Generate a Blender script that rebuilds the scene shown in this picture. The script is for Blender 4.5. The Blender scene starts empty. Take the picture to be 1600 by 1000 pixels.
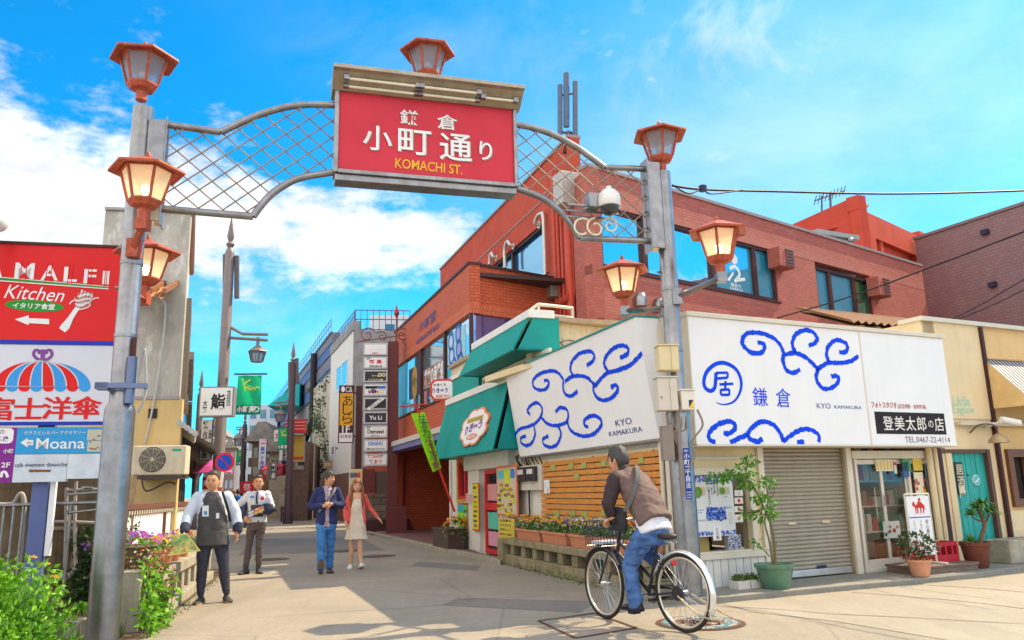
import bpy,math,random
import numpy as np
from mathutils import Vector,Matrix,noise
random.seed(7)
scene=bpy.context.scene
COL=scene.collection
R_=math.radians
# ------------------------------------------------------------------ camera
FPX,CAMH=1240.0,1.37
PITCH,ROLL=math.atan(265/1240.0),R_(-1.4)
cam=bpy.data.cameras.new('camera')
cam.sensor_width=36.0
cam.lens=FPX/1600*36.0
cam.clip_start,cam.clip_end=0.05,3000
camo=bpy.data.objects.new('camera',cam)
COL.objects.link(camo)
_f=Vector((0,math.cos(PITCH),math.sin(PITCH)))
_r0=Vector((1,0,0));_u0=_r0.cross(_f)
_c,_s=math.cos(ROLL),math.sin(ROLL)
CR=_r0*_c+_u0*_s;CU=-_r0*_s+_u0*_c;CF=_f
camo.matrix_world=Matrix(((CR.x,CU.x,-CF.x,0),(CR.y,CU.y,-CF.y,0),(CR.z,CU.z,-CF.z,CAMH),(0,0,0,1)))
scene.camera=camo
# ------------------------------------------------------------------ sun, sky, exposure
SUN_AZ,SUN_EL=R_(60),R_(47.6)
sl=bpy.data.lights.new('sun','SUN')
sl.energy=2.95;sl.angle=R_(0.5);sl.color=(1.0,0.81,0.52)
so=bpy.data.objects.new('sun',sl);COL.objects.link(so)
sd=Vector((math.sin(SUN_AZ)*math.cos(SUN_EL),math.cos(SUN_AZ)*math.cos(SUN_EL),math.sin(SUN_EL)))
so.rotation_euler=sd.to_track_quat('Z','Y').to_euler()
so.location=sd*60
scene.view_settings.view_transform='Standard'
scene.view_settings.look='None'
scene.view_settings.exposure=1.38
scene.view_settings.gamma=1.0
scene.cycles.max_bounces=7
scene.cycles.transparent_max_bounces=12
scene.cycles.use_adaptive_sampling=True
scene.cycles.adaptive_threshold=0.02
world=bpy.data.worlds.new('World');scene.world=world
world.use_nodes=True
wt=world.node_tree;wt.nodes.clear()
def wn(t,**kw):
 n=wt.nodes.new(t)
 for k,v in kw.items():setattr(n,k,v)
 return n
def wl(a,b):wt.links.new(a,b)
def wmath(op,a,b=None,c=None,clamp=False):
 n=wn('ShaderNodeMath',operation=op);n.use_clamp=clamp
 for i,v in enumerate((a,b,c)):
  if v is None:continue
  if isinstance(v,(int,float)):n.inputs[i].default_value=v
  else:wl(v,n.inputs[i])
 return n.outputs[0]
sky=wn('ShaderNodeTexSky',sky_type='NISHITA',sun_disc=False)
sky.sun_elevation=SUN_EL;sky.sun_rotation=SUN_AZ
sky.air_density=1.0;sky.dust_density=0.6;sky.ozone_density=1.0
tint=wn('ShaderNodeMix',data_type='RGBA',blend_type='MULTIPLY')
tint.inputs[0].default_value=1.0
wl(sky.outputs[0],tint.inputs[6]);tint.inputs[7].default_value=(0.03,0.66,1.0,1)
tc=wn('ShaderNodeTexCoord')

sep=wn('ShaderNodeSeparateXYZ');wl(tc.outputs['Generated'],sep.inputs[0])
X,Y,Z=sep.outputs
az=wmath('ARCTAN2',X,Y)
el=wmath('ARCSINE',Z)
comb=wn('ShaderNodeCombineXYZ');wl(az,comb.inputs[0]);wl(el,comb.inputs[1])
def wnoise(sc,det,rough=0.55,stretch=(1,1.9,1),off=(0,0,0),dist=0.0):
 mp=wn('ShaderNodeMapping');mp.inputs['Scale'].default_value=stretch;mp.inputs['Location'].default_value=off
 wl(comb.outputs[0],mp.inputs[0])
 n=wn('ShaderNodeTexNoise');n.inputs['Scale'].default_value=sc;n.inputs['Detail'].default_value=det
 n.inputs['Roughness'].default_value=rough;n.inputs['Distortion'].default_value=dist
 wl(mp.outputs[0],n.inputs[0]);return n.outputs[0]
def blob(a,e,sa,se,w=1.0): # soft patch of sky: azimuth, elevation, spreads (degrees)
 da=wmath('DIVIDE',wmath('SUBTRACT',az,R_(a)),R_(sa));de=wmath('DIVIDE',wmath('SUBTRACT',el,R_(e)),R_(se))
 r2=wmath('ADD',wmath('MULTIPLY',da,da),wmath('MULTIPLY',de,de))
 return wmath('MULTIPLY',wmath('POWER',2.718,wmath('MULTIPLY',r2,-1.0)),w)
env=None
for b in[(-33,17,10,6.0,1.2),(-12,17.6,12,3.6,1.15),(-20,20,7,3,.45),(-44,19,9,8,1.0),(-60,25,18,12,1.0),(60,20,25,10,.6),(120,25,40,12,.7),(-140,30,50,14,.8)]:
 g=blob(*b);env=g if env is None else wmath('ADD',env,g)
puff=wnoise(10.5,10,0.62,off=(3.1,1.7,0))
dens=wmath('ADD',wmath('MULTIPLY',env,0.75),wmath('MULTIPLY',wmath('SUBTRACT',puff,0.5),2.4))
# out-of-view cloud added overhead and behind the camera to fill the shade
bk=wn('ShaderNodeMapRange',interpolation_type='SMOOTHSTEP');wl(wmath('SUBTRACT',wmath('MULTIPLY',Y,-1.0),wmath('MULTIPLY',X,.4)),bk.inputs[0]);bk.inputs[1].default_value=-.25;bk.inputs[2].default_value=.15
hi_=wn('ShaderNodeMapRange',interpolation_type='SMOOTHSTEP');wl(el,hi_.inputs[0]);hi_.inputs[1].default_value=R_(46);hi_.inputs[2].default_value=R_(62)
fill_cloud=wmath('MAXIMUM',bk.outputs[0],hi_.outputs[0])
dens=wmath('ADD',dens,wmath('MULTIPLY',fill_cloud,.62))
cum=wn('ShaderNodeMapRange',interpolation_type='SMOOTHSTEP');wl(dens,cum.inputs[0]);cum.inputs[1].default_value=0.20;cum.inputs[2].default_value=0.86
cum_o=cum.outputs[0]
wsp=wnoise(4.0,8,0.62,stretch=(1,1.5,1),off=(0.4,5.2,0),dist=0.6)
wenv=None
for b in[(18,33,14,8,.9),(24,24,10,5,.55),(9,22,10,4,.5),(-8,31,8,3,.25),(-33,37,9,3,.45),(-22,12,14,4,.5)]:
 g=blob(*b);wenv=g if wenv is None else wmath('ADD',wenv,g)
shade0=wnoise(3.2,6,.6,off=(2,9,0),dist=.8)
wd=wmath('MULTIPLY',wmath('MULTIPLY',wmath('SUBTRACT',wsp,0.40,clamp=True),3.2),wenv,clamp=True)
veil=wmath('MULTIPLY',wmath('ADD',blob(30,24,22,12,.34),blob(8,20,14,6,.16)),wmath('ADD',wmath('MULTIPLY',shade0,.9),.55))
mask=wmath('MAXIMUM',wmath('MAXIMUM',cum_o,veil),wmath('MULTIPLY',wd,0.85))
shade=wnoise(7,5,0.6,off=(8,3,0))
cr=wn('ShaderNodeMapRange');wl(shade,cr.inputs[0]);cr.inputs[1].default_value=.35;cr.inputs[2].default_value=.6;cr.inputs[3].default_value=3.5;cr.inputs[4].default_value=4.6
cc=wn('ShaderNodeMix',data_type='RGBA',blend_type='MULTIPLY');cc.inputs[0].default_value=1
wcol=wn('ShaderNodeMix',data_type='RGBA');wl(fill_cloud,wcol.inputs[0]);wcol.inputs[6].default_value=(0.97,0.99,1.03,1);wcol.inputs[7].default_value=(1.82,1.74,1.64,1)  # the added cloud is brightened and warmed to serve as fill light
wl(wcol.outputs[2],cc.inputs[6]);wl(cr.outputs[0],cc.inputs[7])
hz_=wn('ShaderNodeMapRange',interpolation_type='SMOOTHSTEP');wl(el,hz_.inputs[0]);hz_.inputs[1].default_value=R_(18);hz_.inputs[2].default_value=R_(-1);hz_.inputs[4].default_value=.9
hm=wn('ShaderNodeMix',data_type='RGBA');wl(hz_.outputs[0],hm.inputs[0]);wl(tint.outputs[2],hm.inputs[6]);hm.inputs[7].default_value=(.7,4.1,6.4,1)
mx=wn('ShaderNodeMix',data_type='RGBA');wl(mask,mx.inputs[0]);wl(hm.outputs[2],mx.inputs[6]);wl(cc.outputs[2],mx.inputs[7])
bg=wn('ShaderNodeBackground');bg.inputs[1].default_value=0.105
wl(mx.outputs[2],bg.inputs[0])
wo=wn('ShaderNodeOutputWorld');wl(bg.outputs[0],wo.inputs[0])

# ------------------------------------------------------------------ geometry helpers
CAMO=Vector((0,0,CAMH))
def ray(px,py):return CR*(px-800)+CU*(500-py)+CF*FPX
def G(px,py,z=0.0): # the point of the ground that the picture shows there
 d=ray(px,py);return CAMO+d*((z-CAMH)/d.z)
def D(px,py,y):
 d=ray(px,py);return CAMO+d*(y/d.y)

class Fr:
 """A vertical plane: u runs along it, n points out of it towards the street, z is height."""
 def __init__(s,o,az_deg):
  a=R_(az_deg);s.o=Vector((o[0],o[1],0));s.u=Vector((math.sin(a),math.cos(a),0));s.n=Vector((s.u.y,-s.u.x,0))
 def P(s,u,n,z):return s.o+s.u*u+s.n*n+Vector((0,0,z))
 def q(s,px,py,n=0.0):
  d=ray(px,py);o=s.o+s.n*n;t=(o-CAMO).dot(s.n)/d.dot(s.n);p=CAMO+d*t
  return((p-s.o).dot(s.u),p.z)
 def U(s,px,py,n=0.0):return s.q(px,py,n)[0]
 def Z(s,px,py,n=0.0):return s.q(px,py,n)[1]
XY=Fr((0,0),90) # plain axes: u = x, n = -y

_TC={}
def tglyph(s,bold):
 k=(s,bold)
 if k not in _TC:
  cu=bpy.data.curves.new('glyph','FONT');cu.body=s;cu.size=1.0;cu.offset=bold;cu.resolution_u=3
  o=bpy.data.objects.new('glyph',cu);COL.objects.link(o)
  dg=bpy.context.evaluated_depsgraph_get()
  me=bpy.data.meshes.new_from_object(o.evaluated_get(dg))
  v=np.array([tuple(x.co[:2])for x in me.vertices])if len(me.vertices)else np.zeros((0,2))
  f=[tuple(p.vertices)for p in me.polygons]
  COL.objects.unlink(o);bpy.data.objects.remove(o);bpy.data.curves.remove(cu);bpy.data.meshes.remove(me)
  _TC[k]=(v,f)
 return _TC[k]

class MB:
 def __init__(s):s.v=[];s.f=[];s.m=[]
 def add(s,vs,fs,m=0):
  b=len(s.v);s.v.extend([tuple(x)for x in vs]);s.f.extend([tuple(b+i for i in f)for f in fs]);s.m.extend([m]*len(fs));return s
 def hexa(s,p,m=0): # 8 points: bottom ring, top ring
  return s.add(p,[(0,3,2,1),(4,5,6,7),(0,1,5,4),(1,2,6,5),(2,3,7,6),(3,0,4,7)],m)
 def fbox(s,fr,u0,u1,n0,n1,z0,z1,m=0): # n1 is the front
  if u0>u1:u0,u1=u1,u0
  if n0>n1:n0,n1=n1,n0
  if z0>z1:z0,z1=z1,z0
  P=fr.P
  return s.hexa([P(u0,n1,z0),P(u1,n1,z0),P(u1,n0,z0),P(u0,n0,z0),P(u0,n1,z1),P(u1,n1,z1),P(u1,n0,z1),P(u0,n0,z1)],m)
 def box(s,x0,x1,y0,y1,z0,z1,m=0):return s.fbox(XY,x0,x1,-y1,-y0,z0,z1,m)
 def quad(s,a,b,c,d,m=0):return s.add([a,b,c,d],[(0,1,2,3)],m)
 def prism(s,pts,fn0,fn1,m=0,back=True): # outline (counter-clockwise seen from the front) from fn0 (back) to fn1 (front)
  n=len(pts);b=[fn0(*p)for p in pts];f=[fn1(*p)for p in pts]
  fs=[tuple(range(n,2*n))]+([tuple(reversed(range(n)))]if back else[])+[(i,(i+1)%n,n+(i+1)%n,n+i)for i in range(n)]
  return s.add(b+f,fs,m)
 def fprism(s,fr,pts,n0,n1,m=0):return s.prism(pts,lambda u,z:fr.P(u,n0,z),lambda u,z:fr.P(u,n1,z),m)
 def tube(s,pts,r,k=8,m=0,cap=True,closed=False):
  pts=[Vector(p)for p in pts];n=len(pts)
  rr=r if isinstance(r,(list,tuple))else[r]*n
  vs=[];prev=None
  for i,p in enumerate(pts):
   if closed:t=pts[(i+1)%n]-pts[i-1]
   else:t=pts[min(i+1,n-1)]-pts[max(i-1,0)]
   if t.length<1e-9:t=Vector((0,0,1))
   t.normalize()
   if prev is None:
    a=Vector((0,0,1))if abs(t.z)<0.9 else Vector((1,0,0));x=t.cross(a).normalized()
   else:
    x=prev-t*prev.dot(t)
    x=x.normalized()if x.length>1e-6 else t.orthogonal().normalized()
   prev=x;y=t.cross(x)
   for j in range(k):
    a=2*math.pi*j/k;vs.append(p+(x*math.cos(a)+y*math.sin(a))*rr[i])
  fs=[]
  for i in range(n if closed else n-1):
   i2=(i+1)%n
   for j in range(k):fs.append((i*k+j,i*k+(j+1)%k,i2*k+(j+1)%k,i2*k+j))
  if cap and not closed:fs+=[tuple(reversed(range(k))),tuple(range((n-1)*k,n*k))]
  return s.add(vs,fs,m)
 def lathe(s,c,prof,k=16,m=0,cap=True,axis=None): # prof: (radius, height) from below
  c=Vector(c);vs=[]
  if axis is None:ex,ey,ez=Vector((1,0,0)),Vector((0,1,0)),Vector((0,0,1))
  else:
   ez=Vector(axis).normalized();ex=ez.orthogonal().normalized();ey=ez.cross(ex)
  for r,h in prof:
   for j in range(k):
    a=2*math.pi*j/k;vs.append(c+ex*(r*math.cos(a))+ey*(r*math.sin(a))+ez*h)
  n=len(prof);fs=[(i*k+j,i*k+(j+1)%k,(i+1)*k+(j+1)%k,(i+1)*k+j)for i in range(n-1)for j in range(k)]
  if cap:fs+=[tuple(reversed(range(k))),tuple(range((n-1)*k,n*k))]
  return s.add(vs,fs,m)
 def ball(s,c,r,k=12,m=0,sz=None):
  prof=[(max(math.sin(math.pi*i/k),1e-3),-math.cos(math.pi*i/k))for i in range(k+1)]
  sx,sy,szz=sz or(1,1,1);c=Vector(c);b=len(s.v);s.lathe((0,0,0),prof,k+4,m)
  for i in range(b,len(s.v)):
   v=s.v[i];s.v[i]=(c.x+v[0]*r*sx,c.y+v[1]*r*sy,c.z+v[2]*r*szz)
  return s
 def ribbon(s,pts,w,fn,m=0,rough=0.0,step=None): # a painted stroke in a plane; fn maps (u, z) to a point
  P=[np.array(p,float)for p in pts]
  n=len(P);out=[]
  for i in range(n-1): # Catmull-Rom
   p0,p1,p2,p3=P[max(i-1,0)],P[i],P[i+1],P[min(i+2,n-1)]
   L=np.linalg.norm(p2-p1);k=max(2,int(L/(step or(w if not isinstance(w,(list,tuple))else max(w)))))
   for j in range(k):
    t=j/k
    out.append(0.5*((2*p1)+(-p0+p2)*t+(2*p0-5*p1+4*p2-p3)*t*t+(-p0+3*p1-3*p2+p3)*t**3))
  out.append(P[-1]);N=len(out);vs=[]
  for i,p in enumerate(out):
   t=out[min(i+1,N-1)]-out[max(i-1,0)];t=t/(np.linalg.norm(t)+1e-9);nn=np.array([-t[1],t[0]])
   ww=w if not isinstance(w,(list,tuple))else np.interp(i/(N-1),np.linspace(0,1,len(w)),w)
   a=ww*0.5*(1+random.uniform(-rough,rough));b=ww*0.5*(1+random.uniform(-rough,rough))
   vs+=[fn(*(p+nn*a)),fn(*(p-nn*b))]
  return s.add(vs,[(2*i,2*i+1,2*i+3,2*i+2)for i in range(N-1)],m)
 def text(s,fr,t,u,n,z,h,w=None,m=0,bold=0.0,align='c',vert=False,rot=0.0,lean=0.0,gap=1.08):
  """Lettering of height h on the plane; u, z is its middle (or its left end for align='l'). vert: one glyph under another from z down."""
  if vert:
   for i,ch in enumerate(t):s.text(fr,ch,u,n,z-h*gap*(i+0.5),h,None,m,bold,'c',lean=lean)
   return s
  v,f=tglyph(t,bold)
  if not len(v):return s
  lo=v.min(0);hi=v.max(0);sz=np.maximum(hi-lo,1e-6)
  one=len(t)==1 and ord(t)>0x2e80
  k=h/(0.92 if one else sz[1]);kx=k if w is None else w/sz[0]
  p=(v-(lo+hi)/2)*np.array([kx,k])
  if one:p[:,1]+=0
  if align=='l':p[:,0]+=sz[0]*kx/2
  if lean:p[:,0]+=p[:,1]*lean
  if rot:c,sn=math.cos(rot),math.sin(rot);p=np.stack([p[:,0]*c-p[:,1]*sn,p[:,0]*sn+p[:,1]*c],1)
  return s.add([fr.P(u+a,n(u+a,z+b)if callable(n)else n,z+b)for a,b in p],f,m)
 SPLIT={'card','notice','pole_band','outlet','picture_card','paper_square','batten','tube','cuff','blue_bar','sticker','vent','mullion','drain_pipe','trim','pillar','red_lettering','floodlight','rafter','canopy_rafter','band','handle','gift_box','strap','support','roof_rail'}
 def build(s,name,mats,parent=None,loc=None,smooth=None,bevel=0.0):
  if name in MB.SPLIT and parent is not None: # separate pieces become parts of their own
   par=list(range(len(s.v)))
   def find(i):
    while par[i]!=i:par[i]=par[par[i]];i=par[i]
    return i
   for f in s.f:
    for i in f[1:]:par[find(i)]=find(f[0])
   groups={}
   for f,m in zip(s.f,s.m):groups.setdefault(find(f[0]),[]).append((f,m))
   if 1<len(groups)<=60:
    o=None
    for g in groups.values():
     ids=sorted({i for f,m in g for i in f});mp={i:k for k,i in enumerate(ids)}
     b=MB();b.v=[s.v[i]for i in ids];b.f=[tuple(mp[i]for i in f)for f,m in g];b.m=[m for f,m in g]
     o=b._build(name,mats,parent,loc,smooth,bevel)
    return o
  return s._build(name,mats,parent,loc,smooth,bevel)
 def _build(s,name,mats,parent=None,loc=None,smooth=None,bevel=0.0):
  root=parent
  while root is not None and root.parent is not None:root=root.parent
  o0=Vector(root.location)if root is not None else Vector(loc if loc is not None else(0,0,0))
  me=bpy.data.meshes.new(name)
  V=np.array(s.v,dtype=np.float64).reshape(-1,3)
  me.from_pydata([tuple(x)for x in(V-np.array(o0))],[],s.f)
  if not isinstance(mats,(list,tuple)):mats=[mats]
  for mt in mats:me.materials.append(mt)
  if any(s.m):me.polygons.foreach_set('material_index',s.m)
  me.update()
  uv=me.uv_layers.new(name='UVMap')
  nl=len(me.loops);li=np.zeros(nl,dtype=np.int32);me.loops.foreach_get('vertex_index',li)
  npol=len(me.polygons);nor=np.zeros(npol*3);me.polygons.foreach_get('normal',nor);nor=nor.reshape(-1,3)
  tot=np.zeros(npol,dtype=np.int32);me.polygons.foreach_get('loop_total',tot)
  ln=np.repeat(nor,tot,axis=0);P=V[li]
  hor=np.abs(ln[:,2])>0.75
  t=np.stack([-ln[:,1],ln[:,0]],1);t/=(np.linalg.norm(t,axis=1,keepdims=True)+1e-9)
  uu=np.where(hor,P[:,0],P[:,0]*t[:,0]+P[:,1]*t[:,1]);vv=np.where(hor,P[:,1],P[:,2])
  uv.data.foreach_set('uv',np.stack([uu,vv],1).ravel())
  if smooth is not None:
   me.polygons.foreach_set('use_smooth',[True]*npol)
   if smooth<170:me.set_sharp_from_angle(angle=R_(smooth))
  o=bpy.data.objects.new(name,me);COL.objects.link(o)
  if parent is not None:o.parent=parent
  else:o.location=o0
  if bevel:
   b=o.modifiers.new('bevel','BEVEL');b.width=bevel;b.segments=2;b.limit_method='ANGLE';b.angle_limit=R_(40)
  return o

def tag(o,label,cat,group=None):
 o['label']=label;o['category']=cat
 if group:o['group']=group
 return o
def thing(name,loc,label,cat,group=None):
 o=bpy.data.objects.new(name,None);o.empty_display_size=0.2;COL.objects.link(o);o.location=Vector(loc)
 return tag(o,label,cat,group)
def struct(o,kind='structure'):o['kind']=kind;return o
def copy_tree(o,parent=None):
 c=o.copy();COL.objects.link(c)
 if parent is not None:c.parent=parent
 for ch in list(o.children):copy_tree(ch,c)
 return c
def lerp(a,b,t):return a+(b-a)*t
def cr(pts,n=6): # smooth curve through 3-D points
 P=[Vector(p)for p in pts];out=[]
 for i in range(len(P)-1):
  p0,p1,p2,p3=P[max(i-1,0)],P[i],P[i+1],P[min(i+2,len(P)-1)]
  for j in range(n):
   t=j/n
   out.append(0.5*((2*p1)+(p2-p0)*t+(2*p0-5*p1+4*p2-p3)*t*t+(3*p1-p0-3*p2+p3)*t**3))
 return out+[P[-1]]
 # ------------------------------------------------------------------ materials
class NT:
 def __init__(s,name):
  s.mat=bpy.data.materials.new(name);s.mat.use_nodes=True;s.t=s.mat.node_tree;s.t.nodes.clear()
  s.out=s.n('ShaderNodeOutputMaterial');s.b=s.n('ShaderNodeBsdfPrincipled');s.l(s.b.outputs[0],s.out.inputs[0])
  s.tc=None
 def n(s,t,**kw):
  x=s.t.nodes.new(t)
  for k,v in kw.items():setattr(x,k,v)
  return x
 def l(s,a,b):s.t.links.new(a,b)
 def coord(s,which='Object',scale=(1,1,1)):
  if s.tc is None:s.tc=s.n('ShaderNodeTexCoord')
  m=s.n('ShaderNodeMapping');m.inputs['Scale'].default_value=scale;s.l(s.tc.outputs[which],m.inputs[0]);return m.outputs[0]
 def noise(s,sc,det=4,rough=.55,scale=(1,1,1),which='Object'):
  x=s.n('ShaderNodeTexNoise');x.inputs['Scale'].default_value=sc;x.inputs['Detail'].default_value=det;x.inputs['Roughness'].default_value=rough
  s.l(s.coord(which,scale),x.inputs[0]);return x.outputs[0]
 def ramp(s,fac,a,b,c0=0.,c1=1.):
  x=s.n('ShaderNodeMapRange');s.l(fac,x.inputs[0]);x.inputs[1].default_value=a;x.inputs[2].default_value=b;x.inputs[3].default_value=c0;x.inputs[4].default_value=c1;return x.outputs[0]
 def mix(s,fac,a,b,mode='MIX'):
  x=s.n('ShaderNodeMix',data_type='RGBA',blend_type=mode)
  for i,v in((0,fac),(6,a),(7,b)):
   if isinstance(v,(int,float)):x.inputs[i].default_value=v
   elif isinstance(v,tuple):x.inputs[i].default_value=(*v[:3],1)
   else:s.l(v,x.inputs[i])
  return x.outputs[2]
 def bump(s,h,strength=.3,dist=.01):
  x=s.n('ShaderNodeBump');x.inputs['Strength'].default_value=strength;x.inputs['Distance'].default_value=dist;s.l(h,x.inputs['Height']);s.l(x.outputs[0],s.b.inputs['Normal'])
 def col(s,c):
  if isinstance(c,tuple):s.b.inputs['Base Color'].default_value=(*c[:3],1)
  else:s.l(c,s.b.inputs['Base Color'])
 def set(s,rough=.6,metal=0.,**kw):
  if isinstance(rough,(int,float)):s.b.inputs['Roughness'].default_value=rough
  else:s.l(rough,s.b.inputs['Roughness'])
  s.b.inputs['Metallic'].default_value=metal
  for k,v in kw.items():s.b.inputs[k].default_value=v
  return s.mat
def sc3(c,k):return tuple(min(1,x*k)for x in c)
_MC={}
def M(name,c,rough=.6,metal=0.,var=.12,vs=6.,dirt=0.,dirt_c=(.12,.09,.06),bump=0.,bs=40.,island=0.,spec=None,vstretch=1.0,fine=0.):
 """Plain coated or raw surface: colour with uneven tone, optional run-down stains and a fine bump."""
 key=(name,)
 if key in _MC:return _MC[key]
 s=NT(name)
 f=s.noise(vs,5,.6,(1,1,vstretch))
 out=s.mix(s.ramp(f,.3,.7),sc3(c,1-var),sc3(c,1+var))
 if fine:out=s.mix(s.ramp(s.noise(90,3),.35,.65,0,fine),out,sc3(c,.55))
 if dirt:
  g=s.noise(2.6,6,.7,(3.2,3.2,.35));out=s.mix(s.ramp(g,.5,.78,0,dirt),out,dirt_c)
 if island:
  gi=s.n('ShaderNodeNewGeometry');out=s.mix(s.ramp(gi.outputs['Random Per Island'],0,1,0,island),out,sc3(c,.35))
 s.col(out)
 if bump:s.bump(s.noise(bs,4,.6),bump,.01)
 m=s.set(rough,metal)
 s.b.inputs['Specular IOR Level'].default_value=spec if spec is not None else(.5 if metal>.2 or rough<.3 else.22)
 _MC[key]=m;return m
def brick(name,c1,c2,mortar,bw=.22,bh=.07,ms=.012,rough=.75,bumpk=.5,dirt=.15):
 s=NT(name);b=s.n('ShaderNodeTexBrick');s.l(s.coord('UV'),b.inputs[0])
 b.inputs['Color1'].default_value=(*c1,1);b.inputs['Color2'].default_value=(*c2,1);b.inputs['Mortar'].default_value=(*mortar,1)
 b.inputs['Scale'].default_value=1;b.inputs['Brick Width'].default_value=bw;b.inputs['Row Height'].default_value=bh;b.inputs['Mortar Size'].default_value=ms;b.inputs['Mortar Smooth'].default_value=.3
 g=s.noise(1.1,6,.7,(1,1,.6));o=s.mix(s.ramp(g,.42,.75,0,dirt*2),b.outputs[0],sc3(c1,.55))
 s.col(s.mix(s.ramp(s.noise(30,3),.3,.7,0,.25),o,sc3(c2,1.15)))
 inv=s.ramp(b.outputs['Fac'],0,1,1,0);s.bump(inv,bumpk,.012)
 return s.set(rough)
def stripes(name,ca,cb,period,axis='U',duty=.5,rough=.6):
 s=NT(name);sp=s.n('ShaderNodeSeparateXYZ');s.l(s.coord('UV'),sp.inputs[0])
 m1=s.n('ShaderNodeMath',operation='MULTIPLY');s.l(sp.outputs[0 if axis=='U' else 1],m1.inputs[0]);m1.inputs[1].default_value=1/period
 fr=s.n('ShaderNodeMath',operation='FRACT');s.l(m1.outputs[0],fr.inputs[0])
 gt=s.n('ShaderNodeMath',operation='GREATER_THAN');s.l(fr.outputs[0],gt.inputs[0]);gt.inputs[1].default_value=duty
 s.col(s.mix(gt.outputs[0],ca,cb));return s.set(rough)
def wood(name,c,rough=.55,planks=0,dirv=False):
 s=NT(name);f=s.noise(3.0,6,.65,(2,2,22)if not dirv else(14,14,.8))
 o=s.mix(s.ramp(f,.3,.72),sc3(c,.62),sc3(c,1.2))
 k=s.noise(5,2,.5);o=s.mix(s.ramp(k,.68,.78,0,.6),o,sc3(c,.3))
 s.col(o);s.bump(f,.15,.01);return s.set(rough)
def leafm(name,c,c2=None,rough=.5):
 s=NT(name);gi=s.n('ShaderNodeNewGeometry')
 o=s.mix(gi.outputs['Random Per Island'],c,c2 or sc3(c,.45));s.col(o);s.set(rough)
 tr=s.n('ShaderNodeBsdfTranslucent');s.l(o,tr.inputs[0]);mxs=s.n('ShaderNodeMixShader');mxs.inputs[0].default_value=.3
 s.l(s.b.outputs[0],mxs.inputs[1]);s.l(tr.outputs[0],mxs.inputs[2]);s.l(mxs.outputs[0],s.out.inputs[0]);return s.mat
def sheerm(name,c,var=.12):
 s=NT(name);f=s.noise(1.5,4,.6);o=s.mix(s.ramp(f,.3,.7),sc3(c,1-var),sc3(c,1+var));s.col(o);s.set(.75)
 tr=s.n('ShaderNodeBsdfTranslucent');s.l(o,tr.inputs[0]);m=s.n('ShaderNodeMixShader');m.inputs[0].default_value=.5
 s.l(s.b.outputs[0],m.inputs[1]);s.l(tr.outputs[0],m.inputs[2]);s.l(m.outputs[0],s.out.inputs[0]);return s.mat
def glassm(name,tintc=(.02,.05,.09),gloss=.55,rough=.03,mixc=(.75,.87,1),wav=0.03):
 """Window pane seen from a bright street: dark behind, mirrors the sky."""
 s=NT(name);s.col(tintc);s.set(.15)
 g=s.n('ShaderNodeBsdfGlossy');g.inputs[0].default_value=(*mixc,1);g.inputs[1].default_value=rough
 fz=s.n('ShaderNodeFresnel');fz.inputs[0].default_value=1.6
 ad=s.n('ShaderNodeMath',operation='ADD');s.l(fz.outputs[0],ad.inputs[0]);ad.inputs[1].default_value=gloss;ad.use_clamp=True
 m=s.n('ShaderNodeMixShader');s.l(ad.outputs[0],m.inputs[0]);s.l(s.b.outputs[0],m.inputs[1]);s.l(g.outputs[0],m.inputs[2]);s.l(m.outputs[0],s.out.inputs[0])
 if wav:
  bn=s.n('ShaderNodeBump');bn.inputs['Strength'].default_value=wav;bn.inputs['Distance'].default_value=.05;s.l(s.noise(1.3,2),bn.inputs['Height']);s.l(bn.outputs[0],g.inputs['Normal'])
 return s.mat
def clearm(name,tintc=(.95,.97,.98),gl=.0):
 """Clear pane: what stands behind shows, with a faint mirror of the street."""
 s=NT(name);t=s.n('ShaderNodeBsdfTransparent');t.inputs[0].default_value=(*tintc,1)
 g=s.n('ShaderNodeBsdfGlossy');g.inputs[1].default_value=.03;fz=s.n('ShaderNodeFresnel');fz.inputs[0].default_value=1.22
 ad=s.n('ShaderNodeMath',operation='ADD');s.l(fz.outputs[0],ad.inputs[0]);ad.inputs[1].default_value=gl
 m=s.n('ShaderNodeMixShader');s.l(ad.outputs[0],m.inputs[0]);s.l(t.outputs[0],m.inputs[1]);s.l(g.outputs[0],m.inputs[2]);s.l(m.outputs[0],s.out.inputs[0]);return s.mat
def emitm(name,c,st):
 s=NT(name);s.col(c);s.b.inputs['Emission Color'].default_value=(*c,1);s.b.inputs['Emission Strength'].default_value=st;return s.mat
_PC={}
def paint(r,g,b,rough=.55):
 k=(round(r,3),round(g,3),round(b,3),rough)
 if k not in _PC:_PC[k]=M('paint_%d'%len(_PC),(r,g,b),rough,var=.05,vs=3)
 return _PC[k]
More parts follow.
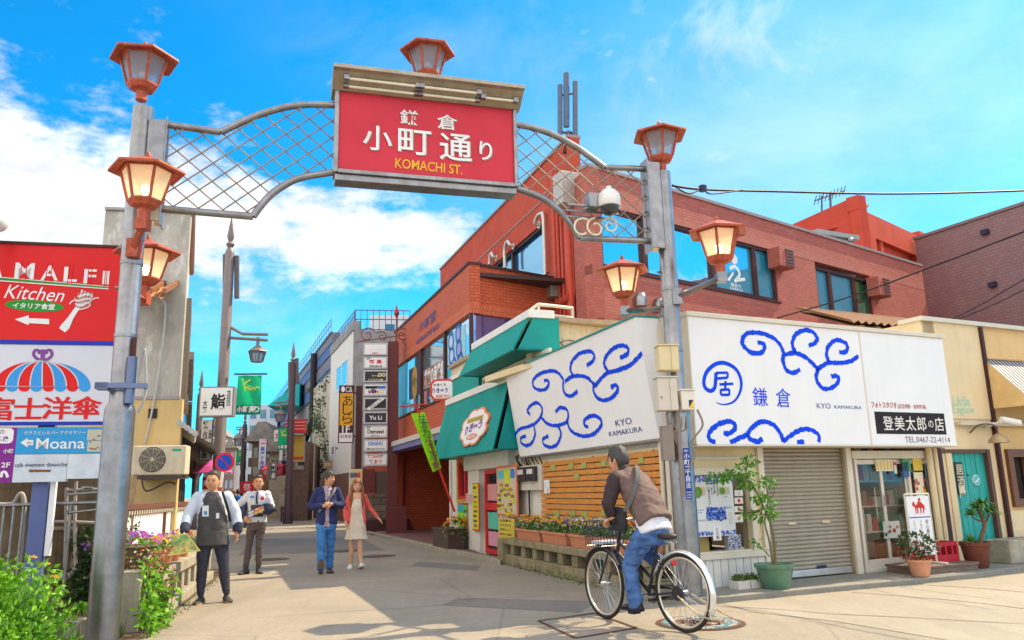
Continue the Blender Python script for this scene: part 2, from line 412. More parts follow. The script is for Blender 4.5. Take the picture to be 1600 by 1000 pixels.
def ground_mat(name,c,c2,grain=.5,patch=.5,crack=.0):
 s=NT(name)
 a=s.noise(.55,7,.62);b=s.noise(160,3,.7);c_=s.noise(14,6,.7)
 o=s.mix(s.ramp(a,.35,.68),c,c2)
 o=s.mix(s.ramp(c_,.38,.72,0,patch),o,sc3(c2,.72))
 o=s.mix(s.ramp(b,.48,.7,0,grain),o,sc3(c2,.4))
 vo=s.n('ShaderNodeTexVoronoi');vo.inputs['Scale'].default_value=60;s.l(s.coord(),vo.inputs[0])
 o=s.mix(s.ramp(vo.outputs['Distance'],.0,.16,.35*grain,0),o,sc3(c,1.25))
 st=s.noise(1.0,6,.65,(2.6,.22,1));mpn=[n for n in s.t.nodes if n.type=='MAPPING'][-1];mpn.inputs['Rotation'].default_value=(0,0,R_(-21));o=s.mix(s.ramp(st,.5,.72,0,.38),o,sc3(c2,.62))
 sp=s.noise(38,5,.75);o=s.mix(s.ramp(sp,.56,.66,0,grain*.7),o,sc3(c2,.5))
 if crack:
  v2=s.n('ShaderNodeTexVoronoi',feature='DISTANCE_TO_EDGE');v2.inputs['Scale'].default_value=.33;s.l(s.mix(.12,s.coord(),s.n('ShaderNodeTexNoise').outputs[1]),v2.inputs[0])
  o=s.mix(s.ramp(v2.outputs['Distance'],0,.006,crack,0),o,sc3(c2,.3))
 s.col(o);s.bump(b,.25,.008);return s.set(.88)

WHITE=M('white_board',(.79,.78,.79),.45,var=.03,vs=2,dirt=.12,dirt_c=(.55,.5,.45))
BLUE=paint(.004,.060,.70)
NAVY=paint(.02,.03,.12)
BLACK=paint(.015,.015,.017)
RED=paint(.62,.02,.025)
STEEL=M('galvanised_steel',(.26,.26,.275),.32,.85,var=.25,vs=5,dirt=.4,dirt_c=(.17,.125,.07),bump=.05,bs=80)
DARKSTEEL=M('dark_steel',(.10,.08,.085),.45,.3)
COPPER=M('lantern_red_paint',(.40,.088,.048),.5,var=.3,vs=18,dirt=.25,dirt_c=(.3,.08,.04))
CREAM=M('cream_wall',(.70,.57,.36),.75,var=.06,vs=2,dirt=.22,dirt_c=(.45,.31,.16),bump=.08,bs=90)
CONC=M('concrete',(.36,.33,.26),.9,var=.25,vs=7,dirt=.4,dirt_c=(.13,.11,.07),bump=.3,bs=60,fine=.3)
CORR=M('painted_siding',(.62,.60,.55),.55,var=.06,vs=3,dirt=.35,dirt_c=(.40,.27,.15))
DARKBROWN=M('dark_brown_metal',(.06,.022,.022),.45)
GREENTIN=M('teal_roof_metal',(.006,.27,.255),.42,var=.08,vs=2,dirt=.12,dirt_c=(.02,.2,.2))
BRICKF=brick('orange_brick_tile',(.56,.105,.035),(.45,.08,.03),(.26,.055,.03),.23,.085,.012)
BRICKU=brick('old_red_brick',(.50,.125,.09),(.37,.08,.062),(.28,.105,.085),.23,.075,.014,dirt=.3)
STUCCO=M('red_stucco',(.46,.075,.045),.85,var=.14,vs=1.6,dirt=.4,dirt_c=(.30,.05,.04),bump=.12,bs=60)
STUCCO2=M('orange_red_stucco',(.52,.072,.042),.85,var=.12,vs=1.2,dirt=.25,dirt_c=(.40,.07,.04),bump=.12,bs=60)
GLASSB=glassm('sky_window_glass',(.02,.06,.10),.45)
GLASSD=glassm('dark_window_glass',(.015,.018,.02),.12)
CLEAR=clearm('clear_shop_glass')
TERRA=M('terracotta',(.50,.20,.11),.8,var=.12,vs=12,dirt=.3,dirt_c=(.3,.13,.08))
FRAMEW=M('ivory_frame',(.66,.60,.50),.55,var=.05,dirt=.2,dirt_c=(.4,.33,.22))
SKINM=M('skin',(.60,.30,.17),.5,var=.06,vs=20)
# ------------------------------------------------------------------ main planes of the place
LPOLE=Vector((-4.12,8.29,0));RPOLE=Vector((2.07,10.06,0.06))
AF=Fr((LPOLE.x,LPOLE.y),74.02) # plane of the street gate
RF=Fr((2.05,10.55),64) # shop fronts to the right of the corner
LF=Fr((2.05,10.55),160) # shop fronts along the street (u runs towards the corner, 0 at the corner)
def fn_on(fr,n):return lambda u,z:fr.P(u,n,z)
def pq(fr,pts,n):return[fr.q(x,y,n)for x,y in pts]
def tp(mb,fr,s,px,py,n,hpx,wpx=None,m=0,bold=0.,**kw):
 u,z=fr.q(px,py,n);h=abs(fr.Z(px,py-hpx/2,n)-fr.Z(px,py+hpx/2,n))
 w=None if wpx is None else abs(fr.U(px+wpx/2,py,n)-fr.U(px-wpx/2,py,n))
 if kw.get('align')=='l':u=fr.U(px,py,n)
 return mb.text(fr,s,u,n,z,h,w,m,bold,**kw)
def rp(mb,fr,px0,py0,px1,py1,n,m=0,d=.003): # a flat painted rectangle proud of a plane
 u0,z1=fr.q(px0,py0,n);u1,z0=fr.q(px1,py1,n);return mb.fbox(fr,u0,u1,n-.002,n+d,z0,z1,m)

 # ------------------------------------------------------------------ ground
ROADM=ground_mat('worn_asphalt',(.37,.31,.235),(.26,.225,.18),.75,.55,.35)
PAVEM=ground_mat('pavement_concrete',(.30,.28,.235),(.22,.21,.18),.4,.5)
SOILM=ground_mat('dry_soil',(.16,.10,.06),(.08,.05,.03),.6,.6)
m=MB();m.quad((-700,-60,0),(700,-60,0),(700,1500,0),(-700,1500,0));struct(m.build('road',ROADM))
m=MB()
def slab(mb,pts,z0,z1):
 n=len(pts);mb.add([(p[0],p[1],z1)for p in pts]+[(p[0],p[1],z0)for p in pts],[tuple(range(n))]+[(i,n+i,n+(i+1)%n,(i+1)%n)for i in range(n)][::1])
kp=[G(*p)for p in[(1096,944),(1112,943.5),(1130,942),(1300,925),(1420,914),(1530,903),(1600,892)]]
far=RF.P(16,.85,0);bk=[RF.P(16,-1,0),RF.P(-.5,-1,0)]
pv=[RF.P(-.62,.05,0),RF.P(-.60,.45,0)]+kp+[far]+bk
slab(m,pv,-.05,.07);struct(m.build('pavement',PAVEM,bevel=.012))
m=MB() # repaired strip of the road in front of the shops, a touch paler
ap=[G(*p)for p in[(1130,944),(1300,927),(1530,905),(1700,890),(1750,1040),(1500,1004),(1310,972),(1180,957)]]
m.add([(p.x,p.y,.004)for p in ap],[tuple(reversed(range(len(ap))))]);struct(m.build('road_patch',ground_mat('pale_patch',(.36,.315,.25),(.29,.255,.205),.45,.4)))
m=MB()
for pts in([(1130,948),(1230,954),(1300,960),(1420,966),(1600,976)],[(1330,926),(1430,934),(1520,942),(1600,952)],[(1450,915),(1530,920),(1600,926)]):
 g=[G(*p)for p in pts];m.ribbon([(p.x,p.y)for p in g],.018,lambda x,y:(x,y,.008),rough=.5,step=.15)
for pts in([(400,966),(520,957),(640,950),(740,940)],[(640,942),(760,936),(880,930)],[(390,860),(480,846),(560,842)]):
 g=[G(*p)for p in pts];m.ribbon([(p.x,p.y)for p in g],.012,lambda x,y:(x,y,.006),rough=.6,step=.2)
struct(m.build('road_joints',M('joint_tar',(.13,.10,.07),.9)))
m=MB() # darker, newer asphalt laid over the worn road
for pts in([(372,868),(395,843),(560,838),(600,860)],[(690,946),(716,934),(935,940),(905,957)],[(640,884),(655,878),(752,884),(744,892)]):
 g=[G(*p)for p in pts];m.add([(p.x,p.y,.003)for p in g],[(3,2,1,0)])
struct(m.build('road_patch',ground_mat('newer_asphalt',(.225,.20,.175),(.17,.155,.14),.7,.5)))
RUST=M('rusted_iron',(.11,.05,.035),.9,.0,var=.3,vs=30)
m=MB();g=[G(*p,.004)for p in[(841,970),(929,958),(994,981),(899,997)]]
for i in range(4):
 a,b=g[i],g[(i+1)%4];m.ribbon([(a.x,a.y),(b.x,b.y)],.035,lambda x,y:(x,y,.007),rough=.25,step=.1)
tag(m.build('cover_frame',RUST,loc=g[0]),'rusty square steel edge of a service cover sunk in the road beside the bicycle','service cover')
def disc(mb,c,r,z,m=0,k=40,r0=0.):
 if r0:mb.add([(c.x+rr*math.cos(2*math.pi*i/k),c.y+rr*math.sin(2*math.pi*i/k),z)for rr in(r0,r)for i in range(k)],[(i,k+i,k+(i+1)%k,(i+1)%k)for i in range(k)],m)
 else:mb.add([(c.x+r*math.cos(2*math.pi*i/k),c.y+r*math.sin(2*math.pi*i/k),z)for i in range(k)],[tuple(range(k))],m)
def manhole(px,py,r,fancy,label):
 c=G(px,py);mb=MB();disc(mb,c,r*1.12,.005,0);disc(mb,c,r,.009,1)
 rr=random.Random(px)
 if fancy:
  for i in range(48):
   a=2*math.pi*i/48
   for rad,wd in((.86,.07),(.70,.05)):
    mb.add([(c.x+r*(rad+dr)*math.cos(a+da),c.y+r*(rad+dr)*math.sin(a+da),.013)for dr,da in((-wd,-.045),(wd,-.04),(wd,.045),(-wd,.04))],[(0,1,2,3)],2 if rr.random()<.6 else 3)
  for i in range(170):
   a=rr.uniform(0,6.28);q=rr.uniform(0,.6)**.8*r;w=rr.uniform(.012,.03)
   x,y=c.x+q*math.cos(a),c.y+q*math.sin(a);mb.add([(x-w,y-w*.6,.013),(x+w,y-w,.013),(x+w*.7,y+w,.013),(x-w,y+w*.5,.013)],[(0,1,2,3)],rr.choice((2,4,4,0)))
 else:
  for i in range(1,5):disc(mb,c,r*i/5,.012,0,r0=r*i/5-.012)
 tag(mb.build('manhole_cover',[RUST,M('iron_cover',(.14,.11,.09),.85,.0,var=.3,vs=30),paint(.5,.48,.45),paint(.1,.35,.45),paint(.28,.13,.08)],loc=c),label,'manhole cover','manhole covers in the road')
manhole(1094,974,.40,True,'ornate round manhole cover with pale and turquoise rim under the rear bicycle wheel')
manhole(590,869,.36,False,'plain round manhole cover in shaded road right of the woman')
manhole(540,861,.36,False,'plain round manhole cover between the couple in the shaded road')
manhole(425,874,.34,False,'dark round manhole cover in shade behind the aproned man with the brochure')
m=MB()
a=[G(*p,0)for p in[(368,896),(377,889),(427,887),(420,894)]]
m.add([(p.x,p.y,.006)for p in a],[(0,3,2,1)]);tag(m.build('drain_grate',M('grate',(.2,.2,.19),.8),loc=a[0]),'grey square drain grate under the feet of the aproned man with the brochure','drain grate')

# ------------------------------------------------------------------ the street gate
gate=thing('street_gate',LPOLE,'steel street gate with lattice wings, red street name board and seven copper red lanterns','street gate')
def add_pole(base,kz,label):
 mb=MB();c=Vector(base)
 mb.lathe((c.x,c.y,c.z-.1),[(.150,0),(.150,2.35),(.144,2.40),(.112,2.46),(.112,5.80-c.z*4.4)],28)
 o=mb.build('pole',STEEL,gate,smooth=40)
 mb=MB();sgn=1 if kz==0 else-1
 u=AF.u*sgn;nn=AF.n
 cc=c+u*.13
 def bx(a0,a1,b0,b1,z0,z1):mb.hexa([cc+u*x+nn*y+Vector((0,0,z))for z in(z0,z1)for x,y in((a0,b1),(a1,b1),(a1,b0),(a0,b0))]if sgn>0 else[cc+u*x+nn*y+Vector((0,0,z))for z in(z0,z1)for x,y in((a1,b1),(a0,b1),(a0,b0),(a1,b0))])
 bx(-.05,.13,-.09,.11,4.34,5.54);bx(.13,.145,-.10,.12,4.30,5.58)
 mb.build('mounting_bracket',STEEL,gate,bevel=.006)
 mb=MB()
 for z in(.62,3.05,3.85):mb.lathe((c.x,c.y,z),[(.155 if z<2.3 else.118,0),(.155 if z<2.3 else.118,.035)],24)
 for z in(3.6,4.05):mb.tube([c+Vector((-.15,-.02,z)),c+Vector((-.08,0,z))],.018,8)
 mb.build('pole_band',STEEL,gate,smooth=40)
add_pole(LPOLE,0,'');add_pole(RPOLE,1,'')
LW=6.437
TOPL=[(.26,5.53),(.55,5.52),(.83,5.50),(.98,5.60),(1.2,5.74),(1.5,5.88),(1.8,5.96),(2.15,5.99)]
BOTL=[(.26,4.52),(.7,4.51),(1.23,4.50),(1.30,4.62),(1.40,4.76),(1.55,4.90),(1.75,5.02),(2.15,5.13)]
def mirror(p):return[(LW-.0-u,z)for u,z in p]
def lattice(mb,top,bot,lo,hi):
 tu=[p[0]for p in top];tz=[p[1]for p in top];bu=[p[0]for p in bot];bz=[p[1]for p in bot]
 if tu[0]>tu[-1]:tu,tz=tu[::-1],tz[::-1]
 if bu[0]>bu[-1]:bu,bz=bu[::-1],bz[::-1]
 inside=lambda u,z:lo<u<hi and np.interp(u,bu,bz)<z<np.interp(u,tu,tz)
 for sg in(1,-1):
  for k in range(-30,60):
   c=k*.262;seg=None
   for i in range(0,700):
    z=4.4+i*.0025;u=lo+(c-4 if sg>0 else c-4)+(z-4.4)*sg*1.18+(0 if sg>0 else 2.2)
    ins=inside(u,z)
    if ins and seg is None:seg=(u,z)
    if(not ins or i==699)and seg is not None:
     if abs(z-seg[1])>.05:mb.tube([AF.P(seg[0],.012*sg,seg[1]),AF.P(u,.012*sg,z)],.0085,6)
     seg=None
for top,bot,lo,hi in((TOPL,BOTL,.27,2.14),(mirror(TOPL),mirror(BOTL),LW-2.14,LW-.27)):
 mb=MB()
 for pl in(top,bot):
 # straight run, a mitred knee, then the arc
  a=[AF.P(u,0,z)for u,z in pl[:3]];b=[a[-1]]+cr([AF.P(u,0,z)for u,z in pl[2:]],5)[1:]
  mb.tube([a[0],a[-1]],.042,14);mb.tube(b,.042,14)
 w=mb.build('lattice_wing',STEEL,gate,smooth=50)
 mb=MB();lattice(mb,top,bot,lo,hi)
 e=lo if lo<1 else hi
 mb.tube([AF.P(e,0,4.52),AF.P(e,0,5.53)],.014,6)
 mb.build('lattice_rods',M('rod_paint',(.27,.215,.16),.55,var=.2),w,smooth=50)
SU0,SU1,SZ0,SZ1=2.13,4.36,5.12,6.10
mb=MB();mb.fbox(AF,SU0+.03,SU1-.03,-.13,.10,SZ0,SZ1+.02)
REDB=M('red_sign_face',(.58,.035,.06),.5,var=.08,vs=2,dirt=.12,dirt_c=(.42,.05,.06))
board=mb.build('name_board',REDB,gate)
mb=MB()
mb.fbox(AF,SU0-.02,SU0+.03,-.15,.13,SZ0-.04,SZ1+.24);mb.fbox(AF,SU1-.03,SU1+.02,-.15,.13,SZ0-.04,SZ1+.24)
mb.fbox(AF,SU0+.03,SU1-.03,-.15,.14,SZ0-.05,SZ0);mb.fbox(AF,SU0,SU1,-.13,.10,SZ0-.13,SZ0-.05)
mb.build('board_frame',STEEL,board,bevel=.006)
mb=MB() # hood over the board
pr=[(-.15,SZ1+.02),(.14,SZ1+.02),(.34,SZ1+.17),(.40,SZ1+.18),(.40,SZ1+.23),(.20,SZ1+.255),(-.15,SZ1+.255)]
P0=[AF.P(SU0-.06,n,z)for n,z in pr];P1=[AF.P(SU1+.06,n,z)for n,z in pr];k=len(pr)
mb.add(P0+P1,[tuple(range(k)),tuple(reversed(range(k,2*k)))]+[(i,k+i,k+(i+1)%k,(i+1)%k)for i in range(k)])
mb.build('board_hood',M('weathered_hood',(.34,.30,.23),.4,.7,var=.15,dirt=.5,dirt_c=(.22,.15,.07)),board,bevel=.005)
mb=MB()
for(a,b,n,dz)in((.10,.95,.20,.085),(.10,.95,.29,.14),(1.0,1.72,.20,.085),(1.0,1.72,.29,.14),(1.78,2.2,.25,.11)):
 z=SZ1+dz-.035
 mb.tube([AF.P(SU0+a,n,z),AF.P(SU0+b,n,z)],.017,10,0)
 for e in(a,b):mb.fbox(AF,SU0+e-.03,SU0+e+.03,n-.03,n+.03,z-.02,z+.04,1)
mb.build('fluorescent_tube',[M('tube_white',(.78,.74,.62),.3),STEEL],board,smooth=40)
GOLD=M('gold_letters',(.72,.40,.03),.4,.2)
def zx(X,Y):return 500+.29*X,30+.29*Y
for mt,dz,off in((M('letter_edge',(.45,.36,.25),.6),0,.106),(M('white_letters',(.78,.76,.78),.5),1,.118)):
 mb=MB()
 for ch,X,Y,h,w in(('鎌',481,528,76,98),('倉',685,554,76,108),('小',310,640,132,156),('町',510,662,146,178),('通',732,690,148,174),('り',893,709,108,68)):
  px,py=zx(X+(0 if dz else 5),Y+(0 if dz else 5));tp(mb,AF,ch,px,py,off,h*.29,w*.29,bold=.010)
 mb.build('lettering',mt,board)
mb=MB();px,py=zx(588,793);tp(mb,AF,'KOMACHI ST.',px,py,.108,52*.29,362*.29,bold=.012,rot=-.02);mb.build('street_lettering',GOLD,board)

def lglass(name,c,em):
 s=NT(name);s.col(c);s.set(.25)
 tr=s.n('ShaderNodeBsdfTranslucent');tr.inputs[0].default_value=(*c,1);tp_=s.n('ShaderNodeBsdfTransparent')
 m1=s.n('ShaderNodeMixShader');m1.inputs[0].default_value=.45;s.l(s.b.outputs[0],m1.inputs[1]);s.l(tr.outputs[0],m1.inputs[2])
 m2=s.n('ShaderNodeMixShader');m2.inputs[0].default_value=.42;s.l(m1.outputs[0],m2.inputs[1]);s.l(tp_.outputs[0],m2.inputs[2])
 if em:s.b.inputs['Emission Color'].default_value=(1,.88,.50,1);s.b.inputs['Emission Strength'].default_value=em
 s.l(m2.outputs[0],s.out.inputs[0]);return s.mat
LG_OFF=lglass('frosted_lantern_glass',(.42,.50,.60),0);LG_ON=lglass('lit_lantern_glass',(.70,.65,.45),.26)
BULB_ON=emitm('lit_bulb',(1,.88,.5),6.0);BULB_OFF=M('bulb_off',(.7,.7,.66),.3)
def lantern(pos,lit,rz=0.3,k=1.0,name='lantern'):
 p=Vector(pos)
 def hexr(r,z,kk=6):return[p+Vector((r*k*math.cos(rz+math.pi/3*i),r*k*math.sin(rz+math.pi/3*i),z*k))for i in range(kk)]
 def rings(mb,lst,close=True):
  b=len(mb.v);mb.v+=[tuple(v)for r,z in lst for v in hexr(r,z)]
  for a in range(len(lst)-1):
   for i in range(6):mb.f.append((b+a*6+i,b+a*6+(i+1)%6,b+(a+1)*6+(i+1)%6,b+(a+1)*6+i));mb.m.append(0)
  if close:mb.f+=[tuple(b+i for i in reversed(range(6))),tuple(b+(len(lst)-1)*6+i for i in range(6))];mb.m+=[0,0]
 mb=MB()
 rings(mb,[(.075,0),(.075,.12),(.155,.15),(.20,.205),(.20,.225)])
 rings(mb,[(.295,.575),(.31,.575),(.31,.61),(.295,.61)])
 for i in range(6):
  a=hexr(.19,.22)[i];b=hexr(.295,.60)[i];mb.tube([a,b],.019*k,4)
 o=mb.build(name,COPPER,gate)
 mb=MB();rings(mb,[(.30,.60),(.425,.565),(.435,.575),(.43,.60),(.27,.665),(.12,.735),(.035,.765),(.03,.80),(.012,.84)])
 mb.build('roof',COPPER,o)
 mb=MB();a=hexr(.178,.225);b=hexr(.280,.58)
 for i in range(6):mb.quad(a[i],a[(i+1)%6],b[(i+1)%6],b[i])
 mb.build('glass',LG_ON if lit else LG_OFF,o)
 mb=MB();mb.ball(p+Vector((0,0,.36*k)),.055*k,8);mb.tube([p+Vector((0,0,.2*k)),p+Vector((0,0,.33*k))],.02,6)
 mb.build('bulb',BULB_ON if lit else BULB_OFF,o,smooth=60)
 return o
lantern(LPOLE+Vector((-.04,0,5.80)),False,.15,.88);lantern(RPOLE+Vector((0,0,5.46)),False,.5,.88)
lantern(AF.P(3.25,.0,SZ1+.27),False,.25,.82)
for base,a_,a2,lf,lb,zf,zb in((LPOLE,-33,-15,.66,.80,4.18,3.72),(RPOLE,-40,-40,.80,.80,3.92,3.80)):
 for sg,L,z in((-1,lf,zf),(1,lb,zb)):
  d=Vector((math.sin(R_(a_ if sg<0 else a2)),math.cos(R_(a_ if sg<0 else a2)),0))
  e=base+d*(sg*L);e.z=z
  st=base+d*(sg*.1);st.z=z-.16
  mb=MB();mb.tube([st,Vector((e.x,e.y,z-.06))],.038,4);mb.box(e.x-.06,e.x+.06,e.y-.06,e.y+.06,z-.12,z)
  s_=base+d*(sg*.1);mb.box(s_.x-.06,s_.x+.06,s_.y-.06,s_.y+.06,z-.27,z-.06)
  mb.build('lantern_arm',STEEL if base is RPOLE else COPPER,gate)
  lantern(e,True,.2,.88)
  # ------------------------------------------------------------------ things fixed to the gate
camx=AF.P(5.42,.05,4.82);CAMW=M('camera_casing',(.75,.73,.70),.35)
t=thing('security_camera',camx,'white dome security camera on scrolled bracket inside the right lattice of the street gate','security camera')
c0=AF.P(5.52,.30,4.84)
mb=MB();mb.lathe((c0.x,c0.y,c0.z),[(.132,0),(.145,.02),(.145,.10),(.132,.16),(.085,.215),(.04,.235),(.035,.27)],20);mb.build('housing',CAMW,t,smooth=50)
mb=MB();mb.lathe((c0.x,c0.y,c0.z),[(.01,-.12),(.070,-.105),(.108,-.055),(.118,0)],18);mb.build('dome',glassm('smoked_dome',(.012,.012,.016),.0),t,smooth=60)
mb=MB();mb.fbox(AF,5.26,5.42,.1,.28,4.84,5.02)
for k in range(3):mb.fbox(AF,5.0,5.72,.02+k*.08,.045+k*.08,4.76+k*.05,4.785+k*.05)
mb.build('bracket',STEEL,t)
mb=MB()
def scroll(mb,fr,cu,cz,n,r0,r1,a0,turns,r=.02,sg=1):
 mb.tube([fr.P(cu+lerp(r0,r1,i/30)*math.cos(a0+sg*turns*2*math.pi*i/30),n,cz+lerp(r0,r1,i/30)*math.sin(a0+sg*turns*2*math.pi*i/30))for i in range(31)],r,6)
scroll(mb,AF,5.38,4.60,.15,.13,.05,1.6,1.1,.013);scroll(mb,AF,5.58,4.64,.15,.11,.03,2.6,1.3,.013,-1);scroll(mb,AF,5.2,4.58,.15,.14,.07,1.0,.7,.013)
mb.build('scroll',M('cream_scroll',(.72,.66,.5),.5),t,smooth=50)
def pbox(fr,px0,py0,px1,py1,nb,nf):u0,z1=fr.q(px0,py0,nf);u1,z0=fr.q(px1,py1,nf);return u0,u1,nb,nf,z0,z1
PF=Fr((RPOLE.x,RPOLE.y),84)
for nm,p,col,lab in(('upper',(1029,540,1062,578),(.66,.55,.33),'tan utility box strapped to right gate pole, uppermost of the pole boxes'),('mid',(1027,590,1061,641),(.58,.53,.45),'tall grey beige utility box with lock on the right gate pole'),('side',(1064,610,1087,640),(.70,.64,.54),'small ivory utility box with blue and yellow sticker on right gate pole')):
 a=pbox(PF,*p,.06,.26);o=MB().fbox(PF,*a)
 sb=o.build('utility_box',M('utility_'+nm,col,.55,var=.05,dirt=.2,dirt_c=sc3(col,.5)),loc=PF.P(a[0],0,a[4]),bevel=.012);tag(sb,lab,'utility box','utility boxes on the right gate pole')
 mb=MB();mb.fbox(PF,a[0]-.012,a[1]+.012,.05,.275,a[5],a[5]+.018);mb.build('lid',M('utility_'+nm,col),sb)
 mb=MB()
 if nm=='side':mb.fbox(PF,a[0]+.09,a[1]-.02,.26,.264,a[4]+.03,a[4]+.12,1);mb.fprism(PF,[(a[0]+.09,a[4]+.03),(a[1]-.02,a[4]+.03),(a[1]-.02,a[4]+.12)],.264,.267,2);mb.build('sticker',[STEEL,NAVY,paint(.75,.5,.02)],sb)
 elif nm=='mid':mb.lathe(PF.P(a[0]+.04,.26,lerp(a[4],a[5],.4)),[(.016,0),(.012,.012)],10,axis=PF.n);mb.build('lock',STEEL,sb)
 if nm!='side':mb=MB();mb.fbox(PF,a[1]-.10,a[1]-.096,.26,.264,a[4]+.01,a[5]);mb.build('seam',M('seam_dark',(.3,.25,.16),.7),sb)
mb=MB()
def wire(pts,r=.009):mb.tube(cr(pts,6),r,6)
zb=PF.Z(1045,641,.1)
for k in range(5):wire([PF.P(-.16+.05*k,.12,zb),PF.P(-.2+.06*k,.16,zb-.12-.03*k),PF.P(-.05-.02*k,.15,zb-.3),PF.P(.03*k-.05,.13,zb-.75)],.011)
mb.tube([PF.P(-.06,.15,zb),PF.P(-.06,.15,zb-1.05)],.03,8);mb.fbox(PF,-.28,-.14,.08,.2,zb-.62,zb-.2)
wire([PF.P(.2,.15,zb),PF.P(.25,.16,zb-.2),PF.P(.1,.15,zb-.4),PF.P(.12,.15,zb-.6),PF.P(-.1,.15,zb-.85)],.014)
tag(mb.build('cable_conduit',M('conduit',(.23,.19,.16),.6),loc=PF.P(0,.15,zb-1),smooth=50),'tangle of conduits and cables running down right gate pole under the utility boxes','cables')
a=pbox(PF,1067,700,1082,780,.145,.158);ft=MB().fbox(PF,*a)
pl=tag(ft.build('address_plate',M('plate_blue',(.012,.04,.28),.35,var=.02),loc=PF.P(a[0],.15,a[4])),'narrow dark blue enamel address plate with white characters on right gate pole','address plate')
mb=MB();uc=(a[0]+a[1])/2;hh=a[5]-a[4]
for ch,f in zip('小町二丁目',(.16,.285,.40,.51,.61)):mb.text(PF,ch,uc,.161,a[5]-hh*f,hh*.105,m=0,bold=.01)
mb.text(PF,'鎌倉市',uc,.161,a[5]-hh*.055,hh*.05,(a[1]-a[0])*.7);mb.text(PF,'10',uc,.161,a[5]-hh*.735,hh*.11,(a[1]-a[0])*.6,bold=.01)
for k,w in enumerate(('Komachi','2-chome','Kamakura')):mb.text(PF,w,uc,.161,a[5]-hh*(.86+.05*k),hh*.035,(a[1]-a[0])*.8)
mb.build('lettering',WHITE,pl)
# ------------------------------------------------------------------ helpers for fronts that lean
class Tilt(Fr):
 """A plane that leans: its n goes from n0 at height z0 to n1 at height z1; the n given to P is measured from it."""
 def __init__(s,fr,n0,z0,n1,z1):s.o,s.u,s.n=fr.o,fr.u,fr.n;s.b=fr;s.a=(n0,z0,n1,z1)
 def nn(s,z):n0,z0,n1,z1=s.a;return n0+(n1-n0)*(z-z0)/(z1-z0)
 def P(s,u,n,z):return s.o+s.u*u+s.n*(n+s.nn(z))+Vector((0,0,z))
 def q(s,px,py,n=0.0):
  z=(s.a[1]+s.a[3])/2
  for _ in range(8):u,z=s.b.q(px,py,n+s.nn(z))
  return u,z
def corrug(mb,P4,n,depth,m=0,k=4):
 """Corrugated sheet between four corners a b (bottom), d c (top), ribs running up."""
 a,b,c,d=[Vector(p)for p in P4];nor=(b-a).cross(d-a).normalized();vs=[];N=n*k
 for i in range(N+1):
  t=i/N;off=nor*(depth*math.cos(2*math.pi*t*n));vs+=[lerp(a,b,t)+off,lerp(d,c,t)+off]
 mb.add(vs,[(2*i,2*i+2,2*i+3,2*i+1)for i in range(N)],m)
def frame(mb,fr,u0,u1,z0,z1,w,n0,n1,m=0):
 mb.fbox(fr,u0,u0+w,n0,n1,z0,z1,m);mb.fbox(fr,u1-w,u1,n0,n1,z0,z1,m)
 mb.fbox(fr,u0+w,u1-w,n0,n1,z1-w,z1,m);mb.fbox(fr,u0+w,u1-w,n0,n1,z0,z0+w,m)
def rect(fr,px0,py0,px1,py1,n):
 u0,z1=fr.q(px0,(py0+py1)/2,n)[0],fr.q((px0+px1)/2,py0,n)[1]
 u1,z0=fr.q(px1,(py0+py1)/2,n)[0],fr.q((px0+px1)/2,py1,n)[1]
 return u0,u1,z0,z1
GZ=.07
# ------------------------------------------------------------------ corner shop (walls)
shop=thing('corner_shop',RF.P(0,0,0),'low ivory corner shop with grey roller shutter, poster window and white plank base','shop')
sh0,sh1=RF.U(1199,800),RF.U(1328,800)
st0,st1=RF.U(1345,800),RF.U(1470,800)
wn0,wn1,wnz0,wnz1=rect(RF,1082,742,1171,861,0)
ZT=3.62
zs0=RF.Z(1290,700)
mb=MB()
mb.fbox(RF,0,wn0,-.16,0,GZ,ZT);mb.fbox(RF,wn1,sh0-.05,-.16,0,GZ,ZT)
mb.fbox(RF,wn0,wn1,-.16,0,wnz1,ZT);mb.fbox(RF,wn0,wn1,-.16,0,GZ,wnz0)
mb.fbox(RF,sh0-.05,st0-.12,-.16,0,zs0,ZT);mb.fbox(RF,st0-.12,st1+.3,-.16,0,zs0+.0,ZT)
mb.fbox(RF,sh1+.05,st0-.12,-.16,0,GZ,zs0)
mb.fbox(RF,.0,st1+.3,-6,-.16,ZT-.12,ZT) # flat roof
mb.fbox(RF,st1+.3,st1+.44,-6,0,GZ,ZT)
mb.build('wall',CREAM,shop)
mb=MB();n_b=11
zp=RF.Z(1140,872)
for i in range(n_b):
 a=lerp(.02,sh0-.13,i/n_b);b=lerp(.02,sh0-.13,(i+1)/n_b);mb.fbox(RF,a+.006,b-.006,.0,.022,GZ,zp)
mb.build('plank_base',M('white_planks',(.66,.65,.63),.6,var=.06,dirt=.3,dirt_c=(.4,.33,.25)),shop)
mb=MB();mb.fbox(RF,.02,sh0-.13,.0,.06,zp,zp+.07);mb.fbox(RF,wn0-.02,wn1+.24,0,.035,zp+.07,wnz0-.0)
mb.fbox(RF,wn1,wn1+.09,0,.045,wnz0,wnz1);mb.fbox(RF,.03,wn1+.09,0,.045,wnz1,wnz1+.09);mb.fbox(RF,.03,sh0-.05,0,.03,wnz1+.20,wnz1+.24)
mb.fbox(RF,sh0-.13,sh0-.03,.0,.05,GZ,zs0);mb.fbox(RF,sh1+.0,sh1+.10,0,.05,GZ,zs0+.02)
mb.build('trim',FRAMEW,shop,bevel=.005)
win=MB().fbox(RF,wn0,wn1,-.07,-.06,wnz0,wnz1).build('window',CLEAR,shop)
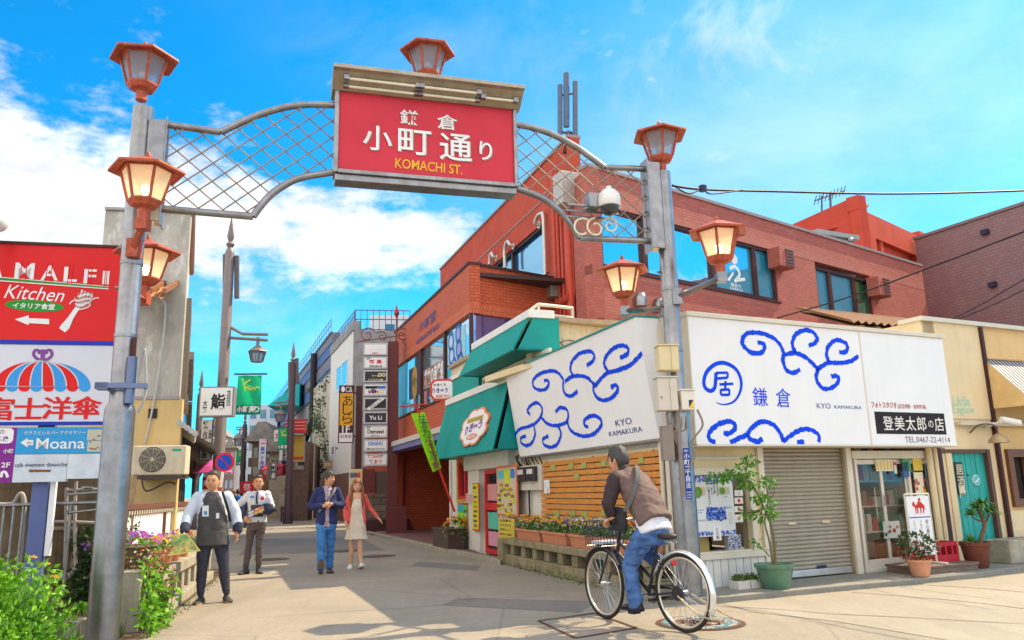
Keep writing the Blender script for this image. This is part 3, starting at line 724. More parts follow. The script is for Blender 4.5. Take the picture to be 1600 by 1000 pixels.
mb=MB();mb.fbox(RF,wn0-.1,wn1+.1,-1.0,-.95,GZ,3);mb.fbox(RF,wn0-.1,wn1+.1,-.95,-.18,wnz0-.1,wnz0-.02);mb.build('display_box',M('dark_display',(.06,.045,.035),.8),win)
# roller shutter: one curtain of curved slats
mb=MB();ns=30;zb=RF.Z(1270,905);zb=GZ+.02;prof=[]
for i in range(ns):
 z=lerp(zb+.09,zs0,i/ns);h=(zs0-zb-.09)/ns
 prof+=[(-.09,z),(-.062,z+h*.25),(-.058,z+h*.55),(-.075,z+h*.85)]
prof.append((-.09,zs0));vs=[]
for n,z in prof:vs+=[RF.P(sh0-.03,n,z),RF.P(sh1,n,z)]
mb.add(vs,[(2*i,2*i+1,2*i+3,2*i+2)for i in range(len(prof)-1)])
SHUT=M('shutter_grey',(.40,.365,.30),.5,.25,var=.08,vs=3,dirt=.35,dirt_c=(.2,.16,.1))
shut=mb.build('roller_shutter',SHUT,shop,smooth=40)
mb=MB();mb.fbox(RF,sh0-.03,sh1,-.09,-.045,zb,zb+.09);mb.build('bottom_bar',M('bare_aluminium',(.66,.66,.68),.35,.8),shut,bevel=.006)
mb=MB();uc=lerp(sh0,sh1,.55);mb.fbox(RF,uc,uc+.17,-.045,-.03,zb+.10,zb+.135,0)
for f in(.27,.68):uc=lerp(sh0,sh1,f);mb.fbox(RF,uc,uc+.14,-.062,-.05,lerp(zb,zs0,.40),lerp(zb,zs0,.40)+.035,1)
mb.build('handle',[NAVY,M('ivory_latch',(.6,.5,.32),.5)],shut)
# ------------------------------------------------------------------ storefront with glass doors
store=thing('photo_studio',RF.P(st0,0,0),'ivory framed glass shopfront with three sliding panes crowded with cards and goods','shopfront')
mb=MB();zt=zs0-.04;mb.fbox(RF,st0-.05,st1+.05,-.12,.0,zt-.12,zt)
mb.fbox(RF,st0-.05,st0,-.12,.03,GZ,zt-.12);mb.fbox(RF,st1,st1+.05,-.12,.03,GZ,zt-.12);mb.fbox(RF,st0,st1,-.12,.01,GZ,GZ+.05)
mb.build('outer_frame',FRAMEW,store,bevel=.005)
zd=zt-.13
for i in range(3):
 a=lerp(st0,st1,i/3)+.005;b=lerp(st0,st1,(i+1)/3)+(.03 if i<2 else-.005);nn=(-.05,-.085,-.05)[i]
 mb=MB();mb.fbox(RF,a,a+.06,nn-.03,nn,GZ+.05,zd);mb.fbox(RF,b-.06,b,nn-.03,nn,GZ+.05,zd)
 mb.fbox(RF,a+.06,b-.06,nn-.03,nn,GZ+.05,GZ+.17);mb.fbox(RF,a+.06,b-.06,nn-.03,nn,zd-.07,zd)
 d=mb.build('sliding_door',FRAMEW,store,bevel=.004)
 MB().fbox(RF,a+.06,b-.06,nn-.018,nn-.012,GZ+.17,zd-.07).build('glass',CLEAR,d)
 mb=MB();mb.fbox(RF,b-.045,b-.015,nn,nn+.006,1.0,1.16);mb.build('handle',STEEL,d)
rr=random.Random(3)
mb=MB();mb.fbox(RF,st0-.3,st1+.3,-1.75,-1.7,GZ,2.8);mb.fbox(RF,st0-.3,st0-.25,-1.7,-.13,GZ,2.8);mb.fbox(RF,st1+.25,st1+.3,-1.7,-.13,GZ,2.8);mb.fbox(RF,st0-.25,st1+.25,-1.7,-.13,2.7,2.8);mb.fbox(RF,st0-.25,st1+.25,-1.7,-.13,.0,GZ+.02)
mb.build('interior',M('shop_interior',(.62,.52,.36),.8,var=.2),store)
PAL=[(.6,.05,.05),(.7,.5,.08),(.08,.3,.12),(.6,.6,.55),(.05,.12,.35),(.45,.2,.1),(.7,.65,.5),(.3,.08,.2),(.1,.35,.35),(.03,.03,.03)]
GOODS=[paint(*c)for c in PAL]
mb=MB()
for lev in(.55,.95,1.35,1.75,2.15):
 mb.fbox(RF,st0-.2,st1+.2,-1.15,-.8,lev,lev+.03,6)
 u=st0-.15
 while u<st1+.1:
  w=rr.uniform(.05,.18);h=rr.uniform(.08,.3);mb.fbox(RF,u,u+w*.9,-1.1,-.85+rr.uniform(0,.06),lev+.03,lev+.03+h,rr.choice([0,1,2,3,5,6,9,5,6]));u+=w
mb.fbox(RF,st0,lerp(st0,st1,.3),-.75,-.4,GZ,.95,3);mb.fbox(RF,lerp(st0,st1,.38),lerp(st0,st1,.65),-.7,-.4,GZ,.42,5)
for k in range(12):a=lerp(st0,lerp(st0,st1,.3),rr.random());mb.fbox(RF,a,a+rr.uniform(.04,.1),-.8,-.5,.95,1.0+rr.uniform(.05,.4),rr.choice([9,0,6,9,3]))
mb.build('goods',GOODS,store)
mb=MB()
def card(px0,py0,px1,py1,c,n=-.03):rp(mb,RF,px0,py0,px1,py1,n,c)
for a in((1408,712,1424,736,2),(1425,715,1442,735,1),(1409,722,1421,745,4),(1427,738,1446,775,6),(1367,718,1396,736,6),(1395,718,1402,740,3),(1379,815,1408,840,3),(1366,762,1372,810,6)):card(*a)
for k in range(9):x=rr.uniform(1428,1444);y=rr.uniform(740,770);card(x,y,x+4,y+5,rr.choice([0,1,5,7]),-.025)
for k in range(5):card(1369+5.4*k,720,1373+5.4*k,734,1,-.025)
for k in range(10):x=rr.uniform(1380,1403);y=rr.uniform(820,834);card(x,y,x+4,y+4,rr.choice([0,1,2,5]),-.025)
card(1396,722,1401,727,0,-.025)
mb.build('card',GOODS,store)
# ------------------------------------------------------------------ big white signs of the corner shop
S2=.40
su0,su1=RF.U(1081,590,S2),RF.U(1484,615,S2);sz1=.5*(RF.Z(1081,488,S2)+RF.Z(1483,535,S2));sz0=.5*(RF.Z(1092,693,S2)+RF.Z(1485,696,S2))
sdv=RF.U(1351,600,S2)
def zq(X,Y,x0,y0,k):return x0+k*X,y0+k*Y
sg=thing('shop_sign',RF.P(su0,S2,sz0),'wide white shop sign with blue swirls, circled emblem and black name panel','shop sign','white signs of the corner shop')
MB().fbox(RF,su0,su1,.02,S2,sz0,sz1).build('sign_box',WHITE,sg,bevel=.006)
mb=MB();mb.fbox(RF,su0-.03,su1+.02,-.1,S2+.03,sz1,sz1+.06);mb.fbox(RF,su0-.015,su0+.0,.0,S2+.012,sz0,sz1);mb.fbox(RF,sdv-.012,sdv+.012,S2,S2+.008,sz0,sz1);mb.fbox(RF,su0,su1,.02,S2+.015,sz0-.025,sz0)
for f in(.02,.3,.62):mb.tube([RF.P(lerp(su0,su1,f),.05,sz1+.1),RF.P(lerp(su0,su1,f)+.35,.05,sz1+.1)],.03,8)
mb.build('cap',FRAMEW,sg,bevel=.005)
mb=MB();N2=S2+.004;fz=lambda u,z:RF.P(u,N2,z)
def trace(fr,strokes,x0,y0,k,n,w,rough=.28):
 for pts in strokes:
  ww=w
  if isinstance(pts,tuple):pts,ww=pts
  g=[fr.q(x0+k*X,y0+k*Y,n)for X,Y in pts]
  mb.ribbon(g,ww,lambda u,z:fr.P(u,n,z),rough=rough,step=.022)
W_=.065
trace(RF,[[(515,292),(545,292),(558,320),(535,350),(480,350),(430,310),(425,265),(460,232),(520,230),(590,250),(640,290),(670,350),(668,400),(690,455),(730,470),(770,450)],
 [(680,362),(740,352),(800,375),(850,420),(880,458)],[(745,352),(725,305),(735,255),(780,218),(840,222),(872,260),(855,295),(822,308)],
 [(880,440),(866,500),(895,555),(940,568),(990,540),(1003,505),(985,488),(958,495)],[(875,450),(930,414),(1000,412),(1070,403),(1120,368)],
 [(945,410),(930,360),(945,305),(990,275),(1040,290),(1055,325),(1035,348),(1005,345)],[(310,830),(345,835),(382,800),(365,768),(310,768),(250,800),(222,840),(228,875),(262,889)],
 [(350,889),(400,865),(450,840),(480,800),(540,766),(600,778),(650,830),(667,886)],[(450,842),(470,870),(510,884),(545,868)],[(668,886),(720,842),(780,813),(840,815),(885,850),(880,886)],[(752,886),(795,886)]],1050,460,.26,N2,W_)
trace(RF,[([(268,650),(310,662),(370,645),(408,590),(416,520),(385,450),(320,413),(260,420),(210,465),(192,520),(200,560),(230,580),(256,562),(263,510),(265,470)],[.012,.03,.05,.055,.055,.055,.055])],1050,460,.26,N2,.05,.02)
trace(RF,[[(266,472),(300,471),(335,470)],[(335,470),(335,500)],[(335,500),(270,506)],[(285,541),(368,537)],[(322,520),(320,572)],[(293,574),(345,570)],[(345,570),(345,604)],[(345,603),(294,604)],[(294,604),(293,572)]],1050,460,.26,N2,.036,.02)
for ch,X,Y in(('鎌',530,615),('倉',670,622)):px,py=zq(X,Y,1050,460,.26);tp(mb,RF,ch,px,py,N2,112*.26,bold=.003)
mb.build('blue_design',paint(.002,.060,.74,.8),sg)
mb=MB()
for s_,X,Y,h,w in(('KYO',912,670,31,82),('KAMAKURA',1058,678,20,162)):px,py=zq(X,Y,1050,460,.26);tp(mb,RF,s_,px,py,N2,h*.26,w*.26)
mb.build('shop_lettering',paint(.02,.06,.25),sg)
mb=MB();rp(mb,RF,1366,643,1479,679,N2-.002);pn=mb.build('name_panel',paint(.022,.012,.012),sg)
mb=MB();
for i,(ch,x,h)in enumerate((('登',1388,22),('美',1405.5,22),('太',1423,22),('郎',1440,22),('の',1454.5,13),('店',1467.5,21))):tp(mb,RF,ch,x,661+i*.4,N2+.006,h,bold=.006)
mb.build('lettering',paint(.75,.74,.7),pn)
mb=MB();tp(mb,RF,'フォトスタジオ',1361.5,632,N2,10,40,align='l',bold=.02);tp(mb,RF,'(記念撮影・証明写真)',1403,635,N2,8,45,align='l',bold=.005);mb.build('red_lettering',paint(.45,.06,.02),sg)
mb=MB();tp(mb,RF,'TEL.0467-22-4114',1450,687,N2,9,70,bold=.0);mb.build('phone_number',paint(.12,.1,.12),sg)
# leaning sign on the street side
lz1=.5*(LF.Z(797,576,.42)+LF.Z(1002,496,.42));lz0=.5*(LF.Z(804,714,.16)+LF.Z(1019,688,.16))
LT=Tilt(LF,.16,lz0,.42,lz1)
lu0,lu1=LT.U(800,645),LT.U(1011,590)
sg=thing('shop_sign',LF.P(lu1,.16,lz0),'leaning white shop sign with blue swirls and small KYO lettering above an orange board','shop sign','white signs of the corner shop')
mb=MB();P=LT.P;Q=lambda u,z:LF.P(u,.03,z)
mb.hexa([P(lu0,0,lz0),P(lu1,0,lz0),Q(lu1,lz0),Q(lu0,lz0),P(lu0,0,lz1),P(lu1,0,lz1),Q(lu1,lz1),Q(lu0,lz1)]);mb.build('sign_box',WHITE,sg,bevel=.006)
mb=MB();mb.fbox(LF,lu0-.01,lu1+.01,.0,.445,lz1,lz1+.022);mb.build('green_edge',GREENTIN,sg)
mb=MB();mb.fbox(LF,lu0,lu1+.01,.02,.18,lz0-.03,lz0);mb.build('cap',STEEL,sg)
mb=MB()
trace(LT,[[(268,440),(290,440),(298,460),(280,490),(240,498),(206,478),(203,440),(240,402),(300,384),(350,392),(385,440),(382,480),(395,520),(430,533),(470,505)],
 [(395,447),(430,420),(480,412),(530,425),(560,455),(585,472)],[(447,416),(428,380),(435,330),(480,280),(540,265),(570,290),(560,325),(525,348)],
 [(572,462),(565,500),(590,545),(630,560),(680,540),(712,495),(700,467),(670,482)],[(580,470),(610,430),(650,395),(720,376),(790,345),(858,275)],
 [(655,388),(632,350),(635,310),(670,260),(720,232),(770,240),(770,280),(725,305)],[(92,772),(120,735),(180,715),(220,695),(250,658)],
 [(250,655),(258,610),(230,575),(190,590),(168,625),(185,642)],[(205,708),(215,760),(195,815),(160,831),(130,812),(132,785),(160,775)],
 [(248,658),(290,700),(340,712),(380,702),(410,688)],[(352,712),(370,760),(350,820),(310,841),(268,825),(262,795),(295,775)],[(405,695),(415,645),(400,610),(365,605),(338,630)],
 [(408,690),(430,740),(490,772),(560,765),(610,715),(605,670),(560,652),(515,675),(512,710),(535,720)]],780,480,.26,.006,.062)
mb.build('blue_design',paint(.002,.060,.74,.8),sg)
mb=MB()
for s_,X,Y,h,w,r in(('KYO',745,690,40,100,.0),('KAMAKURA',755,748,32,205,.0)):px,py=zq(X,Y,780,480,.26);tp(mb,LT,s_,px,py,.006,h*.26,w*.26)
mb.build('shop_lettering',paint(.02,.06,.25),sg)
# ------------------------------------------------------------------ street-side wall of the corner shop
wl0=LF.U(806,760)
mb=MB();mb.fbox(LF,wl0,-.16,-.14,-.02,0,ZT-.15);mb.fbox(LF,wl0,-.16,-5,-.14,ZT-.13,ZT-.02)
mb.build('wall_street',CORR,shop)
mb=MB();corrug(mb,[LF.P(wl0,0,.0),LF.P(-.2,0,.0),LF.P(-.2,0,ZT-.3),LF.P(wl0,0,ZT-.3)],62,.010);mb.build('siding',CORR,shop)
mb=MB();mb.fbox(LF,-.2,-.02,-.02,.05,0,ZT-.1);mb.fbox(LF,-.05,.03,.05,.08,0,ZT-.1);mb.fbox(LF,-.01,.03,-.12,.05,0.0,ZT)
mb.tube([LF.P(-.10,.10,0),LF.P(-.10,.10,lz0)],.032,8);mb.build('corner_trim',FRAMEW,shop,bevel=.006)
mb=MB();mb.fbox(LF,wl0+.02,-.1,.0,.05,lz0-.17,lz0-.10);mb.build('ledge',CREAM,shop)
# orange slatted board
a=rect(LF,845,762,1036,762,.09);bz0=.5*(LF.Z(850,805,.09)+LF.Z(1038,810,.09));bz1=.5*(LF.Z(845,722,.09)+LF.Z(1034,700,.09))
bd=thing('slatted_board',LF.P(a[0],.05,bz0),'orange varnished board of ten horizontal planks with green paper squares behind the cyclist','wooden board')
mb=MB();nb=10
for i in range(nb):
 z0=lerp(bz0,bz1,i/nb);z1=lerp(bz0,bz1,(i+1)/nb)-.016;j=random.uniform(-.012,.012);mb.fbox(LF,a[0]+j,a[1]+j,.065,.09+random.uniform(-.004,.004),z0,z1)
mb.build('plank',wood('orange_pine',(.62,.235,.035),dirv=False),bd,bevel=.004)
mb=MB()
for f in(.06,.5,.94):u=lerp(a[0],a[1],f);mb.fbox(LF,u-.03,u+.03,.02,.065,bz0,bz1)
mb.build('batten',wood('batten_wood',(.35,.18,.07)),bd)
mb=MB()
for X,Y in((200,160),(288,150),(350,148),(447,138),(316,200),(630,121),(219,380),(296,381),(357,384),(447,380)):
 px,py=800+.32*X,680+.32*Y;rp(mb,LF,px-4,py-4,px+4,py+4,.0955)
mb.build('paper_square',paint(.30,.36,.10),bd)
mb=MB();rp(mb,LF,850,750,859,771,.098);nt=mb.build('notice',WHITE,bd)
mb=MB();u,z=LF.q(855.5,752,.1025);mb.text(LF,'千と鎌倉',u,.1045,z,.055,vert=True);u,z=LF.q(852.3,754,.1025);mb.text(LF,'準備中',u,.1045,z,.03,vert=True);mb.build('lettering',BLACK,nt)
# electricity meters
a=rect(LF,806,727,843,766,.16)
mt=tag(MB().fbox(LF,a[0],a[1],.0,.12,a[2],a[3]).build('meter_box',M('meter_grey',(.55,.53,.46),.5,dirt=.2),loc=LF.P(a[0],.0,a[2])),'grey meter box with two dark glass electricity meters beside orange board','meter box')
for f in(.28,.68):
 u=lerp(a[0],a[1],f);w=(a[1]-a[0])*.17;z0=lerp(a[2],a[3],.35)
 mb=MB();mb.fbox(LF,u-w,u+w,.12,.2,z0,a[3]-.03);d=mb.build('meter',paint(.03,.025,.03,.2),mt,bevel=.015)
 mb=MB();mb.fbox(LF,u-w*.7,u+w*.7,.2,.204,lerp(z0,a[3],.45),lerp(z0,a[3],.75));mb.build('dial',paint(.55,.55,.52),d)
mb=MB()
for k in range(14):u=lerp(a[0],a[1],random.random());mb.tube(cr([LF.P(u,.08,a[3]),LF.P(u+random.uniform(-.1,.1),.15,a[3]+.12),LF.P(u+random.uniform(-.25,.25),.12,a[3]+.2),LF.P(u+random.uniform(-.2,.3),.03,a[3]+.24)],4),.011,5)
mb.tube([LF.P(lerp(a[0],a[1],.35),.06,a[2]),LF.P(lerp(a[0],a[1],.35),.06,.5)],.02,6)
tag(mb.build('meter_wires',paint(.03,.03,.03),loc=LF.P(a[0],0,a[3]),smooth=60),'tangle of black wires above the electricity meters under the leaning sign','wires')
# ------------------------------------------------------------------ poster in the corner window
a=rect(RF,1081,743,1147,838,.012)
po=tag(MB().fbox(RF,a[0],a[1],.004,.012,a[2],a[3]).build('window_poster',paint(.72,.73,.75),loc=RF.P(a[0],0,a[2])),'white and blue poster of a wrapped gift box in corner shop window','poster')
mb=MB();pw,ph=a[1]-a[0],a[3]-a[2];pp=lambda x,y:(a[0]+pw*x,a[3]-ph*y)
rr=random.Random(11)
def fleck(x0,y0,x1,y1,n,s_,ms):
 for _ in range(n):
  x,y=pp(rr.uniform(x0,x1),rr.uniform(y0,y1));g=rr.uniform(0,3.1);s1=s_*rr.uniform(.5,1.3);c,q=math.cos(g)*s1,math.sin(g)*s1
  mb.add([RF.P(x-c,.0145,z_)for z_ in()]+[RF.P(x+dx,.015+.0003*rr.random(),y+dy)for dx,dy in((-c-q*.4,-q+c*.4),(c-q*.4,q+c*.4),(c+q*.4,q-c*.4),(-c+q*.4,-q-c*.4))],[(3,2,1,0)],rr.choice(ms))
fleck(.0,.0,1,.1,150,.016,[0,0,2]);fleck(.0,.92,1,.99,150,.014,[0,0,2]);fleck(.33,.53,.78,.74,260,.016,[0,0,2,3])
for x,y,w,h,mm in((.32,.61,.45,.06,0),(.06,.2,.26,.13,4),(.62,.2,.3,.12,4),(.1,.56,.17,.012,2),(.1,.6,.13,.012,2),(.1,.72,.2,.03,5),(.72,.52,.22,.04,5),(.86,.62,.02,.2,4),(.91,.62,.015,.2,4)):
 x0,y0=pp(x,y);mb.fbox(RF,x0,x0+pw*w,.010,.0142,y0-ph*h,y0,mm)
for x,y,r,mm in((.16,.27,.1,6),(.74,.26,.07,6),(.28,.24,.06,7)):x0,y0=pp(x,y);mb.lathe(RF.P(x0,.0142,y0),[(pw*r,0),(pw*r,.002)],18,mm,axis=RF.n)
mb.ribbon([pp(.36,.03),pp(.34,.08),pp(.4,.13),pp(.52,.13),pp(.58,.07),pp(.55,.01)],.014,lambda u,z:RF.P(u,.0165,z),0)
x0,y0=pp(.46,.075);mb.text(RF,'居',x0,.0175,y0,ph*.07,m=0,bold=.02)
mb.build('picture',[paint(.01,.05,.42),WHITE,paint(.15,.3,.65),paint(.03,.12,.5),paint(.55,.52,.42),paint(.4,.5,.65),paint(.16,.3,.05),paint(.62,.55,.35)],po)
mb=MB()
for t_,x,y,h in(('お土産',.55,.16,.055),('新しい',.49,.2,.05),('鎌倉のおみやげ',.42,.19,.05),('ぜひどうぞ',.62,.16,.045)):x0,y0=pp(x,y);mb.text(RF,t_,x0,.017,y0,ph*h*.8,vert=True,bold=.01)
for t_,x,y in(('抹茶味',.14,.36),('小豆味',.8,.36)):x0,y0=pp(x,y);mb.text(RF,t_,x0,.017,y0,ph*.025)
x0,y0=pp(.44,.84);mb.fbox(RF,x0,x0+pw*.19,.012,.019,y0-ph*.23,y0+ph*.0,1);mb.text(RF,'どら焼',x0+pw*.1,.021,y0-ph*.02,ph*.06,vert=True,bold=.01)
mb.build('lettering',[BLACK,WHITE],po)
mb=MB()
for i,c in enumerate((3,0,5,1)):
 b=rect(RF,1148,(772,777.5,791,804)[i]-(6 if i==0 else 0),1161,(775,787,800,816)[i],-.045);mb.fbox(RF,b[0],b[1],-.055,-.045,b[2],b[3],0);mb.lathe(RF.P((b[0]+b[1])/2,-.045,(b[2]+b[3])/2),[(.026,0),(.026,.003)],14,1+i,axis=RF.n)
mb.build('picture_card',[WHITE,paint(.6,.58,.5),paint(.6,.06,.02),paint(.5,.2,.05),paint(.6,.35,.06)],win)
mb=MB();b=rect(RF,1138,836,1158,857,-.1);mb.fbox(RF,b[0],b[1],-.18,-.1,wnz0-.02,b[3],0)
for _ in range(120):
 u,z=rr.uniform(b[0],b[1]-.015),rr.uniform(wnz0,b[3]-.015);mb.fbox(RF,u,u+.015,-.1,-.0985,z,z+.012,1)
b=rect(RF,1088,838,1108,859,-.1);mb.fbox(RF,b[0],b[1],-.12,-.1,wnz0-.02,b[3],2)
mb.build('gift_box',[WHITE,paint(.01,.06,.4),paint(.45,.33,.12)],win)
# ------------------------------------------------------------------ sweet shop with teal awnings, next along the street
L2=LF
ru0,ru1=LF.U(706,800),wl0
rik=thing('sweet_shop',LF.P((ru0+ru1)/2,0,0),'small white sweet shop with two teal corrugated awnings and a red framed door','shop')
d0,d1=LF.U(758,800),LF.U(783,800);dz=LF.Z(775,733)
w0,w1,wz0,wz1=rect(LF,719,720,737,777,0);ZR=4.0
mb=MB()
mb.fbox(LF,ru0,w0,-.15,0,0,ZR);mb.fbox(LF,w0,w1,-.15,0,0,wz0);mb.fbox(LF,w0,w1,-.15,0,wz1,ZR);mb.fbox(LF,w1,d0,-.15,0,0,ZR);mb.fbox(LF,d0,d1,-.15,0,dz,ZR);mb.fbox(LF,d1,ru1,-.15,0,0,ZR)
mb.fbox(LF,ru0,ru1+.4,-4,-.15,ZR-.1,ZR);mb.fbox(LF,ru0,ru0+.12,-4,-.15,0,ZR-.1)
WALLW=M('white_render',(.66,.64,.60),.7,var=.05,dirt=.25,dirt_c=(.42,.36,.27))
mb.build('wall',WALLW,rik)
mb=MB();mb.fbox(LF,w1+.02,d0-.12,0,.10,0,dz+.02);mb.fbox(LF,w1-.12,ru1,0,.16,dz+.02,dz+.52);mb.fbox(LF,ru0-.02,ru0+.07,0,.06,0,dz+.4);mb.fbox(LF,d1+.05,d1+.2,0,.05,0,dz);mb.build('pillar',WALLW,rik,bevel=.008)
REDF=M('red_door_frame',(.60,.03,.035),.4,var=.05)
mb=MB();frame(mb,LF,d0+.06,d1,.04,dz,.09,-.07,.03);mb.fbox(LF,d0+.15,d1-.09,-.06,.025,.95,1.10)
dr=mb.build('door',REDF,rik,bevel=.006);mb=MB();mb.fbox(LF,d0+.15,d1-.09,-.03,-.02,.13,dz-.09);mb.build('glass',GLASSD,dr)
mb=MB();
for(z0,z1,c)in((1.15,1.5,0),(.55,.9,1),(.2,.5,2),(1.75,1.9,3),(2.0,2.1,4)):mb.fbox(LF,d0+.17,d1-.12,-.018,-.012,z0,z1,c)
mb.build('notice',[paint(.62,.3,.3),paint(.1,.5,.4),paint(.65,.3,.42),paint(.1,.5,.05),paint(.6,.1,.03)],dr)
mb=MB();frame(mb,LF,w0-.14,w1+.02,wz0-.14,wz1+.14,.09,0,.06,0);frame(mb,LF,w0-.05,w1,wz0-.05,wz1+.05,.08,-.05,.04,1);um=(w0+w1)/2;mb.fbox(LF,um-.03,um+.03,-.04,.03,wz0,wz1,1)
wn=mb.build('window',[M('ochre_frame',(.5,.33,.07),.6),REDF],rik,bevel=.004);mb=MB();mb.fbox(LF,w0,w1,-.06,-.05,wz0,wz1);mb.build('glass',GLASSD,wn)
mb=MB()
for px0,py0,px1,py1,c in((721,722,731,727,1),(725,742,728,750,0),(727,760,732,766,2),(733,735,736,770,3)):b=rect(LF,px0,py0,px1,py1,-.04);mb.fbox(LF,b[0],b[1],-.05,-.04,b[2],b[3],c)
mb.build('sticker',[paint(.6,.03,.03),paint(.05,.6,.05),paint(.5,.6,.05),paint(.6,.45,.05)],wn)
def awning(name,TL,TR,BR,BL,nt,nb,ribs,parent):
 z1=.5*(LF.Z(*TL,nt)+LF.Z(*TR,nt));z0=.5*(LF.Z(*BL,nb)+LF.Z(*BR,nb))
 u0=.5*(LF.U(*TL,nt)+LF.U(*BL,nb));u1=LF.U(*TR,nt)
 mb=MB();corrug(mb,[LF.P(u0,nb,z0),LF.P(u1,nb,z0),LF.P(u1,nt,z1),LF.P(u0,nt,z1)],ribs,.026)
 mb.quad(LF.P(u0+.02,nb-.07,z0),LF.P(u0+.02,nt-.07,z1),LF.P(u0+.02,-.3,z1),LF.P(u0+.02,-.3,z0));mb.quad(LF.P(u1-.02,nb-.07,z0),LF.P(u1-.02,-.3,z0),LF.P(u1-.02,-.3,z1),LF.P(u1-.02,nt-.07,z1))
 mb.quad(LF.P(u0,nb-.02,z0+.02),LF.P(u0,-.3,z0+.02),LF.P(u1,-.3,z0+.02),LF.P(u1,nb-.02,z0+.02));mb.quad(LF.P(u0,nt,z1),LF.P(u1,nt,z1),LF.P(u1,-.3,z1),LF.P(u0,-.3,z1))
 o=mb.build('awning',GREENTIN,parent)
 mb=MB();mb.fbox(LF,u0-.02,u1+.02,-.2,nt+.05,z1-.02,z1+.13);mb.build('fascia',paint(.7,.7,.68),o,bevel=.01)
 return u0,u1,z0,z1
A1=awning('low',(696,636),(797,592),(802,699),(680,717),.30,.66,36,rik)
A2=awning('high',(731,549),(829,497),(829,537),(727,581),.28,.62,26,rik)
b=rect(LF,757,575,829,605,.02);zb0,zb1=LF.Z(790,612,0),A2[2]
mb=MB();uL=LF.U(757,590);frame(mb,LF,uL,A2[1]+.3,A1[3]+.1,zb1,.07,0,.06);um=LF.U(790,590);mb.fbox(LF,um-.03,um+.03,0,.06,A1[3]+.17,zb1-.07)
wf=mb.build('window',FRAMEW,rik);mb=MB();mb.fbox(LF,uL+.07,A2[1]+.23,.0,.015,A1[3]+.17,zb1-.07);mb.build('glass',GLASSD,wf)
mb=MB();mb.fbox(LF,uL+.1,um-.05,.018,.024,A1[3]+.2,zb1-.09,0)
rr=random.Random(5)
for _ in range(26):u=rr.uniform(uL+.12,um-.12);z=rr.uniform(A1[3]+.22,zb1-.14);mb.fbox(LF,u,u+.06,.025,.028,z,z+.05,rr.choice([1,2,3,4]))
mb.fbox(LF,um+.05,um+.45,.018,.024,A1[3]+.2,zb1-.1,5);mb.build('curtain',[paint(.55,.55,.5),paint(.1,.4,.15),paint(.5,.45,.05),paint(.05,.25,.5),paint(.5,.12,.1),paint(.16,.10,.06)],wf)
mb=MB();u0=LF.U(712,600);corrug(mb,[LF.P(u0,.12,A1[3]+.1),LF.P(uL,.12,A1[3]+.1),LF.P(uL,.12,LF.Z(740,580,.1)),LF.P(u0,.12,LF.Z(720,590,.1))],16,.012)
zt_=LF.Z(730,585,.1);mb.fbox(LF,u0,uL,-.2,.10,A1[3]+.05,zt_);mb.build('side_panel',GREENTIN,rik)
mb=MB();mb.fbox(LF,u0-.03,uL+.02,-.2,.16,zt_+.02,zt_+.12);mb.build('fascia',paint(.66,.64,.58),rik)
# rusty upper wall above the corner shop, side of the sweet shop's upper floor
uo=LF.P(LF.U(830,540,.15),.15,0);UW=Fr((uo.x,uo.y),60)
zz1=.5*(UW.Z(835,499)+UW.Z(970,515));ue_=UW.U(1015,540)
mb=MB();mb.fbox(UW,.02,ue_,-.22,-.02,3.0,zz1-.04);mb.fbox(LF,ru0,LF.U(830,540,.15),-.3,-.02,ZR,zz1-.02);corrug(mb,[UW.P(0,0,3.2),UW.P(ue_,0,3.2),UW.P(ue_,0,zz1),UW.P(0,0,zz1)],24,.012)
CORR2=M('rusty_cream_siding',(.60,.52,.38),.6,var=.1,dirt=.55,dirt_c=(.33,.18,.07));mb.build('upper_wall',CORR2,rik)
mb=MB();mb.fbox(UW,-.05,ue_+.1,-.3,.16,zz1,zz1+.09);mb.fbox(LF,ru0,LF.U(830,540,.15),-3.5,.06,zz1-.015,zz1+.08);mb.fbox(UW,.4,ue_,-2.4,-.3,zz1-.03,zz1+.07);mb.fbox(UW,1.2,ue_,.0,.12,3.75,3.82);mb.build('roof',M('roof_rust',(.36,.27,.18),.7,dirt=.4),rik)
mb=MB()
ra0,ra1=UW.U(842,495,-.1),UW.U(895,495,-.1)
for u in(ra0,ra1):mb.tube([UW.P(u,-.1,zz1+.05),UW.P(u,-.1,zz1+.36)],.03,6)
for dz_ in(.15,.35):mb.tube([UW.P(ra0,-.1,zz1+dz_),UW.P(ra1,-.1,zz1+dz_)],.035,6)
mb.tube([UW.P(ra0-.35,-.1,zz1+.1),UW.P(ra0,-.1,zz1+.36)],.03,6)
mb.build('roof_rail',M('rail_cream',(.62,.55,.45),.5,dirt=.3),rik)
mb=MB()
for k in range(5):mb.tube(cr([UW.P(.1+.1*k,.05,zz1-.3),UW.P(.3+.2*k,.12,zz1-.5-.06*k),UW.P(.9+.2*k,.08,zz1-.35),UW.P(1.3,.03,zz1-.75)],5),.009,5)
mb.build('wire',BLACK,rik)
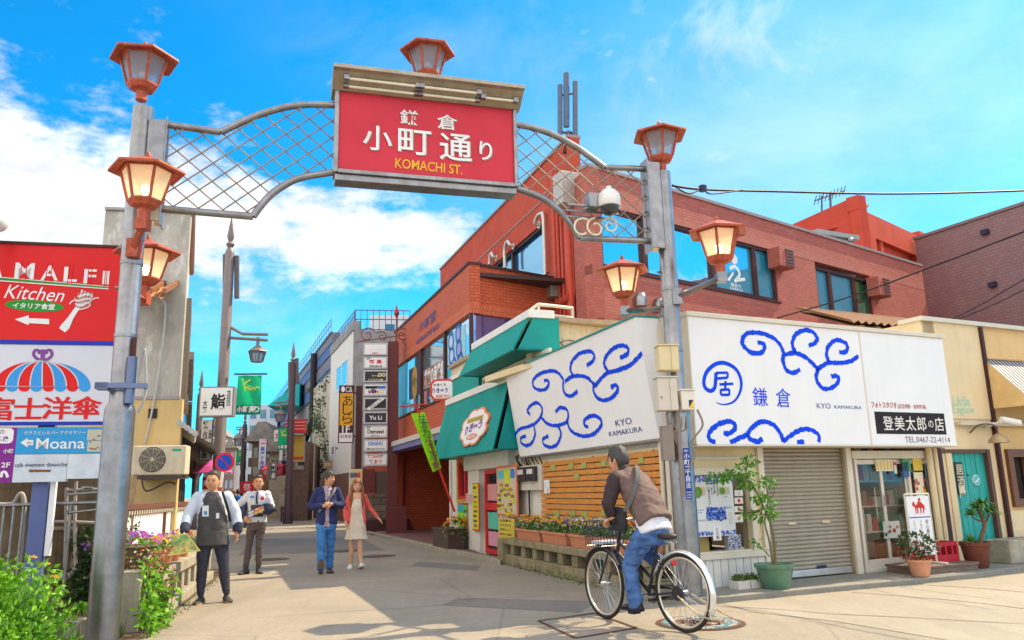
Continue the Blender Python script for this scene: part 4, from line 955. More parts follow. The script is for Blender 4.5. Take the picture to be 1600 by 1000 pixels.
# cloud-shaped sign on the awning
at=Tilt(LF,A1 and.66,A1[2],.30,A1[3]);cu,cz=at.q(741,667,.05);rw=abs(at.U(762,667,.05)-at.U(720,667,.05))*.42;rh=abs(at.Z(741,637,.05)-at.Z(741,698,.05))*.42
def scallop(k):return[(cu+k*rw*(1+.16*abs(math.sin(4*a)))*math.cos(a),cz+k*rh*(1+.13*abs(math.sin(4*a)))*math.sin(a))for a in[2*math.pi*i/64 for i in range(64)]]
cs=thing('awning_sign',at.P(cu,.03,cz-rh),'cloud shaped white sign with orange rim and purple lettering on the lower teal awning','shop sign')
mb=MB();mb.prism(scallop(1.0),lambda u,z:at.P(u,.02,z),lambda u,z:at.P(u,.06,z));mb.build('board',paint(.66,.22,.09),cs)
mb=MB();mb.prism(scallop(.9),lambda u,z:at.P(u,.05,z),lambda u,z:at.P(u,.064,z));mb.build('face',paint(.75,.72,.72),cs)
mb=MB()
mb.fbox(Fr((0,0),0),0,0,0,0,0,0)if False else None
x0=cu-rw*.72;z0=cz+rh*.42
mb.add([at.P(*p)for p in((cu-rw*.7,.067,cz+rh*.3),(cu+rw*.62,.067,cz+rh*.3),(cu+rw*.62,.067,cz+rh*.58),(cu-rw*.7,.067,cz+rh*.58))],[(0,1,2,3)],0)
mb.text(at,'わらびもちの甘味処',cu-rw*.04,.070,cz+rh*.44,rh*.17,rw*1.15,3,.02)
for i,(ch,x,y)in enumerate(zip('りきゅう',(-.55,-.18,.18,.52),(-.12,.0,-.02,.06))):mb.text(at,ch,cu+rw*x,.068,cz+rh*y,rh*(.52 if i!=2 else.36),rw*(.32 if i else.24),1,.04)
el=[(cu+rw*(.02+.46*math.cos(a)),cz+rh*(-.56+.17*math.sin(a)))for a in[2*math.pi*i/28 for i in range(28)]]
mb.add([at.P(u,.067,z)for u,z in el],[tuple(range(28))],2);mb.text(at,'RIKYU',cu+rw*.02,.070,cz-rh*.56,rh*.2,rw*.66,4,.02)
mb.build('lettering',[paint(.5,.38,.07),paint(.16,.03,.3),paint(.62,.16,.05),paint(.3,.2,.02),WHITE],cs)
# small round-cornered hanging sign
HS=Fr((LF.P(LF.U(692,610,.35),.35,0).x,LF.P(LF.U(692,610,.35),.35,0).y),96)
a=rect(HS,672,592,712,626,0)
def rrect(u0,u1,z0,z1,r,k=6):
 out=[]
 for cx,cy,s_ in((u1-r,z1-r,0),(u0+r,z1-r,1),(u0+r,z0+r,2),(u1-r,z0+r,3)):
  out+=[(cx+r*math.cos(math.pi/2*(s_+i/k)),cy+r*math.sin(math.pi/2*(s_+i/k)))for i in range(k+1)]
 return out
hs=thing('hanging_sign',HS.P((a[0]+a[1])/2,0,a[2]),'small white rounded shop sign with red rim jutting out above the green banner','shop sign')
MB().fprism(HS,rrect(*a,.18),-.10,0).build('rim',paint(.6,.05,.05),hs)
g=.055;MB().fprism(HS,rrect(a[0]+g,a[1]-g,a[2]+g,a[3]-g,.14),-.005,.006).build('face',WHITE,hs)
mb=MB();uc=(a[0]+a[1])/2;hh=a[3]-a[2];ww=a[1]-a[0]
mb.text(HS,'かまくら',uc-.08,.009,a[3]-hh*.27,hh*.15,ww*.5,0,.03)
mb.text(HS,'りきゅう',uc-.07,.009,a[3]-hh*.53,hh*.24,ww*.6,1,.04);mb.text(HS,'RIKYU',uc,.009,a[3]-hh*.8,hh*.15,ww*.52,2,.03)
mb.build('lettering',[BLACK,paint(.16,.03,.3),paint(.62,.12,.04)],hs)
mb=MB();mb.tube([HS.P(uc,-.05,a[2]+.1),HS.P(uc+.1,-.9,a[2]+.1)],.025,6);mb.build('bracket',DARKSTEEL,hs)
# notices and menu boards of the sweet shop
rr=random.Random(9)
def menu(name,px,n0,n1,base,cards,label,cat,tiltpx=0,grp=None,rim=None,fl=3):
 a=rect(LF,*px,n1);o=MB();o.fbox(LF,a[0],a[1],n0,n1,a[2],a[3])
 t=tag(o.build(name,paint(*(rim or base)),loc=LF.P(a[0],n0,a[2]),bevel=.004),label,cat,grp)
 mb=MB();du,dv=a[1]-a[0],a[3]-a[2];e=.04*du
 mb.fbox(LF,a[0]+e,a[1]-e,n1,n1+.004,a[2]+e,a[3]-e,0)
 ms=[paint(*base)]
 for k,(x,y,w,h,c)in enumerate(cards):
  ms.append(paint(*c));mb.fbox(LF,a[0]+du*x,a[0]+du*(x+w),n1+.004,n1+.008+k*.0004,a[3]-dv*(y+h),a[3]-dv*y,len(ms)-1)
 mb.build('print',ms,t)
 return t,a
foods=[(.45,.22,.06),(.25,.08,.04),(.5,.42,.3),(.35,.12,.1),(.15,.1,.07)]
YG=(.55,.66,.02)
cd=[(.08,.1,.3,.16,(.1,.5,.55)),(.72,.08,.2,.18,(.05,.2,.6)),(.42,.08,.26,.28,YG)]
for i in range(20):x=rr.uniform(.04,.8);y=rr.uniform(.35,.9);cd.append((x,y,.14,.06,rr.choice(foods)));cd.append((x+rr.uniform(-.02,.04),y+.06,.15,.035,YG))
menu('menu_board',(776,727,808,807),.18,.21,(.55,.47,.34),cd,'large menu board with photos and yellow tags right of the red door','menu board',rim=(.6,.17,.07),grp='menu boards of the sweet shop')
t,a=menu('menu_board',(779,810,803,858),.24,.262,(.60,.47,.06),[(.02,.94,.96,.05,(.6,.04,.03))],'yellow handwritten menu board with red foot below the large photo menu','menu board',grp='menu boards of the sweet shop')
mb=MB()
for k,w in enumerate(('お品書き','わらびもち','抹茶セット','団子と甘酒','白玉ぜんざい','かき氷')):mb.text(LF,w,lerp(a[0],a[1],.5),.270,lerp(a[3],a[2],.07+k*.15),(a[3]-a[2])*.075,(a[1]-a[0])*.72,0,.01)
mb.build('lettering',BLACK,t)
menu('menu_board',(738,755,748,829),.13,.15,(.62,.62,.02),[c for k in range(9)for c in((rr.uniform(.15,.3),.07+k*.1,.5,.05,rr.choice(foods)),)]+[(.05,.97,.9,.03,(.6,.04,.03))],'long narrow yellow menu board with food photos on the white pillar','menu board',grp='menu boards of the sweet shop',rim=(.6,.05,.03))
menu('menu_board',(715,787,731,833),.05,.09,(.05,.6,.04),[(.08,.03,.6,.24,(.05,.42,.5))]+[(.08,.32+k*.13,.5,.09,(.4,.62,.02))for k in range(4)]+[(.66,.2+k*.13,.28,.1,rr.choice(foods))for k in range(6)]+[(.04,.88,.9,.1,(.7,.6,.55))],'bright green menu board with photos under the small red window','menu board',grp='menu boards of the sweet shop',rim=(.55,.03,.03))
menu('paper_sign',(728,771,740,785),.14,.15,(.66,.6,.62),[(.1,.15+.2*k,.8,.08,(.55,.05,.05))for k in range(4)],'white paper sign with red writing between the two tall menu boards','notice')
# lime green banner on a red pole
bp=LF.P(LF.U(703,790,.55),.55,0)
P1=D(704,782,bp.y);P0_=D(652,636,bp.y-.3)
fl=thing('banner_flag',P1,'lime green upright banner on a red pole leaning over the sweet shop','banner')
ax=(P0_-P1);mb=MB();mb.tube([P1-ax*.12,P1+ax*1.02],.028,8);mb.tube([P0_+Vector((-.42,0,.02)),P0_+Vector((.25,0,.06))],.02,6);mb.build('pole',M('red_pole',(.55,.03,.03),.4),fl,smooth=60)
mb=MB();q0,q1=D(642,646,bp.y-.32),D(664,644,bp.y-.32);q3,q2=D(676,738,bp.y-.1),D(690,731,bp.y-.1);N=24
vs=[]
for i in range(N+1):
 t=i/N;l,r=lerp(q0,q3,t),lerp(q1,q2,t)
 for j in range(5):p=lerp(l,r,j/4);p.y+=.05*math.sin(t*7+j*1.1);vs.append(p)
mb.add(vs,[(i*5+j,(i+1)*5+j,(i+1)*5+j+1,i*5+j+1)for i in range(N)for j in range(4)],0)
bo=mb.build('cloth',sheerm('lime_cloth',(.36,.80,.01)),fl,smooth=80)
mb=MB()
for i,ch in enumerate('抹茶わらび餅'):
 t=.12+i*.125;c=lerp(lerp(q0,q3,t),lerp(q1,q2,t),.55);f_=Fr((c.x,c.y-.08),90);mb.text(f_,ch,.03,0,c.z,.24,.18,0,.0)
c=lerp(lerp(q0,q3,.9),lerp(q1,q2,.9),.5);f_=Fr((c.x,c.y-.09),90);mb.add([f_.P(u,0,c.z+z)for u,z in((.02,-.14),(.10,0),(.02,.14),(-.06,0))],[(0,1,2,3)],1)
mb.build('lettering',[paint(.03,.14,.05),paint(.16,.09,.05)],bo)
# ------------------------------------------------------------------ brick block with shop windows and open passage
nB=-.3
bc_u=LF.U(733,450,nB);bl_u=LF.U(617,545,nB)
bz_top=LF.Z(733,412.5,nB);bz_bot=LF.Z(734,488,nB)
cpt=LF.P(bc_u,nB,0);BR_=Fr((cpt.x,cpt.y),53)
blk=thing('brick_block',cpt,'orange brick shop block with big display windows above a deep red open passage','building')
bw_end=BR_.U(868,440)
zsill=LF.Z(640,645,nB);zeave=LF.Z(640,690,nB)
BS=brick('soldier_brick',(.62,.14,.055),(.50,.11,.05),(.30,.075,.04),.085,.24,.012)
mb=MB()
mb.fbox(LF,bl_u,bc_u,nB-.3,nB,bz_bot+.26,bz_top);mb.fbox(BR_,.28,bw_end,-.3,0,bz_bot+.26,bz_top)
mb.fbox(LF,bl_u,bc_u,nB-.25,nB,zeave,zsill);mb.fbox(LF,bl_u,bl_u+.35,nB-.25,nB-.003,0,zeave);mb.fbox(LF,bl_u-.003,bl_u+.2,-9,nB-.3,0,bz_top-.02)
mb.build('wall',BRICKF,blk)
mb=MB();mb.fbox(LF,bl_u,bc_u,nB-.3,nB,bz_bot,bz_bot+.26);mb.fbox(BR_,.28,bw_end,-.3,0,bz_bot,bz_bot+.26);mb.build('soldier_course',BS,blk)
mb=MB();mb.fbox(LF,bl_u-.03,bc_u+.03,nB-.34,nB+.04,bz_top,bz_top+.07);mb.fbox(BR_,.31,bw_end,-.3,.04,bz_top,bz_top+.07);mb.fbox(LF,bl_u,bc_u,-7,nB-.3,bz_top-.3,bz_top-.2);mb.build('coping',paint(.05,.03,.03),blk)
GLB=glassm('display_glass',(.10,.22,.28),.30,.02,(.8,.95,1))
m1,m2=LF.U(656,610,nB),LF.U(693,580,nB)
mb=MB();mb.fbox(LF,bl_u+.02,bc_u-.02,nB-.12,nB-.1,zsill+.02,bz_bot);g_=mb.build('window',GLB,blk)
mb=MB();mb.fbox(BR_,.06,bw_end,-.12,-.1,zsill-.5,bz_bot);mb.build('window',glassm('window_violet',(.08,.10,.30),.35,.02,(.55,.65,1)),blk)
mb=MB()
for u in(m1,m2):mb.fbox(LF,u-.07,u+.07,nB-.1,nB-.01,zsill,bz_bot)
mb.fbox(LF,bl_u,bl_u+.08,nB-.1,nB-.01,zsill,bz_bot);mb.fbox(LF,bc_u-.06,bc_u+.02,nB-.1,nB-.0,zsill-.3,bz_bot);mb.fbox(LF,bl_u,bc_u,nB-.1,nB+.04,zsill-.05,zsill)
mb.build('mullion',DARKBROWN,g_)
mb=MB() # printed films on the panes
def film(px0,py0,px1,py1,c,n=nB-.09):rp(mb,LF,px0,py0,px1,py1,n,c,.002)
u0,z1=LF.q(696,570,nB-.09);b4=lambda a_,b_,zz0,zz1,c:mb.fbox(LF,a_,b_,nB-.1,nB-.088,zz0,zz1,c)
b4(bl_u+.05,lerp(bl_u,m1,.42),zsill+.05,bz_bot-.05,0);b4(m2+.12,lerp(m2,bc_u,.72),zsill+.9,bz_bot-.15,1);b4(m2+.1,bc_u-.1,zsill+.05,zsill+.85,0)
for k,(fx,fz)in enumerate(((.2,.8),(.48,.85),(.22,.58),(.5,.62),(.3,.4),(.55,.42))):
 mb.lathe(LF.P(lerp(m2,bc_u,fx),nB-.087,lerp(zsill,bz_bot,fz)),[(.30,0),(.30,.002)],18,2,axis=LF.n);mb.lathe(LF.P(lerp(m2,bc_u,fx),nB-.085,lerp(zsill,bz_bot,fz)),[(.17,0),(.17,.002)],14,3+k%2,axis=LF.n)
b4(m1+.12,m2-.12,lerp(zsill,bz_bot,.30),lerp(zsill,bz_bot,.62),5)
b4(lerp(bl_u,m1,.5),m1-.12,lerp(zsill,bz_bot,.25),lerp(zsill,bz_bot,.8),6)
for fz in(.42,.62):mb.lathe(LF.P(lerp(bl_u,m1,.72),nB-.087,lerp(zsill,bz_bot,fz)),[(.36,0),(.36,.003)],14,7,axis=LF.n)
for k in range(8):u=lerp(bl_u+.3,m2-.3,k/8);b4(u,u+.22,zsill+.03,zsill+.5,8 if k%2 else 1)
mb.text(LF,'鎌倉の串焼処',lerp(m1,m2,.5),nB-.085,lerp(zsill,bz_bot,.46),.62,(m2-m1)*.8,9,.03)
mb.build('window_print',[paint(.05,.40,.62),paint(.30,.55,.62),paint(.02,.16,.5),paint(.5,.55,.75),paint(.35,.3,.6),paint(.25,.13,.10),paint(.05,.05,.09),paint(.4,.25,.06),paint(.55,.16,.2),WHITE],g_)
mb=MB();tp(mb,LF,'小町堂',667,503,nB+.012,17,26,bold=.03);tp(mb,LF,'KOMACHI BLD.',668,522,nB+.012,8,36,bold=.03);mb.build('lettering',paint(.12,.05,.14),blk)
mb=MB();mb.fbox(LF,bl_u-.1,ru0+.3,nB,nB+.5,zeave-.13,zeave+.03,0);mb.fbox(LF,bl_u-.1,ru0+.3,nB-.0,nB+.46,zeave-.30,zeave-.13,1);mb.build('eave',[paint(.55,.5,.47),paint(.16,.16,.36)],blk,bevel=.01)
# passage: floor, back wall, niche
pf=[G(578,836),G(690,858),G(760,873),LF.P(ru0,-.2,0),LF.P(ru0,-9,0),LF.P(bl_u-2,-9,0),LF.P(bl_u-1,-.2,0)]
mb=MB();slab(mb,[(p.x,p.y)for p in pf],-.05,.06);struct(mb.build('passage_floor',brick('passage_pavers',(.22,.10,.085),(.18,.08,.07),(.12,.07,.06),.2,.1,.008,bumpk=.2)))
mb=MB();gl=[G(*p,.0)for p in[(566,833),(575,833),(782,879),(782,883)]];mb.add([(p.x,p.y,z)for z in(.0,.075)for p in gl],[(4,7,6,5),(0,1,5,4),(1,2,6,5),(2,3,7,6),(3,0,4,7)]);struct(mb.build('kerb',CONC))
wp=G(626,817,.06);WB=Fr((wp.x,wp.y),84);wr=WB.U(720,790);DB=brick('passage_brick',(.42,.085,.04),(.36,.07,.035),(.22,.05,.03),.23,.085,.012)
na,nb_,nz0,nz1=rect(WB,642,738,686,803,0)
mb=MB();mb.fbox(WB,-1.5,na,-.3,0,.0,4);mb.fbox(WB,nb_,wr+3,-.3,0,0,4);mb.fbox(WB,na,nb_,-.3,0,0,nz0);mb.fbox(WB,na,nb_,-.3,0,nz1,4);mb.build('passage_wall',DB,blk)
mb=MB();mb.fbox(WB,na,nb_,-.3,-.2,nz0,nz1);mb.build('niche',M('niche_panel',(.12,.045,.03),.6,var=.5,vs=8,bump=.6,bs=7),blk)
mb=MB()
for x,y in((639,766),(658,809),(669,809),(681,808)):u,z=WB.q(x,y);mb.fbox(WB,u-.09,u+.09,0,.04,z-.1,z+.1)
mb.build('outlet',paint(.5,.42,.32),blk)
mb=MB();mb.ball(WB.P(*(lambda q:(q[0],.15,q[1]))(WB.q(640,709))),.5,10,0,(1.3,.25,.5));mb.build('ceiling_lamp',M('lamp_bowl',(.55,.55,.45),.4),blk,smooth=60)
mb=MB();mb.fbox(LF,ru0-.25,ru0-.03,-.9,-.35,0,zeave-.3);mb.build('louvre_wall',stripes('louvre',(.4,.38,.36),(.12,.12,.12),.09,'V',.6),blk)
# planter box and pot before the passage
a=rect(LF,679,835,703,857,.55)
pb=MB();frame(pb,XY,0,0,0,0,0,0,0)if False else None
pb=MB();pb.fbox(LF,a[0],a[1],.2,.6,.06,.48);pb.fbox(LF,a[0]-.02,a[1]+.02,.18,.62,.48,.52)
tag(pb.build('planter_box',M('bronze_box',(.09,.055,.05),.4,.2),loc=LF.P(a[0],.2,.06),bevel=.01),'dark bronze planter box on the paved passage beside the sweet shop','planter box')
# ------------------------------------------------------------------ tall red wall behind the block
nS=-3.2
s0,s1=LF.U(688,430,nS),LF.U(897,380,nS);sz=LF.Z(688,418,nS)
szr=LF.Z(808,304,nS);sz=.5*(sz+szr)
stu=thing('red_building',LF.P(s1,nS,0),'tall dark red rendered building with large reflecting window and curled vent pipes','building')
wu0,wu1=LF.U(768,400,nS),LF.U(851,380,nS);wz0,wz1=LF.Z(851,432,nS),LF.Z(851,346,nS)
mb=MB();mb.fbox(LF,s0,wu0,nS-.3,nS,0,sz);mb.fbox(LF,wu1,s1,nS-.3,nS,0,sz);mb.fbox(LF,wu0,wu1,nS-.3,nS,0,wz0);mb.fbox(LF,wu0,wu1,nS-.3,nS,wz1,sz);mb.fbox(LF,s0,s0+.3,nS-5,nS-.3,0,sz-.01);mb.fbox(LF,s0+.3,s1-1,nS-5,nS-.3,sz-2.3,sz-2.1)
mb.build('wall',STUCCO,stu)
mb=MB();mb.fbox(LF,s0-.04,s1,nS-.34,nS+.05,sz,sz+.08);mb.fbox(LF,s0,s1,nS,nS+.02,sz-1.15,sz-1.11);mb.build('coping',paint(.28,.24,.24),stu)
mb=MB();mb.fbox(LF,wu0,wu1,nS-.2,nS-.17,wz0,wz1);w_=mb.build('window',glassm('deep_blue_glass',(.01,.14,.36),.35,.02,(.35,.75,1)),stu)
mb=MB();frame(mb,LF,wu0,wu1,wz0,wz1,.09,nS-.17,nS-.05);um=LF.U(797,400,nS);mb.fbox(LF,um-.06,um+.06,nS-.17,nS-.06,wz0,wz1);mb.build('frame',DARKBROWN,w_)
VENT=M('vent_pipe',(.62,.56,.5),.4,.4)
for(x0,y0,x1,y1)in((852,430,836,341),(789,418,796,375),(765,413,770,394)):
 u0,z0=LF.q(x0,y0,nS+.15);u1,z1=LF.q(x1,y1,nS+.15)
 mb=MB();s_=1 if u1>u0 else-1
 mb.tube(cr([LF.P(u0,nS+.15,z0),LF.P(u0,nS+.15,z1-.25),LF.P(lerp(u0,u1,.3),nS+.15,z1-.02),LF.P(lerp(u0,u1,.7),nS+.15,z1),LF.P(u1,nS+.15,z1-.15),LF.P(u1,nS+.02,z1-.2)],5),.055,8);mb.lathe(LF.P(u1,nS+.01,z1-.2),[(.12,0),(.12,.03)],12,axis=LF.n)
 mb.build('vent_pipe',VENT,stu,smooth=60)
PIPE=M('red_pipe',(.52,.07,.04),.45,var=.12,dirt=.2)
for px,r in((868,.07),(873,.05),(879,.05),(890,.11),(884,.04)):
 u=LF.U(px,400,nS+.15);zt_,zb_=LF.Z(px,262-(868-px)*.3,nS+.15),LF.Z(px,500,nS+.15);mb=MB();mb.tube([LF.P(u,nS+.15,zb_),LF.P(u,nS+.15,zt_)],r,8);mb.build('drain_pipe',PIPE,stu,smooth=60)
mb=MB();z=LF.Z(870,476,nS+.2);mb.tube([LF.P(LF.U(850,470,nS+.2),nS+.2,z+.45),LF.P(LF.U(852,470,nS+.2),nS+.2,z),LF.P(LF.U(892,476,nS+.2),nS+.2,z)],.11,8);mb.build('elbow_pipe',PIPE,stu,smooth=60)
a=rect(LF,843,445,861,468,nS+.4);mb=MB();mb.fbox(LF,a[0],a[1],nS,nS+.4,a[2],a[3]);mb.build('junction_box',M('grey_box',(.3,.28,.26),.5,.3),stu,bevel=.02)
mb=MB()
for k,(sx,sy)in enumerate(((818,560),(850,560))):mb.tube(cr([LF.P(LF.U(858,430,nS+.2),nS+.2,LF.Z(858,425,nS+.2)),LF.P(LF.U(838,450,nS+.3),nS+.3,LF.Z(838,445,nS+.3)),LF.P(LF.U(846,470,nS+.3),nS+.3,LF.Z(846,470+8*k,nS+.3))],5),.02,5)
mb.build('cable',BLACK,stu)
# ------------------------------------------------------------------ old brick upper storey over the shops
ub=LF.P(LF.U(925,400,-3.0),-3.0,0);UF=Fr((ub.x,ub.y),52.6)
ue=UF.U(1444,450);uz1=UF.Z(925,258);uz0=UF.Z(900,492);
_z=[UF.Z(x,y)for x,y in((925,258),(1100,312),(1300,377),(1440,420))];uz1=sum(_z)/4
upp=thing('brick_building',ub,'long upper storey of weathered red brick with dark framed windows above the white signs','building')
wA0,wA1=.35,UF.U(1213,430);wB0,wB1=UF.U(1277,450),UF.U(1363,470)
wzt=.5*(UF.Z(1210,392)+UF.Z(1000,335));wzb=.5*(UF.Z(1213,472)+UF.Z(930,412))
wbt,wbb=UF.Z(1277,416),UF.Z(1320,500)
mb=MB();so=.24
def wallp(u0,u1,z0,z1):mb.fbox(UF,u0,u1,-.3,0,z0,z1)
wallp(0,ue,wzt+so,uz1);wallp(0,wA0,wzb-so,wzt);wallp(wA1,wB0,wbb,wzt);wallp(wB1,ue,wbb,wzt);wallp(0,wA1,uz0,wzb-so);wallp(wA1,ue,uz0,wbb)
mb.fbox(LF,LF.U(897,400,-3.0),LF.U(925,400,-3.0),-3.3,-3.003,uz0,uz1-.004);mb.fbox(UF,ue-.3,ue-.003,-8,-.3,uz0,uz1-.01)
mb.build('wall',BRICKU,upp)
BS2=brick('old_soldier_brick',(.50,.16,.12),(.42,.12,.10),(.26,.10,.08),.075,.23,.014,dirt=.3)
mb=MB();mb.fbox(UF,0,ue,-.3,.004,wzt,wzt+so);mb.fbox(UF,0,wA1,-.3,.004,wzb-so,wzb);mb.fbox(UF,0,ue,-.3,.006,uz0-.25,uz0);mb.build('soldier_course',BS2,upp)
mb=MB();mb.fbox(UF,-.03,ue+.03,-.35,.05,uz1,uz1+.09);mb.fbox(UF,2.9,ue-.3,-7,-.3,uz1-.55,uz1-.45);mb.build('coping',paint(.26,.22,.24),upp)
GLC=glassm('cloud_glass',(.03,.10,.14),.62,.03,(1.0,.93,.90),.12);GLT=glassm('painted_sky_glass',(.03,.30,.48),.22,.02,(.6,.92,1))  # GLT: blue of the reflected sky put into the base colour
def window(u0,u1,z0,z1,divs,mats):
 edges=[u0]+[lerp(u0,u1,d)for d in divs]+[u1];mb=MB();frame(mb,UF,u0,u1,z0,z1,.09,-.2,-.04)
 for e in edges[1:-1]:mb.fbox(UF,e-.09,e+.09,-.2,-.05,z0+.09,z1-.09)
 mb.fbox(UF,u0-.05,u1+.05,-.1,.06,z0-.06,z0);w=mb.build('window',DARKBROWN,upp)
 for i in range(len(edges)-1):m_=MB();m_.fbox(UF,edges[i]+.07,edges[i+1]-.07,-.16,-.14,z0+.08,z1-.08);m_.build('pane',mats[i],w)
 return w
fr_=lambda px:(UF.U(px,420)-wA0)/(wA1-wA0)
wwA=window(wA0,wA1,wzb,wzt,[fr_(1012),fr_(1118),fr_(1182)],[GLC,GLC,GLT,GLT])
window(wB0,wB1,wbb,wbt,[.26,.70],[GLT,GLT,glassm('green_glass',(.02,.12,.06),.3,.05,(.6,1,.8))])
mb=MB();n_=-.135
def tpx(s_,px,py,h,w):tp(mb,UF,s_,px,py,n_,h,w)
u,z=UF.q(1147,405,n_);mb.lathe(UF.P(u,n_,z),[(.16,0),(.16,.002)],16,axis=UF.n);mb.ribbon([UF.q(1140,420,n_),UF.q(1148,416,n_),UF.q(1156,428,n_),UF.q(1148,440,n_)],.11,fn_on(UF,n_));mb.ribbon([UF.q(1146,426,n_),UF.q(1138,438,n_)],.08,fn_on(UF,n_));mb.ribbon([UF.q(1150,438,n_),UF.q(1164,436,n_)],.1,fn_on(UF,n_))
tpx('鎌倉の',1150,446,6,16);tpx('KAMAKURA',1151,452,4,20);tpx('フクロウの森',1153,459,7,32);mb.build('window_lettering',WHITE,wwA)
for(x0,y0,x1,y1)in((1222,388,1241,417),(1376,434,1391,462)):
 a=rect(UF,x0,y0,x1,y1,.45);mb=MB();mb.fbox(UF,a[0]-.1,a[1],0,.45,a[2],a[3]);o=mb.build('vent_hood',BRICKU,upp,bevel=.01);mb=MB()
 for k in range(6):z=lerp(a[2]+.06,a[3]-.06,k/5);mb.fbox(UF,lerp(a[0],a[1],.3),a[1]-.05,.45,.48,z-.03,z+.02)
 mb.build('grille',DARKSTEEL,o)
for px,py in((1000,467),(1030,476)):
 u,z=UF.q(px,py,.2);mb=MB();c=UF.P(u,.2,z);mb.lathe((c.x,c.y,c.z-.2),[(.17,0),(.18,.2),(.14,.33),(.05,.38)],14);mb.build('vent_cowl',STEEL,upp,smooth=50)
a=rect(UF,876,270,905,318,.3);b=LF.P(LF.U(893,300,-2.9),-2.9,0)
mb=MB();f_=Fr((b.x,b.y),64);a=rect(f_,878,268,908,318,0);mb.fbox(f_,a[0],a[1],-.5,0,a[2],a[3]);mb.build('meter_cabinet',M('cab_grey',(.42,.40,.38),.45,.2),upp,bevel=.02)
# ------------------------------------------------------------------ phone mast
c=D(888,236,21);ms=thing('phone_mast',(c.x,c.y,c.z-1.2),'phone mast of three upright grey tube antennas on the red roof','antenna')
mb=MB();q=lambda px,py:D(px,py,21)
mb.tube([q(888,300),q(888,205)],.06,8);mb.tube([q(875,205),q(900,213)],.035,6);mb.tube([q(874,150),q(902,145)],.03,6);mb.build('mast',DARKSTEEL,ms)
ANT=M('antenna_grey',(.10,.14,.21),.45)
for px,y0,y1,r in((875,133,212,.075),(885,115,198,.09),(899,128,215,.08)):mb=MB();mb.tube([q(px,y1),q(px,y0)],r,10);mb.build('antenna_tube',ANT,ms,smooth=50)
mb=MB()
for k in range(6):mb.tube(cr([q(888+k,206),q(884+3*k,225+3*k),q(880+2*k,240)],4),.02,5)
mb.build('cable',BLACK,ms)
# ------------------------------------------------------------------ red stair tower and tiled building behind
cc_=D(1352,400,31);TW=Fr((cc_.x,cc_.y),48);TS=Fr((cc_.x,cc_.y),158)
tz=TW.Z(1352,310);twe=TW.U(1452,420);tse=TS.U(1238,360)
tow=thing('red_tower',cc_,'orange red rendered stair tower with a sunken panel rising behind brick building','building')
a=rect(TW,1372,372,1437,470,0);pz1=TW.Z(1375,375);pz0=TW.Z(1440,470);pa,pb2=TW.U(1372,400),TW.U(1436,430)
mb=MB();mb.fbox(TW,0,pa,-.4,0,0,tz-.6);mb.fbox(TW,pb2,twe,-.4,0,0,tz-.6);mb.fbox(TW,pa,pb2,-.4,0,pz1,tz-.6);mb.fbox(TW,pa,pb2,-.4,0,0,pz0);mb.fbox(TW,pa,pb2,-.4,-.22,pz0,pz1)
mb.fbox(TS,tse,-.0,-.4,-.003,0,tz);mb.fbox(TW,-.02,.5,-.5,.0,tz-.6,tz);mb.fbox(TW,twe-.7,twe,-.4,.05,tz-.6,tz-.35);mb.fbox(TW,.4,twe-.002,-7,-.4,tz-1,tz-.8)
mb.fbox(TW,pa+.5,pa+.8,-.22,-.05,pz0,pz1)
mb.build('wall',STUCCO2,tow)
b=D(1300,380,27);f_=Fr((b.x,b.y),64);a=rect(f_,1277,372,1331,395,0);sh=thing('rooftop_hut',f_.P(a[0],0,a[2]-.5),'small white rooftop hut with grey roof and floodlights behind the brick parapet','hut')
mb=MB();mb.fbox(f_,a[0],a[1],-2,0,a[2]-2,a[3]);mb.build('wall',WALLW,sh);mb=MB();mb.fbox(f_,a[0]-.15,a[1]+.2,-2.2,.2,a[3],a[3]+.16);mb.build('roof',paint(.3,.33,.33),sh)
mb=MB();mb.ball(f_.P(lerp(a[0],a[1],.45),.25,a[3]-.3),.14,8);mb.ball(f_.P(lerp(a[0],a[1],.8),.25,a[3]-.1),.12,8);mb.build('floodlight',STEEL,sh)
an=thing('tv_antenna',D(1297,330,33),'thin television aerial on the roof beside the red stair tower','antenna');q=lambda px,py:D(px,py,33)
mb=MB();mb.tube([q(1284,338),q(1284,306)],.04,6);mb.tube([q(1298,328),q(1297,302)],.05,6);mb.build('mast',DARKSTEEL,an)
mb=MB();mb.tube([q(1272,314),q(1320,298)],.03,5)
for k in range(9):p=lerp(q(1274,313),q(1319,298),k/8);mb.tube([p+Vector((-.05,-.3,.1)),p+Vector((.05,.3,-.1))],.02,4)
mb.build('boom',DARKSTEEL,an)
mb=MB();p=TS.P(tse,-.2,tz);mb.fbox(TS,tse-.2,tse+3.0,-1.6,-.4,tz-.0,tz+.12);mb.build('roof_edge',paint(.5,.45,.3),tow)
A_,B_=D(1446,500,34),D(1700,500,28.3);TBf=Fr((A_.x,A_.y),math.degrees(math.atan2(B_.x-A_.x,B_.y-A_.y)))
tzz=.5*(TBf.Z(1446,371)+TBf.Z(1600,318));til=thing('tiled_building',A_,'large windowless brown tiled building at the right edge beyond the red tower','building')
mb=MB();mb.fbox(TBf,0,16,-8,0,0,tzz);mb.build('wall',brick('brown_tile',(.27,.16,.165),(.22,.13,.135),(.16,.10,.105),.26,.13,.014,bumpk=.3),til)
mb=MB();mb.fbox(TBf,-.05,16,-8.1,.06,tzz,tzz+.12);mb.build('coping',paint(.2,.15,.15),til)
mb=MB()
for px,py in((1541,363),(1553,445)):u,z=TBf.q(px,py);mb.fbox(TBf,u-.14,u+.14,0,.18,z-.1,z+.1)
mb.build('vent',paint(.03,.03,.06),til)
